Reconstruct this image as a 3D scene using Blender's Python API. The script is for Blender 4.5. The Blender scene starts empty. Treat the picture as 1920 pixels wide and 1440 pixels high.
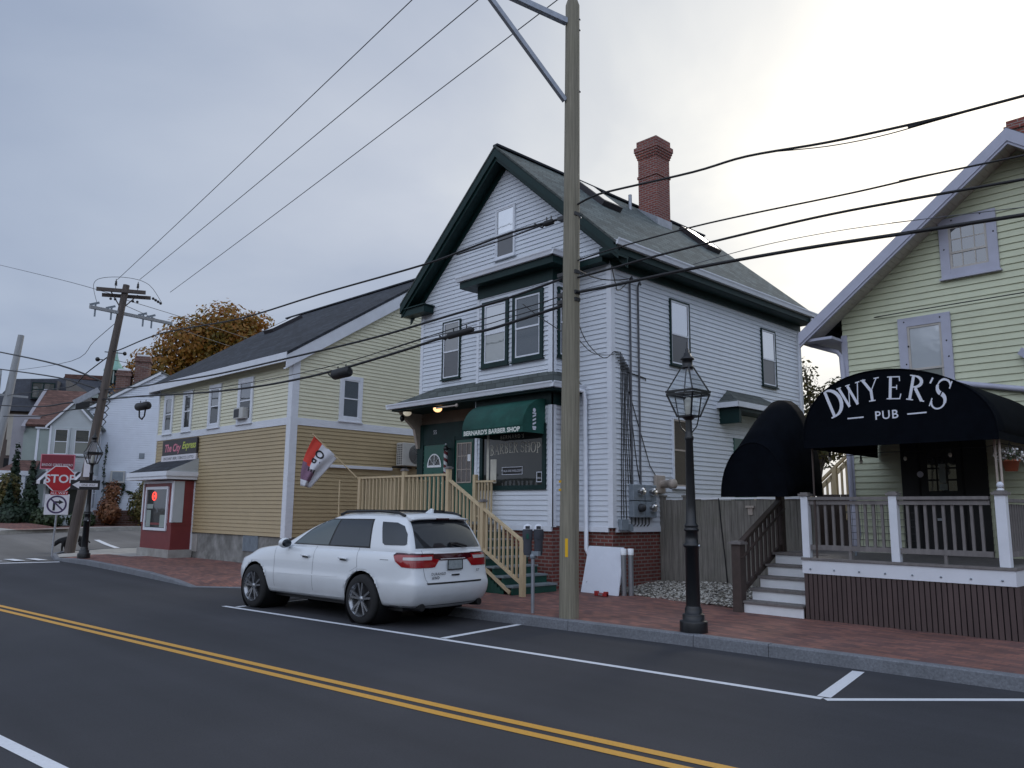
import bpy, bmesh, math, random
from mathutils import Vector, Matrix
from mathutils.bvhtree import BVHTree
R=random.Random(7)
sc=bpy.context.scene
col=sc.collection
PI=math.pi
rad=math.radians
def V3(*a): return Vector(a)
# ------------------------------------------------------------------ materials
MATS={}
def nt(name):
    m=bpy.data.materials.new(name); m.use_nodes=True; n=m.node_tree; n.nodes.clear()
    o=n.nodes.new('ShaderNodeOutputMaterial'); b=n.nodes.new('ShaderNodeBsdfPrincipled')
    n.links.new(b.outputs[0],o.inputs[0]); MATS[name]=m
    return m,n,b
def N(n,t,**k):
    x=n.nodes.new(t)
    for a,v in k.items():
        if a.startswith('i_'): x.inputs[a[2:].replace('_',' ')].default_value=v
        else: setattr(x,a,v)
    return x
def c4(c): return (c[0],c[1],c[2],1.0)
def ramp(n,stops,interp='LINEAR'):
    r=n.nodes.new('ShaderNodeValToRGB'); r.color_ramp.interpolation=interp
    e=r.color_ramp.elements
    while len(e)<len(stops): e.new(0.5)
    for i,(p,c) in enumerate(stops): e[i].position=p; e[i].color=c4(c)
    return r
def mat(name,colr,rough=.6,var=.12,scale=6.,bump=0.,metal=0.,spec=.5,stretch=(1,1,1),stain=.0,stain_scale=.7,stain_col=None,coat=0.,emit=None,estr=0.):
    m,n,b=nt(name); L=n.links
    tc=N(n,'ShaderNodeTexCoord'); mp=N(n,'ShaderNodeMapping'); mp.inputs['Scale'].default_value=stretch
    L.new(tc.outputs['Object'],mp.inputs[0])
    no=N(n,'ShaderNodeTexNoise'); no.inputs['Scale'].default_value=scale; no.inputs['Detail'].default_value=5; no.inputs['Roughness'].default_value=.6
    L.new(mp.outputs[0],no.inputs['Vector'])
    lo=[max(0,x*(1-var)) for x in colr]; hi=[min(1,x*(1+var)) for x in colr]
    rp=ramp(n,[(.3,lo),(.7,hi)]); L.new(no.outputs['Fac'],rp.inputs[0])
    out=rp.outputs[0]
    if stain>0:
        s=N(n,'ShaderNodeTexNoise'); s.inputs['Scale'].default_value=stain_scale; s.inputs['Detail'].default_value=6; s.inputs['Roughness'].default_value=.65
        L.new(tc.outputs['Object'],s.inputs['Vector'])
        r2=ramp(n,[(.42,(0,0,0)),(.72,(1,1,1))]); L.new(s.outputs['Fac'],r2.inputs[0])
        mx=N(n,'ShaderNodeMixRGB'); mx.inputs[2].default_value=c4(stain_col or [x*.6 for x in colr])
        mu=N(n,'ShaderNodeMath',operation='MULTIPLY'); mu.inputs[1].default_value=stain
        L.new(r2.outputs[0],mu.inputs[0]); L.new(mu.outputs[0],mx.inputs[0]); L.new(out,mx.inputs[1]); out=mx.outputs[0]
    L.new(out,b.inputs['Base Color'])
    b.inputs['Roughness'].default_value=rough; b.inputs['Metallic'].default_value=metal
    b.inputs['Specular IOR Level'].default_value=spec; b.inputs['Coat Weight'].default_value=coat
    if bump:
        bp=N(n,'ShaderNodeBump'); bp.inputs['Strength'].default_value=bump; bp.inputs['Distance'].default_value=.02
        L.new(no.outputs['Fac'],bp.inputs['Height']); L.new(bp.outputs[0],b.inputs['Normal'])
    if emit: b.inputs['Emission Color'].default_value=c4(emit); b.inputs['Emission Strength'].default_value=estr
    return m
def brickmat(name,c1,c2,mortar,w,h,ms=.008,floor=False,rough=.85,rot=0.,var=.35,stain=.3,bump=.5,offset=.5):
    m,n,b=nt(name); L=n.links
    tc=N(n,'ShaderNodeTexCoord'); sp=N(n,'ShaderNodeSeparateXYZ'); L.new(tc.outputs['Object'],sp.inputs[0])
    cb=N(n,'ShaderNodeCombineXYZ')
    if floor: L.new(sp.outputs[0],cb.inputs[0]); L.new(sp.outputs[1],cb.inputs[1])
    else:
        ad=N(n,'ShaderNodeMath',operation='ADD'); L.new(sp.outputs[0],ad.inputs[0]); L.new(sp.outputs[1],ad.inputs[1])
        L.new(ad.outputs[0],cb.inputs[0]); L.new(sp.outputs[2],cb.inputs[1])
    mp=N(n,'ShaderNodeMapping'); mp.inputs['Rotation'].default_value=(0,0,rot); L.new(cb.outputs[0],mp.inputs[0])
    bt=N(n,'ShaderNodeTexBrick'); bt.offset=offset
    bt.inputs['Scale'].default_value=1.; bt.inputs['Brick Width'].default_value=w; bt.inputs['Row Height'].default_value=h
    bt.inputs['Mortar Size'].default_value=ms; bt.inputs['Mortar Smooth'].default_value=.2; bt.inputs['Bias'].default_value=0.
    bt.inputs['Color1'].default_value=c4(c1); bt.inputs['Color2'].default_value=c4(c2); bt.inputs['Mortar'].default_value=c4(mortar)
    L.new(mp.outputs[0],bt.inputs['Vector'])
    no=N(n,'ShaderNodeTexNoise'); no.inputs['Scale'].default_value=1.1; no.inputs['Detail'].default_value=8; no.inputs['Roughness'].default_value=.7
    L.new(tc.outputs['Object'],no.inputs['Vector'])
    r=ramp(n,[(.3,(1-stain,)*3),(.7,(1+stain*.3,)*3)]); L.new(no.outputs['Fac'],r.inputs[0])
    mx=N(n,'ShaderNodeMixRGB',blend_type='MULTIPLY'); mx.inputs[0].default_value=1
    L.new(bt.outputs['Color'],mx.inputs[1]); L.new(r.outputs[0],mx.inputs[2]); L.new(mx.outputs[0],b.inputs['Base Color'])
    b.inputs['Roughness'].default_value=rough
    bp=N(n,'ShaderNodeBump'); bp.inputs['Strength'].default_value=bump; bp.inputs['Distance'].default_value=.006; bp.invert=True
    L.new(bt.outputs['Fac'],bp.inputs['Height']); L.new(bp.outputs[0],b.inputs['Normal'])
    return m
def shingle(name,c,w=.3,h=.14,streak=None):
    m=brickmat(name,[x*.75 for x in c],[x*1.3 for x in c],[x*.45 for x in c],w,h,.009,rough=.95,stain=.35,bump=.6)
    return m
def glassmat(name,colr,refl=.5,rough=.04,tint=(1,1,1)):
    """window pane: a dark room behind a mirror-like surface"""
    m,n,b=nt(name); L=n.links
    b.inputs['Base Color'].default_value=c4(colr); b.inputs['Roughness'].default_value=.5; b.inputs['Specular IOR Level'].default_value=.2
    g=N(n,'ShaderNodeBsdfGlossy'); g.inputs['Roughness'].default_value=rough; g.inputs['Color'].default_value=c4(tint)
    fr=N(n,'ShaderNodeFresnel'); fr.inputs['IOR'].default_value=1.5
    mr=N(n,'ShaderNodeMapRange'); mr.inputs['To Min'].default_value=refl; mr.inputs['To Max'].default_value=1.
    L.new(fr.outputs[0],mr.inputs['Value'])
    no=N(n,'ShaderNodeTexNoise'); no.inputs['Scale'].default_value=2.2; tc=N(n,'ShaderNodeTexCoord'); L.new(tc.outputs['Object'],no.inputs['Vector'])
    bp=N(n,'ShaderNodeBump'); bp.inputs['Strength'].default_value=.06; bp.inputs['Distance'].default_value=.05
    L.new(no.outputs['Fac'],bp.inputs['Height']); L.new(bp.outputs[0],g.inputs['Normal'])
    ms=N(n,'ShaderNodeMixShader'); L.new(mr.outputs[0],ms.inputs[0]); L.new(b.outputs[0],ms.inputs[1]); L.new(g.outputs[0],ms.inputs[2])
    o=[x for x in n.nodes if x.type=='OUTPUT_MATERIAL'][0]; L.new(ms.outputs[0],o.inputs[0])
    return m
def slatmat(name,c1,c2,freq,axis='Z',refl=.12):
    """pane with a slatted blind behind it"""
    m,n,b=nt(name); L=n.links
    tc=N(n,'ShaderNodeTexCoord'); w=N(n,'ShaderNodeTexWave',wave_type='BANDS',bands_direction=axis); w.inputs['Scale'].default_value=freq; w.inputs['Distortion'].default_value=.3
    L.new(tc.outputs['Object'],w.inputs['Vector']); r=ramp(n,[(.25,c1),(.6,c2)]); L.new(w.outputs['Fac'],r.inputs[0]); L.new(r.outputs[0],b.inputs['Base Color'])
    b.inputs['Roughness'].default_value=.12; b.inputs['Specular IOR Level'].default_value=.6
    return m
def clearglass(name,t=.85):
    m,n,b=nt(name); L=n.links
    tr=N(n,'ShaderNodeBsdfTransparent'); tr.inputs[0].default_value=(.95,.97,.98,1); g=N(n,'ShaderNodeBsdfGlossy'); g.inputs['Roughness'].default_value=.03
    ms=N(n,'ShaderNodeMixShader'); ms.inputs[0].default_value=1-t; L.new(tr.outputs[0],ms.inputs[1]); L.new(g.outputs[0],ms.inputs[2])
    o=[x for x in n.nodes if x.type=='OUTPUT_MATERIAL'][0]; L.new(ms.outputs[0],o.inputs[0])
    return m
def leafmat(name,cols,trans=.35):
    m,n,b=nt(name); L=n.links
    g=N(n,'ShaderNodeNewGeometry'); r=ramp(n,[(i/(len(cols)-1),c) for i,c in enumerate(cols)]); 
    tc=N(n,'ShaderNodeTexCoord'); no=N(n,'ShaderNodeTexNoise'); no.inputs['Scale'].default_value=.55; no.inputs['Detail'].default_value=3; L.new(tc.outputs['Object'],no.inputs['Vector'])
    a=N(n,'ShaderNodeMath',operation='MULTIPLY_ADD'); a.inputs[1].default_value=.55; L.new(g.outputs['Random Per Island'],a.inputs[0])
    s=N(n,'ShaderNodeMath',operation='MULTIPLY_ADD'); s.inputs[1].default_value=1.3; s.inputs[2].default_value=-.42; L.new(no.outputs['Fac'],s.inputs[0]); L.new(s.outputs[0],a.inputs[2])
    L.new(a.outputs[0],r.inputs[0]); L.new(r.outputs[0],b.inputs['Base Color']); b.inputs['Roughness'].default_value=.6
    t=N(n,'ShaderNodeBsdfTranslucent'); L.new(r.outputs[0],t.inputs[0]); ms=N(n,'ShaderNodeMixShader'); ms.inputs[0].default_value=trans
    L.new(b.outputs[0],ms.inputs[1]); L.new(t.outputs[0],ms.inputs[2])
    o=[x for x in n.nodes if x.type=='OUTPUT_MATERIAL'][0]; L.new(ms.outputs[0],o.inputs[0])
    return m
# ------------------------------------------------------------------ mesh helper
class MB:
    def __init__(s): s.v=[]; s.f=[]; s.m=[]; s.sm=[]
    def face(s,pts,mi=0,smooth=False):
        i=len(s.v); s.v+= [tuple(p) for p in pts]; s.f.append(tuple(range(i,i+len(pts)))); s.m.append(mi); s.sm.append(smooth); return s
    def raw(s,vs,fs,mi=0,smooth=False):
        i=len(s.v); s.v+=[tuple(p) for p in vs]
        for f in fs: s.f.append(tuple(i+k for k in f)); s.m.append(mi); s.sm.append(smooth)
        return s
    def box(s,x0,x1,y0,y1,z0,z1,mi=0):
        vs=[(x,y,z) for z in (z0,z1) for y in (y0,y1) for x in (x0,x1)]
        return s.raw(vs,[(0,2,3,1),(4,5,7,6),(0,1,5,4),(2,6,7,3),(0,4,6,2),(1,3,7,5)],mi)
    def obox(s,c,U,W,H,mi=0):
        """box centred on c with half-axis vectors"""
        c=Vector(c);U=Vector(U);W=Vector(W);H=Vector(H)
        vs=[c+U*a+W*b+H*d for d in(-1,1) for b in(-1,1) for a in(-1,1)]
        return s.raw(vs,[(0,2,3,1),(4,5,7,6),(0,1,5,4),(2,6,7,3),(0,4,6,2),(1,3,7,5)],mi)
    def bar(s,p0,p1,w,h,mi=0,up=(0,0,1)):
        p0=Vector(p0);p1=Vector(p1);d=(p1-p0); L=d.length; d.normalize(); up=Vector(up)
        if abs(d.dot(up))>.98: up=Vector((0,1,0))
        a=d.cross(up).normalized(); b=a.cross(d).normalized()
        return s.obox((p0+p1)/2,d*L/2,a*w/2,b*h/2,mi)
    def prism(s,poly,off,mi=0):
        """planar polygon (3d pts) extruded by vector off"""
        off=Vector(off); a=[Vector(p) for p in poly]; b=[p+off for p in a]; n=len(a)
        s.raw(a+b,[tuple(range(n))[::-1],tuple(range(n,2*n))]+[(i,(i+1)%n,n+(i+1)%n,n+i) for i in range(n)],mi)
        return s
    def tube(s,pts,r,n=8,mi=0,cap=True,smooth=True):
        pts=[Vector(p) for p in pts]; rs=r if isinstance(r,(list,tuple)) else [r]*len(pts); vs=[];fs=[]
        prev=None
        for i,p in enumerate(pts):
            d=(pts[min(i+1,len(pts)-1)]-pts[max(i-1,0)])
            if d.length<1e-9: d=Vector((0,0,1))
            d.normalize()
            if prev is None:
                u=Vector((0,0,1)) if abs(d.z)<.9 else Vector((1,0,0)); a=d.cross(u).normalized()
            else: a=(prev-d*prev.dot(d)); a=a.normalized() if a.length>1e-6 else d.orthogonal().normalized()
            prev=a; b=d.cross(a)
            for k in range(n): t=2*PI*k/n; vs.append(p+(a*math.cos(t)+b*math.sin(t))*rs[i])
        for i in range(len(pts)-1):
            for k in range(n): fs.append((i*n+k,i*n+(k+1)%n,(i+1)*n+(k+1)%n,(i+1)*n+k))
        s.raw(vs,fs,mi,smooth)
        if cap: s.raw(vs[:n],[tuple(range(n))[::-1]],mi); s.raw(vs[-n:],[tuple(range(n))],mi)
        return s
    def lathe(s,prof,n=16,c=(0,0,0),mi=0,smooth=True,axis='z'):
        vs=[];fs=[]
        for r,z in prof:
            for k in range(n):
                t=2*PI*(k+.5)/n; p=(r*math.cos(t),r*math.sin(t),z)
                if axis=='y': p=(p[0],p[2],p[1])
                if axis=='x': p=(p[2],p[0],p[1])
                vs.append((p[0]+c[0],p[1]+c[1],p[2]+c[2]))
        for i in range(len(prof)-1):
            for k in range(n): fs.append((i*n+k,i*n+(k+1)%n,(i+1)*n+(k+1)%n,(i+1)*n+k))
        return s.raw(vs,fs,mi,smooth)
    def sphere(s,c,r,n=10,mi=0,sq=(1,1,1)):
        vs=[];fs=[];m=max(4,n//2+1)
        for i in range(m+1):
            a=PI*i/m
            for k in range(n): t=2*PI*k/n; vs.append((c[0]+r*sq[0]*math.sin(a)*math.cos(t),c[1]+r*sq[1]*math.sin(a)*math.sin(t),c[2]+r*sq[2]*math.cos(a)))
        for i in range(m):
            for k in range(n): fs.append((i*n+k,(i+1)*n+k,(i+1)*n+(k+1)%n,i*n+(k+1)%n))
        return s.raw(vs,fs,mi,True)
    def siding(s,O,U,Nn,fn,z0,z1,e=.114,lip=.016,mi=0,cuts=()):
        O=Vector(O);U=Vector(U);Nn=Vector(Nn); z=z0
        while z<z1-1e-4:
            zt=min(z+e,z1); a0,a1=fn(z); b0,b1=fn(zt)
            if a1-a0>.02:
                if b1-b0<0: b0=b1=(b0+b1)/2
                B=lambda u,zz,o: O+U*u+Nn*o+Vector((0,0,zz))
                s.raw([B(a0,z,lip),B(a1,z,lip),B(b1,zt,.002),B(b0,zt,.002)],[(0,1,2,3)],mi)
                s.raw([B(a0,z,.002),B(a1,z,.002),B(a1,z,lip),B(a0,z,lip)],[(0,1,2,3)],mi)
            z=zt
        return s
    def build(s,name,mats,parent=None,label=None,world=False,bevel=0.,auto=False,group=None):
        me=bpy.data.meshes.new(name); me.from_pydata(s.v,[],s.f)
        if not isinstance(mats,(list,tuple)): mats=[mats]
        for m in mats: me.materials.append(MATS[m] if isinstance(m,str) else m)
        me.polygons.foreach_set('material_index',s.m); me.polygons.foreach_set('use_smooth',s.sm)
        bm=bmesh.new(); bm.from_mesh(me); bmesh.ops.remove_doubles(bm,verts=bm.verts,dist=1e-5) if auto else None
        if auto: bmesh.ops.recalc_face_normals(bm,faces=bm.faces)
        bm.to_mesh(me); bm.free(); me.update()
        o=bpy.data.objects.new(name,me); col.objects.link(o)
        if parent is not None:
            o.parent=parent
            if world: o.matrix_parent_inverse=WM[parent.name].inverted()
        if label: o['label']=label
        if bevel:
            bv=o.modifiers.new('bevel','BEVEL'); bv.width=bevel; bv.segments=2; bv.limit_method='ANGLE'; bv.angle_limit=rad(40)
        return o
WM={}
def thing(name,label,cat,loc=(0,0,0),rz=0.,group=None):
    o=bpy.data.objects.new(name,None); col.objects.link(o); o.location=loc; o.rotation_euler=(0,0,rz); o.empty_display_size=.2
    o['label']=label; o['category']=cat
    if group: o['group']=group
    WM[o.name]=Matrix.Translation(Vector(loc))@Matrix.Rotation(rz,4,'Z')
    return o
def tag(o,label,cat,group=None,kind=None):
    if label: o['label']=label
    if cat: o['category']=cat
    if group: o['group']=group
    if kind: o['kind']=kind
    return o
def struct(mb,name,m,kind='structure',**k):
    o=mb.build(name,m,**k); o['kind']=kind; return o
def textmb(txt,size,O,U,W,mi=0,spacing=1.,bold=0.,align='CENTER',mb=None,shear=0.,fn=None):
    """flat lettering on the plane O + U*a + W*b"""
    cu=bpy.data.curves.new('lettering','FONT'); cu.body=txt; cu.size=size; cu.align_x=align; cu.space_character=spacing; cu.offset=bold; cu.shear=shear; cu.resolution_u=3
    ob=bpy.data.objects.new('lettering',cu); col.objects.link(ob)
    dg=bpy.context.evaluated_depsgraph_get(); me=bpy.data.meshes.new_from_object(ob.evaluated_get(dg))
    mb=mb or MB(); O=Vector(O);U=Vector(U);W=Vector(W)
    pts=[]
    for v in me.vertices:
        a,b=v.co.x,v.co.y
        if fn: pts.append(fn(a,b))
        else: pts.append(O+U*a+W*b)
    mb.raw(pts,[tuple(p.vertices) for p in me.polygons],mi)
    bpy.data.objects.remove(ob); bpy.data.curves.remove(cu); bpy.data.meshes.remove(me)
    return mb
# serif letters as strokes: (x0,y0,x1,y1,width) and arcs ('a',cx,cy,rx,ry,deg0,deg1,w0,w1)
TK,TN=.135,.05
GL={
'D':(.86,[(.2,0,.2,1,TK),('a',.24,.5,.5,.47,-90,90,TN,TN+.12),(.04,.02,.3,.02,TN),(.04,.98,.3,.98,TN)]),
'W':(1.2,[(.1,1,.4,0,TK),(.4,0,.62,.95,TN),(.56,.95,.82,0,TK),(.82,0,1.1,1,TN),(0,.98,.24,.98,TN),(.46,.98,.7,.98,TN),(.98,.98,1.2,.98,TN)]),
'Y':(.9,[(.1,1,.46,.45,TK),(.46,.45,.8,1,TN),(.46,.48,.46,0,TK),(0,.98,.26,.98,TN),(.66,.98,.92,.98,TN),(.3,.02,.62,.02,TN)]),
'E':(.76,[(.2,0,.2,1,TK),(.04,.03,.68,.03,TN),(.04,.97,.64,.97,TN),(.2,.52,.5,.52,TN),(.65,.03,.7,.24,TN),(.61,.97,.63,.78,TN),(.5,.42,.5,.62,TN)]),
'R':(.86,[(.2,0,.2,1,TK),('a',.26,.75,.34,.22,-90,90,TN,TN+.1),(.36,.5,.74,.02,TK),(.04,.02,.36,.02,TN),(.04,.98,.3,.98,TN),(.68,.02,.86,.02,TN)]),
'S':(.7,[('a',.36,.74,.24,.23,20,180,TN,TN+.03),('a',.36,.74,.24,.23,180,262,TK*.8,TK),('a',.34,.26,.26,.24,82,0,TK,TK*.8),('a',.34,.26,.26,.24,0,-165,TK*.6,TN),(.6,.72,.6,.96,TN),(.08,.04,.08,.3,TN)]),
"'":(.22,[(.12,1,.06,.76,.08)]),
'B':(.8,[(.2,0,.2,1,TK),('a',.26,.76,.3,.21,-90,90,TN,TN+.1),('a',.26,.27,.36,.25,-90,90,TN,TN+.12),(.04,.02,.3,.02,TN),(.04,.98,.3,.98,TN)]),
'A':(.9,[(.12,0,.44,1,TN),(.42,1,.76,0,TK),(.24,.34,.62,.34,TN),(0,.02,.24,.02,TN),(.62,.02,.92,.02,TN)]),
'H':(.95,[(.2,0,.2,1,TK),(.74,0,.74,1,TK),(.2,.52,.74,.52,TN),(.04,.02,.36,.02,TN),(.04,.98,.36,.98,TN),(.58,.02,.9,.02,TN),(.58,.98,.9,.98,TN)]),
'O':(.95,[('a',.47,.5,.37,.47,-90,90,TN,TN+.12),('a',.47,.5,.37,.47,90,270,TN,TN+.12)]),
'P':(.78,[(.2,0,.2,1,TK),('a',.26,.73,.34,.24,-90,90,TN,TN+.1),(.04,.02,.36,.02,TN),(.04,.98,.3,.98,TN)]),
' ':(.4,[])}
def glyph(mb,ch,place,mi=0,lift=.0004):
    """place(a,b,k) -> 3d point; every stroke is lifted a little above the last"""
    k=[0]
    def stroke(pts,ws):
        k[0]+=1; n=len(pts); Lp=[];Rp=[]
        for i in range(n):
            a=pts[max(0,i-1)];b=pts[min(n-1,i+1)]; dx,dy=b[0]-a[0],b[1]-a[1]; l=math.hypot(dx,dy) or 1; nx,ny=-dy/l,dx/l
            Lp.append(place(pts[i][0]+nx*ws[i]/2,pts[i][1]+ny*ws[i]/2,k[0]*lift)); Rp.append(place(pts[i][0]-nx*ws[i]/2,pts[i][1]-ny*ws[i]/2,k[0]*lift))
        for i in range(n-1): mb.face([Rp[i],Rp[i+1],Lp[i+1],Lp[i]],mi)
    for st in GL[ch][1]:
        if st[0]=='a':
            _,cx,cy,rx,ry,d0,d1,w0,w1=st; m=12; pts=[];ws=[]
            for i in range(m+1):
                t=i/m; a=rad(d0+(d1-d0)*t); pts.append((cx+rx*math.cos(a),cy+ry*math.sin(a)))
                f=math.sin(PI*t) if abs(d1-d0)>150 else t; ws.append(w0+(w1-w0)*f)
            stroke(pts,ws)
        else: stroke([(st[0],st[1]),(st[2],st[3])],[st[4]]*2)
    return mb
# ------------------------------------------------------------------ material set
mat('vinyl_white',(.68,.72,.78),.45,.05,2.,stain=.35,stain_scale=.5,stain_col=(.56,.6,.66))
mat('trim_white',(.74,.77,.83),.5,.05,3.,stain=.25,stain_col=(.6,.62,.66))
mat('vinyl_cream',(.72,.70,.53),.5,.05,2.,stain=.3,stain_scale=.5,stain_col=(.62,.6,.46))
mat('vinyl_tan',(.44,.345,.20),.5,.07,2.,stain=.4,stain_scale=.5,stain_col=(.36,.27,.145))
mat('clap_yellow',(.62,.65,.47),.6,.06,2.5,stain=.4,stain_scale=.6,stain_col=(.53,.56,.42))
mat('clap_brown',(.16,.125,.10),.7,.15,3.)
mat('trim_lavender',(.47,.48,.58),.6,.08,4.,stain=.35,stain_col=(.38,.39,.46))
mat('soffit_beige',(.5,.47,.43),.7,.08,4.)
mat('green_dark',(.006,.026,.025),.5,.25,3.,stain=.4,stain_col=(.012,.036,.034),spec=.25)
mat('green_door',(.006,.085,.06),.35,.12,3.,stain=.2)
mat('green_step',(.008,.07,.05),.5,.2,4.,stain=.35)
mat('green_awning',(.004,.065,.05),.75,.2,5.,stain=.5,stain_scale=3.,stain_col=(.02,.12,.095))
mat('tread_grey',(.2,.24,.25),.7,.2,6.)
mat('core_dark',(.03,.03,.035),.9,.1)
mat('deck_tan',(.56,.44,.27),.6,.14,9.,stretch=(1,1,.25),bump=.15,stain=.25,stain_col=(.44,.34,.21))
mat('weathered_grey',(.19,.175,.17),.8,.22,10.,stretch=(1,1,.3),bump=.3,stain=.3)
mat('fence_grey',(.20,.185,.165),.85,.35,6.,stretch=(6,6,.35),bump=.5,stain=.6,stain_scale=1.2,stain_col=(.12,.12,.085))
mat('brown_slat',(.085,.058,.055),.65,.2,6.,stretch=(1,1,.3),stain=.3)
mat('brown_rail',(.06,.042,.036),.6,.2,6.)
mat('red_paint',(.19,.03,.032),.5,.12,3.,stain=.35,stain_col=(.15,.03,.03))
mat('concrete',(.36,.35,.33),.9,.18,4.,bump=.2,stain=.5,stain_scale=1.5,stain_col=(.22,.22,.2))
mat('concrete_old',(.25,.25,.24),.9,.3,3.,bump=.4,stain=.8,stain_scale=1.6,stain_col=(.075,.075,.065))
mat('granite',(.17,.18,.20),.75,.28,40.,bump=.25,stain=.5,stain_scale=3.,stain_col=(.09,.095,.105))
mat('black_metal',(.008,.009,.011),.35,.2,6.,spec=.5)
mat('black_cable',(.012,.012,.014),.6,.2,8.)
mat('grey_cable',(.10,.105,.12),.6,.1,8.)
mat('galvanised',(.36,.38,.42),.45,.15,10.,metal=.6,stain=.3)
mat('meter_grey',(.24,.28,.32),.45,.12,6.,stain=.3)
mat('beige_paint',(.42,.36,.31),.6,.15,6.)
mat('pole_wood',(.25,.228,.175),.85,.3,5.,stretch=(7,7,.22),bump=.6,stain=.45,stain_scale=.9,stain_col=(.17,.16,.105))
mat('pole_dark',(.115,.095,.085),.9,.3,5.,stretch=(7,7,.25),bump=.6,stain=.4)
mat('pole_pale',(.34,.35,.36),.9,.2,5.,stretch=(7,7,.25))
mat('yellow_tag',(.8,.46,.015),.5,.05)
mat('white_paint',(.8,.82,.85),.45,.04)
mat('panel_white',(.70,.74,.82),.5,.03,stain=.15)
mat('chrome_tube',(.42,.45,.48),.3,.1,metal=.7)
mat('red_tool',(.35,.03,.03),.4,.2)
mat('awning_black',(.0028,.0040,.0068),.9,.3,5.,stain=.4,stain_scale=1.2,stain_col=(.006,.008,.011),spec=.06)
mat('letter_white',(.72,.74,.82),.6,.05)
mat('letter_cream',(.7,.72,.66),.6,.1)
mat('gold_leaf',(.58,.56,.48),.5,.15)
mat('letter_black',(.012,.012,.014),.6,.1)
mat('sign_red',(.42,.008,.016),.45,.06)
mat('sign_maroon',(.2,.018,.035),.5,.08)
mat('sign_black',(.012,.012,.016),.4,.1)
mat('sign_white',(.72,.7,.74),.45,.05)
mat('sign_purple',(.06,.035,.10),.5,.1)
mat('sign_pink',(.72,.22,.3),.5,.1)
mat('sign_lime',(.55,.62,.1),.5,.1)
mat('sign_charcoal',(.035,.03,.035),.5,.15)
mat('door_black',(.004,.004,.005),.5,.2)
mat('terracotta',(.33,.095,.045),.7,.12)
mat('copper_green',(.22,.40,.34),.7,.15,4.)
mat('slate',(.055,.06,.075),.85,.25,5.,stain=.3)
mat('siding_pale',(.46,.5,.52),.6,.06,2.)
mat('siding_white_far',(.72,.77,.86),.6,.04,2.)
mat('siding_sage',(.30,.35,.33),.6,.06,2.)
mat('beige_wall',(.42,.39,.34),.7,.08,2.)
mat('brown_wall',(.10,.075,.065),.7,.15,2.)
mat('lilac_wall',(.32,.31,.34),.7,.1,2.)
mat('ac_white',(.50,.50,.48),.45,.08,6.)
mat('grille_dark',(.03,.032,.038),.5,.2)
mat('bark',(.07,.055,.045),.9,.3,8.,stretch=(3,3,.5),bump=.6)
mat('lamp_warm',(.9,.55,.3),.4,.02,emit=(1.,.55,.25),estr=1.6)
mat('lamp_off',(.75,.72,.62),.4,.02,emit=(1.,.9,.7),estr=.25)
mat('bulb',(.7,.68,.6),.2,.02)
mat('neon',(.8,.05,.03),.4,.02,emit=(1.,.07,.05),estr=1.5)
mat('fabric_red',(.62,.055,.035),.8,.1)
mat('fabric_white',(.62,.62,.66),.8,.08)
mat('fabric_purple',(.20,.11,.17),.8,.1)
mat('fabric_black',(.02,.018,.02),.8,.1)
mat('white_petal',(.68,.66,.64),.6,.1)
mat('red_petal',(.25,.02,.035),.6,.2)
mat('coat_black',(.012,.012,.014),.9,.2)
mat('soil',(.12,.10,.085),.95,.3,2.,stain=.4)
mat('lawn',(.06,.075,.035),.95,.35,3.,stain=.4)
brickmat('brick_red',(.165,.04,.032),(.235,.062,.048),(.26,.21,.19),.215,.075,.012,stain=.35)
brickmat('brick_chimney',(.22,.055,.045),(.30,.085,.06),(.32,.26,.24),.2,.07,.011,stain=.3)
brickmat('brick_far',(.13,.06,.05),(.22,.12,.10),(.25,.2,.18),.3,.12,.012)
brickmat('brick_walk',(.15,.075,.07),(.31,.135,.10),(.12,.08,.075),.205,.103,.006,floor=True,rot=rad(6.5),stain=.42,bump=.25)
shingle('shingle_green',(.10,.125,.125))
shingle('shingle_dark',(.038,.044,.056))
shingle('shingle_brown',(.16,.085,.07))
shingle('shingle_grey',(.10,.115,.11))
glassmat('pane_sky',(.03,.04,.05),.62,tint=(.92,.95,1.0))
glassmat('pane_mid',(.05,.055,.06),.14)
glassmat('pane_dark',(.012,.016,.016),.0)
glassmat('pane_lace',(.22,.24,.23),.12)
glassmat('pane_shade',(.48,.52,.56),.15)
glassmat('screen_dark',(.05,.055,.065),.03,rough=.3)
glassmat('skylight_glass',(.5,.52,.55),.8,tint=(1,1,1))
glassmat('car_glass',(.006,.009,.014),.0,rough=.02,tint=(.85,.93,1.))
glassmat('car_glass_front',(.03,.055,.06),.03,rough=.02)
slatmat('pane_blind_dark',(.035,.045,.055),(.12,.15,.18),28.)
slatmat('pane_blind_brown',(.025,.02,.02),(.11,.085,.075),22.)
clearglass('lantern_glass',.86)
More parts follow.
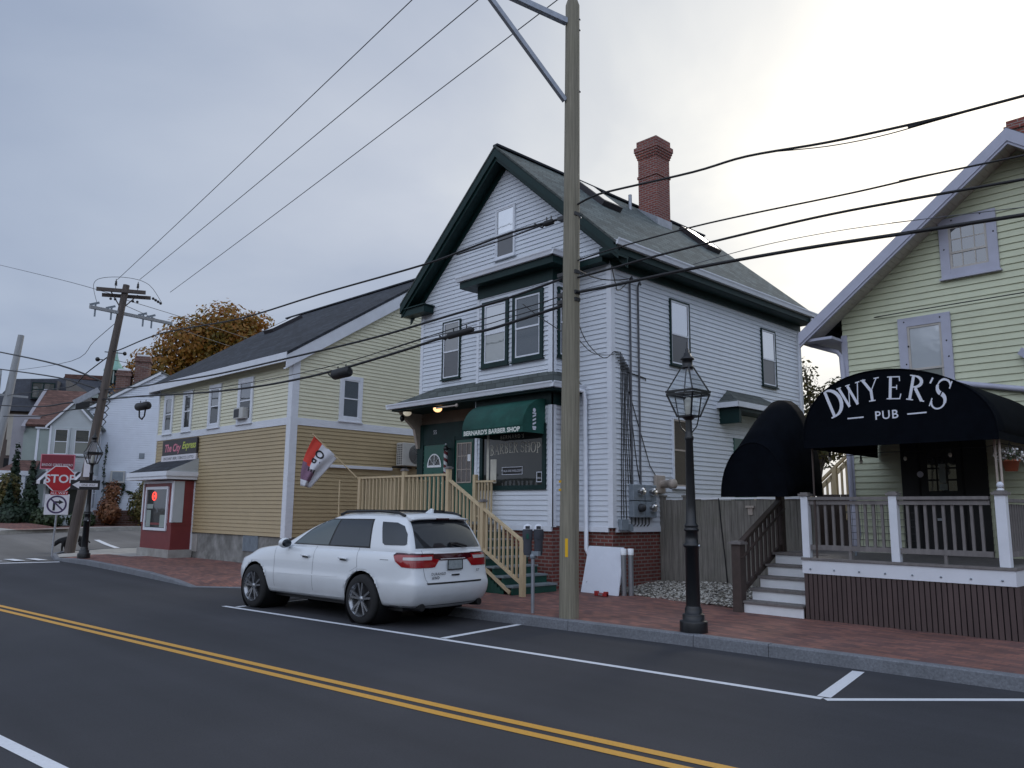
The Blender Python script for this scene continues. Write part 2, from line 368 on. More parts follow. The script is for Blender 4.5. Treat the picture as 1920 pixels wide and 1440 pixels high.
def barberpolemat():
    m,n,b=nt('barber_stripe'); L=n.links
    tc=N(n,'ShaderNodeTexCoord'); sp=N(n,'ShaderNodeSeparateXYZ'); L.new(tc.outputs['Generated'],sp.inputs[0])
    # helix: angle around the axis + height
    sx=N(n,'ShaderNodeMath',operation='SUBTRACT'); sx.inputs[1].default_value=.5; L.new(sp.outputs[0],sx.inputs[0])
    sy=N(n,'ShaderNodeMath',operation='SUBTRACT'); sy.inputs[1].default_value=.5; L.new(sp.outputs[1],sy.inputs[0])
    at=N(n,'ShaderNodeMath',operation='ARCTAN2'); L.new(sy.outputs[0],at.inputs[0]); L.new(sx.outputs[0],at.inputs[1])
    ml=N(n,'ShaderNodeMath',operation='MULTIPLY_ADD'); ml.inputs[1].default_value=20.; L.new(sp.outputs[2],ml.inputs[0]); L.new(at.outputs[0],ml.inputs[2])
    s=N(n,'ShaderNodeMath',operation='SINE'); L.new(ml.outputs[0],s.inputs[0])
    r=ramp(n,[(.0,(.11,.012,.018)),(.46,(.11,.012,.018)),(.5,(.55,.56,.58)),(1,(.55,.56,.58))]); 
    ad=N(n,'ShaderNodeMath',operation='MULTIPLY_ADD'); ad.inputs[1].default_value=.5; ad.inputs[2].default_value=.5; L.new(s.outputs[0],ad.inputs[0]); L.new(ad.outputs[0],r.inputs[0])
    L.new(r.outputs[0],b.inputs['Base Color']); b.inputs['Roughness'].default_value=.25
barberpolemat()
def carpaint():
    m,n,b=nt('car_white'); b.inputs['Base Color'].default_value=(.72,.75,.78,1); b.inputs['Roughness'].default_value=.28; b.inputs['Coat Weight'].default_value=.9; b.inputs['Coat Roughness'].default_value=.04
    tc=N(n,'ShaderNodeTexCoord'); sp=N(n,'ShaderNodeSeparateXYZ'); n.links.new(tc.outputs['Object'],sp.inputs[0])
    no=N(n,'ShaderNodeTexNoise'); no.inputs['Scale'].default_value=3.; no.inputs['Detail'].default_value=6; n.links.new(tc.outputs['Object'],no.inputs['Vector'])
    # road dust on the lowest panels
    mr=N(n,'ShaderNodeMapRange'); mr.inputs['From Min'].default_value=.75; mr.inputs['From Max'].default_value=.25; n.links.new(sp.outputs[2],mr.inputs['Value'])
    mu=N(n,'ShaderNodeMath',operation='MULTIPLY'); n.links.new(mr.outputs[0],mu.inputs[0]); n.links.new(no.outputs['Fac'],mu.inputs[1])
    mx=N(n,'ShaderNodeMixRGB'); mx.inputs[1].default_value=(.72,.75,.78,1); mx.inputs[2].default_value=(.5,.5,.5,1); n.links.new(mu.outputs[0],mx.inputs[0]); n.links.new(mx.outputs[0],b.inputs['Base Color'])
carpaint()
mat('car_black',(.01,.01,.011),.5,.1); mat('car_rubber',(.014,.014,.015),.85,.2,20.)
mat('car_rim',(.34,.35,.37),.25,.08,metal=.8); mat('car_rim_dark',(.02,.02,.022),.5,.1)
mat('tail_red',(.28,.006,.01),.12,.08,coat=.6); mat('tail_dark',(.05,.004,.008),.12,.05,coat=.6); mat('tail_clear',(.5,.48,.48),.15,.1,coat=.5)
mat('plate',(.30,.34,.35),.4,.2,30.); mat('seam',(.18,.19,.2),.6,.05)
leafmat('leaf_orange',[(.10,.085,.015),(.19,.13,.018),(.30,.155,.02),(.34,.13,.018),(.38,.22,.05)])
leafmat('leaf_thin',[(.16,.12,.04),(.26,.19,.07),(.3,.22,.1)])
leafmat('leaf_olive',[(.018,.026,.008),(.04,.045,.012),(.075,.065,.018),(.12,.085,.02)],.4)
leafmat('leaf_conifer',[(.006,.018,.009),(.012,.032,.014),(.022,.05,.02)],.15)
leafmat('leaf_shrub',[(.012,.028,.010),(.03,.055,.016),(.055,.075,.025)],.2)
leafmat('leaf_rust',[(.07,.03,.015),(.16,.055,.02),(.22,.09,.03),(.3,.2,.13)],.2)
leafmat('leaf_yellowgreen',[(.03,.045,.01),(.07,.08,.018),(.14,.11,.03),(.18,.09,.02)],.2)
def asphalt(name,c,speck=.0,warm=(1,1,1)):
    m,n,b=nt(name); L=n.links
    tc=N(n,'ShaderNodeTexCoord')
    a=N(n,'ShaderNodeTexNoise'); a.inputs['Scale'].default_value=.35; a.inputs['Detail'].default_value=8; a.inputs['Roughness'].default_value=.65; L.new(tc.outputs['Object'],a.inputs['Vector'])
    f=N(n,'ShaderNodeTexNoise'); f.inputs['Scale'].default_value=55; f.inputs['Detail'].default_value=4; f.inputs['Roughness'].default_value=.8; L.new(tc.outputs['Object'],f.inputs['Vector'])
    r=ramp(n,[(.3,[x*.82 for x in c]),(.55,c),(.75,[x*1.22 for x in c])]); L.new(a.outputs['Fac'],r.inputs[0])
    r2=ramp(n,[(.3,(.6,.6,.6)),(.5,(1,1,1)),(.62,(1.05,)*3),(.72,(1.9,)*3)]); L.new(f.outputs['Fac'],r2.inputs[0])
    mx=N(n,'ShaderNodeMixRGB',blend_type='MULTIPLY'); mx.inputs[0].default_value=.8; L.new(r.outputs[0],mx.inputs[1]); L.new(r2.outputs[0],mx.inputs[2])
    # long worn bands along the driving direction
    mp=N(n,'ShaderNodeMapping'); mp.inputs['Rotation'].default_value=(0,0,rad(-6.6)); mp.inputs['Scale'].default_value=(.04,1.1,1); L.new(tc.outputs['Object'],mp.inputs[0])
    w=N(n,'ShaderNodeTexNoise'); w.inputs['Scale'].default_value=1.; w.inputs['Detail'].default_value=3; L.new(mp.outputs[0],w.inputs['Vector'])
    r3=ramp(n,[(.35,(.86,)*3),(.65,(1.14,)*3)]); L.new(w.outputs['Fac'],r3.inputs[0])
    m2=N(n,'ShaderNodeMixRGB',blend_type='MULTIPLY'); m2.inputs[0].default_value=1; L.new(mx.outputs[0],m2.inputs[1]); L.new(r3.outputs[0],m2.inputs[2])
    L.new(m2.outputs[0],b.inputs['Base Color']); b.inputs['Roughness'].default_value=.8; b.inputs['Specular IOR Level'].default_value=.35
    bp=N(n,'ShaderNodeBump'); bp.inputs['Strength'].default_value=.5; bp.inputs['Distance'].default_value=.006; L.new(f.outputs['Fac'],bp.inputs['Height']); L.new(bp.outputs[0],b.inputs['Normal'])
asphalt('asphalt_new',(.042,.043,.050)); asphalt('asphalt_old',(.15,.145,.14))
def linepaint(name,c,worn=.3):
    m,n,b=nt(name); L=n.links; tc=N(n,'ShaderNodeTexCoord')
    f=N(n,'ShaderNodeTexNoise'); f.inputs['Scale'].default_value=28; f.inputs['Detail'].default_value=6; f.inputs['Roughness'].default_value=.8; L.new(tc.outputs['Object'],f.inputs['Vector'])
    r=ramp(n,[(.28,[x*.35 for x in c]),(.40,[x*.9 for x in c]),(.7,c)]); L.new(f.outputs['Fac'],r.inputs[0]); L.new(r.outputs[0],b.inputs['Base Color']); b.inputs['Roughness'].default_value=.6
linepaint('line_white',(.74,.76,.8)); linepaint('line_yellow',(.66,.34,.045))
# ------------------------------------------------------------------ camera, world, light
def setup():
    cam=bpy.data.cameras.new('camera'); co=bpy.data.objects.new('camera',cam); col.objects.link(co)
    cam.sensor_width=36; cam.lens=36*1493.44/1920; cam.sensor_fit='HORIZONTAL'; cam.clip_end=3000; cam.clip_start=.05
    M=Matrix.Rotation(rad(46.1687),4,'Z')@Matrix.Rotation(rad(90+9.0465),4,'X')@Matrix.Rotation(rad(.605),4,'Z')
    M.translation=(0,0,1.75); co.matrix_world=M; sc.camera=co
    sund=Vector((math.cos(rad(105.2))*math.cos(rad(27)),math.sin(rad(105.2))*math.cos(rad(27)),math.sin(rad(27))))
    w=bpy.data.worlds.new('World'); sc.world=w; w.use_nodes=True; n=w.node_tree; n.nodes.clear(); L=n.links
    out=N(n,'ShaderNodeOutputWorld'); bg=N(n,'ShaderNodeBackground'); L.new(bg.outputs[0],out.inputs[0])
    sky=N(n,'ShaderNodeTexSky',sky_type='NISHITA'); sky.sun_disc=False; sky.sun_elevation=rad(27); sky.sun_rotation=rad(90-105.2); sky.dust_density=3.
    bgs=N(n,'ShaderNodeBackground'); bgs.inputs[1].default_value=.06; L.new(sky.outputs[0],bgs.inputs[0])
    tc=N(n,'ShaderNodeTexCoord'); dt=N(n,'ShaderNodeVectorMath',operation='DOT_PRODUCT'); dt.inputs[1].default_value=sund; L.new(tc.outputs['Generated'],dt.inputs[0])
    # clouds: stretched noise on the sky sphere, seen lower towards the horizon
    sp=N(n,'ShaderNodeSeparateXYZ'); L.new(tc.outputs['Generated'],sp.inputs[0])
    za=N(n,'ShaderNodeMath',operation='ABSOLUTE'); L.new(sp.outputs[2],za.inputs[0]); zb=N(n,'ShaderNodeMath',operation='ADD'); zb.inputs[1].default_value=.22; L.new(za.outputs[0],zb.inputs[0])
    dv=N(n,'ShaderNodeVectorMath',operation='DIVIDE'); cz=N(n,'ShaderNodeCombineXYZ'); [L.new(zb.outputs[0],cz.inputs[i]) for i in range(3)]
    L.new(tc.outputs['Generated'],dv.inputs[0]); L.new(cz.outputs[0],dv.inputs[1])
    no=N(n,'ShaderNodeTexNoise'); no.inputs['Scale'].default_value=1.15; no.inputs['Detail'].default_value=7; no.inputs['Roughness'].default_value=.48; no.inputs['Distortion'].default_value=.35; L.new(dv.outputs[0],no.inputs['Vector'])
    # brightness of the overcast against the angle from the hidden sun
    cr=ramp(n,[(0.0,(.86,.94,1.10)),(.25,(.74,.82,.99)),(.55,(.37,.44,.58)),(.68,(.30,.365,.495)),(.80,(.385,.445,.56)),(.915,(.49,.535,.625)),(.965,(.61,.64,.675)),(.99,(.80,.81,.79)),(1.,(.93,.92,.87))])
    ma=N(n,'ShaderNodeMath',operation='MULTIPLY_ADD'); ma.inputs[1].default_value=.5; ma.inputs[2].default_value=.5; L.new(dt.outputs['Value'],ma.inputs[0])
    # cloud noise shifts the gradient so that its edge is ragged
    nm=N(n,'ShaderNodeMath',operation='MULTIPLY_ADD'); nm.inputs[1].default_value=.10; nm.inputs[2].default_value=-.05; L.new(no.outputs['Fac'],nm.inputs[0])
    ad=N(n,'ShaderNodeMath',operation='ADD'); L.new(ma.outputs[0],ad.inputs[0]); L.new(nm.outputs[0],ad.inputs[1]); L.new(ad.outputs[0],cr.inputs[0])
    cl=ramp(n,[(.28,(.80,.83,.88)),(.5,(1,1,1)),(.72,(1.16,1.14,1.1))]); L.new(no.outputs['Fac'],cl.inputs[0])
    mx=N(n,'ShaderNodeMixRGB',blend_type='MULTIPLY'); mx.inputs[0].default_value=1.; L.new(cr.outputs[0],mx.inputs[1]); L.new(cl.outputs[0],mx.inputs[2])
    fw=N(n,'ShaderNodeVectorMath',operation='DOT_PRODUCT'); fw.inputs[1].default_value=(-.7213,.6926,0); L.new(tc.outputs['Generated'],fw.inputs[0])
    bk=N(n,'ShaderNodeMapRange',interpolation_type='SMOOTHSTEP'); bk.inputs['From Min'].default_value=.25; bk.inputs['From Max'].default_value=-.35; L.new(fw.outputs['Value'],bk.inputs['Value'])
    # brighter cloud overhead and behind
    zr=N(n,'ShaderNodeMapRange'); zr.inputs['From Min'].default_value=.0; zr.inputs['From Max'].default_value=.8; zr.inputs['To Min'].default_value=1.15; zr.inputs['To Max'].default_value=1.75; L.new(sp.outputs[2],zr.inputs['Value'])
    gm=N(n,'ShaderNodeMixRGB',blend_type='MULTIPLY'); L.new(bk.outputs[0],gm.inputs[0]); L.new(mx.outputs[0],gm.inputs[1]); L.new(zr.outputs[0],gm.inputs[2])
    # dark band added to the sky behind as unseen skyline, dimming undersides and reflections
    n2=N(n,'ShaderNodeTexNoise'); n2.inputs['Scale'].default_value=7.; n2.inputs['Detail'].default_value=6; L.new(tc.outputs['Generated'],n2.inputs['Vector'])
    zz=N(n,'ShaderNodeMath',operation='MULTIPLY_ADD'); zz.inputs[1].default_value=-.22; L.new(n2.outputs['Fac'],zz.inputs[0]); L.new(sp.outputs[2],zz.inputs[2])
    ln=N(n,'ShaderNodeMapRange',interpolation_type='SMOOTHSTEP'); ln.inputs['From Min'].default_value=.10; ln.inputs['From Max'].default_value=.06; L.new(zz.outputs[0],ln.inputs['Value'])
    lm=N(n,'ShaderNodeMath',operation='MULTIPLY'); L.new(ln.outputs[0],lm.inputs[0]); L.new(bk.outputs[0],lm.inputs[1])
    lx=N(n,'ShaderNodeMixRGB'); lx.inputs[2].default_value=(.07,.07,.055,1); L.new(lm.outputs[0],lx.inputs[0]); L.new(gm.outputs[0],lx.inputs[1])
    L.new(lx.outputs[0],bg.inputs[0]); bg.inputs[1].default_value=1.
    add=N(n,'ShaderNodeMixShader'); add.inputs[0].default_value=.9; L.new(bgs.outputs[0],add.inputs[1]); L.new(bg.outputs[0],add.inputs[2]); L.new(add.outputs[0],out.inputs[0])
    sl=bpy.data.lights.new('sun','SUN'); sl.energy=.7; sl.angle=rad(22); sl.color=(1,.95,.88); so=bpy.data.objects.new('sun',sl); col.objects.link(so)
    so.rotation_euler=sund.to_track_quat('Z','Y').to_euler()
    v=sc.view_settings; v.view_transform='Standard'; v.look='None'; v.exposure=.22; v.gamma=1; v.use_curve_mapping=False
    sc.cycles.max_bounces=6; sc.cycles.diffuse_bounces=3; sc.cycles.glossy_bounces=3; sc.cycles.transparent_max_bounces=10; sc.cycles.caustics_reflective=False; sc.cycles.caustics_refractive=False
    try: sc.cycles.use_denoising=True
    except Exception: pass
setup()
# ------------------------------------------------------------------ ground
def hz(x,y=0):            # the ground climbs gently beyond the crossing
    return 0. if x>-30 else min(.045*(-30-x),.78)
def sheet(name,poly_fn,xs,m,dz,sub=1):
    """strip between two edges: poly_fn(x)->(y0,y1), lifted dz over the terrain"""
    mb=MB()
    for a,b in zip(xs[:-1],xs[1:]):
        p=poly_fn(a);q=poly_fn(b)
        mb.face([(a,p[0],hz(a)+dz),(b,q[0],hz(b)+dz),(b,q[1],hz(b)+dz),(a,p[1],hz(a)+dz)])
    return struct(mb,name,m,auto=True)
XS=[-400,-120,-60,-47.34,-44,-40,-36,-33,-30,-20,0,60,400]
sheet('ground',lambda x:(-400,400),XS,'soil',-.03)
sheet('side_road',lambda x:(-22,16.5) if x>-60 else (-22,8.2),[-120,-60.1,-60,-47.34,-44,-40,-36,-33,-30,-29.3],'asphalt_old',-.012)
# freshly laid main road, its far edge following the kerb
KERB=[(-32.3,12.,.13),(-32.1,10.,.13),(-31.7,8.7,.13),(-30.9,7.95,.12),(-29.6,7.72,.06),(-28.2,7.72,.13),(-26.6,7.80,.15),(-24,7.72,.15),(-21,7.60,.14),(-19.2,7.52,.09),(-18.03,7.46,.02),(-17.1,8.28,.02),(-15.4,8.38,.03),(-14.2,8.50,.10),(-12.8,8.66,.15),(-10.68,8.82,.15),(-8.24,9.11,.15),(-6.2,9.32,.15),(-5.16,9.39,.15),(-2.44,9.55,.15),(6,10.3,.15),(30,13,.15)]
mb=MB()
pts=[(-29.3,-22)]+[(60,-22),(60,16.6),(30,13.05)]+[(x,y+.04) for x,y,z in KERB[::-1][1:] if x>-29.4]+[(-29.3,7.75)]
mb.face([(x,y,0.) for x,y in pts]); struct(mb,'road','asphalt_new',auto=True)
# kerb stones: a top strip, a front face, joints every 2 m
mb=MB(); W=.15
for i,(a,b) in enumerate(zip(KERB[:-1],KERB[1:])):
    d=Vector((b[0]-a[0],b[1]-a[1])); n=Vector((-d.y,d.x)).normalized(); 
    ha,hb=hz(a[0]),hz(b[0]); L_=d.length; k=max(1,int(L_/1.9))
    for j in range(k):
        t0=j/k;t1=(j+1)/k-(.008/L_)
        P=lambda t,o,z:(a[0]+d.x*t+n.x*o,a[1]+d.y*t+n.y*o,z)
        z0=ha+(hb-ha)*t0+a[2]+(b[2]-a[2])*t0; z1=ha+(hb-ha)*t1+a[2]+(b[2]-a[2])*t1
        jt=R.uniform(-.004,.004)
        vs=[P(t0,0,-.1),P(t1,0,-.1),P(t1,.012,z1-.015),P(t0,.012,z0-.015),P(t1,.03,z1+jt),P(t0,.03,z0+jt),P(t1,W,z1+jt),P(t0,W,z0+jt),P(t1,W,-.1),P(t0,W,-.1)]
        mb.raw(vs,[(0,1,2,3),(3,2,4,5),(5,4,6,7),(7,6,8,9),(0,3,5,7,9),(1,8,6,4,2)])
struct(mb,'kerb','granite')
# brick pavement between the kerb and the house fronts
def inner(i,o=.15):
    a=KERB[max(0,i-1)];b=KERB[min(len(KERB)-1,i+1)]; d=Vector((b[0]-a[0],b[1]-a[1])); n=Vector((-d.y,d.x)).normalized(); return (KERB[i][0]+n.x*o,KERB[i][1]+n.y*o)
mb=MB()
idx=[i for i,k in enumerate(KERB) if k[0]>=-29.7]
for i,j in zip(idx[:-1],idx[1:]):
    a=inner(i);b=inner(j); za=KERB[i][2]-.004;zb=KERB[j][2]-.004
    ma_=(a[0],a[1]+1.0,.148); mb_=(b[0],b[1]+1.0,.148)
    mb.face([(a[0],a[1],za),(b[0],b[1],zb),mb_,ma_])
    ya=14.6 if a[0]>-20 else (11.3 if a[0]>-27.6 else 9.4); yb=14.6 if b[0]>-20.5 else (11.3 if b[0]>-27.6 else 9.4)
    mb.face([ma_,mb_,(b[0],max(yb,mb_[1]+.01),.149),(a[0],max(ya,ma_[1]+.01),.149)])
struct(mb,'pavement','brick_walk',auto=True)
# concrete corner slab and apron beside the red shop front
mb=MB(); mb.face([(-32.15,10.,.122+hz(-32.1)),(-31.75,8.8,.122+hz(-31.7)),(-30.9,8.1,.115),(-29.75,7.9,.075),(-29.5,9.35,.15),(-27.7,9.42,.152),(-27.6,11.25,.152),(-29.,11.3,.152),(-29.5,16,.2),(-32.3,16,.2)][::-1])
struct(mb,'concrete_path','concrete',auto=True)
# far corner: concrete kerb and brick walk across the side street
FK=[(-52,7.0),(-46,7.55),(-43,7.95),(-41.2,8.5),(-42.0,10.5),(-42.6,12.4),(-43.0,14.5),(-43.4,22)]
mb=MB(); m2=MB(); m3=MB()
for a,b in zip(FK[:-1],FK[1:]):
    d=Vector((b[0]-a[0],b[1]-a[1])); n=Vector((-d.y,d.x)).normalized(); n=n if n.x<0 or d.x>.5 else -n
    if n.y<0 and abs(d.x)>.5: n=-n
    if abs(d.y)>abs(d.x): n=Vector((-abs(n.x),n.y))
    A=lambda p,o,z:(p[0]+n.x*o,p[1]+n.y*o,hz(p[0])+z)
    mb.face([A(a,0,-.1),A(b,0,-.1),A(b,0,.16),A(a,0,.16)]); mb.face([A(a,0,.16),A(b,0,.16),A(b,.75,.17),A(a,.75,.17)])
    m2.face([A(a,.75,.168),A(b,.75,.168),A(b,3.2,.18),A(a,3.2,.18)])
struct(mb,'far_kerb','concrete'); struct(m2,'far_pavement','brick_walk')
# ------------------------------------------------------------------ painted lines
def line(mb,pts,w,z=.004):
    for a,b in zip(pts[:-1],pts[1:]):
        d=Vector((b[0]-a[0],b[1]-a[1])); n=Vector((-d.y,d.x)).normalized()*w/2
        mb.face([(a[0]-n.x,a[1]-n.y,z),(b[0]-n.x,b[1]-n.y,z),(b[0]+n.x,b[1]+n.y,z),(a[0]+n.x,a[1]+n.y,z)])
ys=[(-40,1.0),(-24,2.80),(-16.78,3.70),(-8.882,4.60),(-5.611,4.985),(-3.487,5.275),(3,6.2),(30,10)]
for o,nm in ((.0,'yellow_line'),(-.20,'yellow_line')):
    mb=MB(); line(mb,[(x,y-.155+o*1.0) for x,y in ys if x>-29.2],.105); struct(mb,nm,'line_yellow')
mb=MB(); line(mb,[(-14.24,6.535),(-8.87,7.165),(-3.70,7.72)],.10); struct(mb,'parking_line','line_white')
mb=MB(); line(mb,[(-3.66,7.70),(-2.38,9.14),(-1.6,10.0)],.10); struct(mb,'parking_line','line_white')
for a,b in (((-8.87,7.24),(-9.16,9.02)),((-3.72,7.80),(-4.03,9.33)),((-13.98,6.66),(-14.3,8.35))):
    mb=MB(); line(mb,[a,b],.11 if a[0]<-5 else .13); struct(mb,'parking_line','line_white')
mb=MB(); line(mb,[(-12,1.05),(-7.38,1.62),(-6.19,1.77),(-2,2.25)],.11); struct(mb,'edge_line','line_white')
mb=MB(); line(mb,[(-29.05,4.6),(-28.55,7.6)],.30); struct(mb,'stop_line','line_white')
for k in range(7):
    y0=7.35-k*.62; mb=MB(); line(mb,[(-30.6-.07*k,y0-.1),(-29.45-.07*k,y0)],.30,z=.02); struct(mb,'crosswalk_stripe','line_white')
mb=MB(); 
for a,b in zip([(-37.4,11.2),(-35,10.9),(-33,10.75)],[(-35,10.9),(-33,10.75),(-32.4,10.7)]):
    mb.face([(a[0],a[1],hz(a[0])+.004),(b[0],b[1],hz(b[0])+.004),(b[0],b[1]+.22,hz(b[0])+.004),(a[0],a[1]+.22,hz(a[0])+.004)])
struct(mb,'lot_line','line_white')
# ------------------------------------------------------------------ building helpers
def on(O,U,Nn):
    O=Vector(O);U=Vector(U);Nn=Vector(Nn)
    return lambda u,z,o=0.: O+U*u+Nn*o+Vector((0,0,z))
def wbar(mb,B,u0,u1,z0,z1,o0,o1,mi=0):
    vs=[B(u,z,o) for o in (o0,o1) for z in (z0,z1) for u in (u0,u1)]
    mb.raw(vs,[(0,2,3,1),(4,5,7,6),(0,1,5,4),(2,6,7,3),(0,4,6,2),(1,3,7,5)],mi)
def ring(mb,B,u0,u1,z0,z1,w,o0,o1,wb=None,wt=None):
    wb=w if wb is None else wb; wt=w if wt is None else wt
    wbar(mb,B,u0,u0+w,z0,z1,o0,o1); wbar(mb,B,u1-w,u1,z0,z1,o0,o1)
    wbar(mb,B,u0+w,u1-w,z0,z0+wb,o0,o1-.002); wbar(mb,B,u0+w,u1-w,z1-wt,z1,o0,o1-.002)
def window(parent,B,u0,u1,z0,z1,cw=.07,cm='trim_white',sm='trim_white',up='pane_sky',lo='screen_dark',rail=.5,world=True,sill=.03,wt=None,proud=.06,muntin=None,label=None):
    mb=MB(); ring(mb,B,u0,u1,z0,z1,cw,0.,proud,wt=wt)
    if sill: wbar(mb,B,u0-.03,u1+.03,z0-sill,z0,0.,proud+.03)
    f=mb.build('window',cm,parent,world=world,label=label)
    a0,a1,b0,b1=u0+cw,u1-cw,z0+cw,z1-(wt or cw); zr=b0+(b1-b0)*rail
    s=MB(); ring(s,B,a0,a1,b0,zr+.02,.038,.0,.042); ring(s,B,a0,a1,zr-.02,b1,.038,.0,.050)
    if muntin:
        nx,nu,nl=muntin
        for k in range(1,nx): wbar(s,B,a0+(a1-a0)*k/nx-.009,a0+(a1-a0)*k/nx+.009,b0+.03,b1-.03,.0,.039)
        for k in range(1,nu): z=zr+(b1-zr)*k/nu; wbar(s,B,a0+.03,a1-.03,z-.009,z+.009,.0,.038)
        for k in range(1,nl): z=b0+(zr-b0)*k/nl; wbar(s,B,a0+.03,a1-.03,z-.009,z+.009,.0,.038)
    k=s.build('sash',sm,f)
    p=MB(); p.face([B(a0,zr,.034),B(a1,zr,.034),B(a1,b1,.034),B(a0,b1,.034)],0); p.face([B(a0,b0,.030),B(a1,b0,.030),B(a1,zr,.030),B(a0,zr,.030)],1)
    p.build('pane',[up,lo],f)
    return f
def board(parent,B,u0,u1,z0,z1,o,m='trim_white',name='corner_board',world=True,o0=-.01):
    mb=MB(); wbar(mb,B,u0,u1,z0,z1,o0,o); return mb.build(name,m,parent,world=world)
# ------------------------------------------------------------------ white barber shop house
XL,XRt,YF,YB=-17.04,-10.47,12.95,21.5
H=thing('barber_house','white clapboard house with dark green trim, steep gable and red brick chimney','house',(-13.76,17.2,0.))
def hp(mb,name,m,label=None,parent=None,**k): return mb.build(name,m,parent or H,world=(parent is None),label=label,**k)
ZS,ZE,ZR,XM=1.447,7.14,10.70,-13.76
SL=(ZR-7.40)/(XM-(-17.45)); 
top=lambda x: ZR-SL*abs(x-XM)
mb=MB(); mb.box(XL+.03,XRt-.03,YF+.03,YB,-.05,ZS+.01); mb.box(-13.95,-11.58,12.315,YF+.05,-.05,ZS+.01)
mb.raw([(-13.96,12.30,ZS-.01)],[],0)
hp(mb,'foundation','brick_red')
# wall: solid core plus real overlapping courses
und=lambda x: top(x)-.22
core=MB(); pr=[(XL+.012,YF+.012,ZS),(XRt-.012,YF+.012,ZS),(XRt-.012,YF+.012,und(XRt)),(XM,YF+.012,ZR-.24),(XL+.012,YF+.012,und(XL))]
core.prism(pr,(0,YB-YF-.02,0),0)
def gab(z):
    if z<und(XRt): return (XL,XRt)
    d=(ZR-.22-z)/SL; return (XM-d,XM+d)
core.siding((0,YF,0),(1,0,0),(0,-1,0),gab,ZS,ZR-.26,e=.1075,lip=.022)
core.siding((XRt,0,0),(0,1,0),(1,0,0),lambda z:(YF,YB),ZS,7.16,e=.1075,lip=.022)
core.siding((XL,0,0),(0,-1,0),(-1,0,0),lambda z:(-YB,-YF),ZS,7.16,e=.1075,lip=.022)
# projecting bay, two storeys
BX0,BX1,BY=-13.98,-11.55,12.285
core.box(BX0+.012,BX1-.012,BY+.012,YF+.02,ZS,7.0)
core.siding((0,BY,0),(1,0,0),(0,-1,0),lambda z:(BX0,BX1),ZS,6.9,e=.1075,lip=.022)
core.siding((BX1,0,0),(0,1,0),(1,0,0),lambda z:(BY,YF),ZS,6.9,e=.1075,lip=.022)
core.siding((BX0,0,0),(0,-1,0),(-1,0,0),lambda z:(-YF,-BY),ZS,6.9,e=.1075,lip=.022)
hp(core,'wall','vinyl_white')
Bf=on((0,YF,0),(1,0,0),(0,-1,0)); Bb=on((0,BY,0),(1,0,0),(0,-1,0)); Br=on((XRt,0,0),(0,1,0),(1,0,0)); Bbr=on((BX1,0,0),(0,1,0),(1,0,0))
for B,u0,u1,z0,z1 in ((Bf,XRt-.10,XRt+.03,ZS-.02,7.0),(Br,YF-.026,YF+.10,ZS-.02,7.0),(Bf,XL-.03,XL+.09,1.5,7.1),(Bb,BX1-.10,BX1+.028,ZS-.02,6.75),(Bbr,BY-.026,BY+.10,ZS-.02,6.75),(Bb,BX0-.026,BX0+.06,ZS-.02,6.75),(Br,YB-.12,YB+.03,ZS,7.1)):
    board(H,B,u0,u1,z0,z1,.028)
board(H,Br,YF+.1,YB,ZS-.11,ZS,.03,name='water_table'); board(H,Bf,BX1,XRt-.1,ZS-.11,ZS,.03,name='water_table'); board(H,Bb,BX0,BX1,ZS-.11,ZS,.03,name='water_table')
# roof: two slabs, green rakes, dark soffits
RY0,RY1=12.55,21.85; EX=-9.98; EXL=-17.54
def slab(x0,x1,t0,t1,y0,y1): return [(x0,y0,t0),(x1,y0,t1)]
mb=MB()
for xe in (EX,EXL):
    a=(XM,RY0,ZR);b=(xe,RY0,top(xe)); mb.prism([a,b,(xe,RY0,top(xe)-.07),(XM,RY0,ZR-.08)],(0,RY1-RY0,0))
roof=hp(mb,'roof','shingle_green',auto=True)
mb=MB(); mb.bar((XM,RY0-.01,ZR+.02),(XM,RY1,ZR+.02),.16,.05); mb.build('ridge_cap','shingle_dark',roof)
for xe,nm in ((EX,'rake_board'),(EXL,'rake_board')):
    mb=MB(); s=1 if xe>XM else -1
    P=lambda x,dz,y:(x,y,top(x)+dz)
    for y,dz0,dz1,t in ((RY0-.02,-.05,-.26,.05),(RY0+.03,-.25,-.36,.03)):
        mb.prism([P(XM,dz0-.02,y),P(xe,dz0,y),P(xe,dz1,y),P(XM,dz1-.02,y)],(0,t,0))
    mb.prism([P(XM,-.26,RY0+.06),P(xe,-.26,RY0+.06),P(xe,-.30,RY0+.06),P(XM,-.30,RY0+.06)],(0,YF-RY0-.06,0))
    mb.prism([P(XM,-.30,YF-.05),P(xe,-.30,YF-.05),P(xe,-.50,YF-.05),P(XM,-.50,YF-.05)],(0,.03,0))
    mb.build(nm,'green_dark',roof)
    mb=MB(); mb.prism([P(XM,.012,RY0-.03),P(xe,.012,RY0-.03),P(xe,-.045,RY0-.03),P(XM,-.045,RY0-.03)],(0,.06,0)); mb.build('drip_edge','shingle_grey',roof)
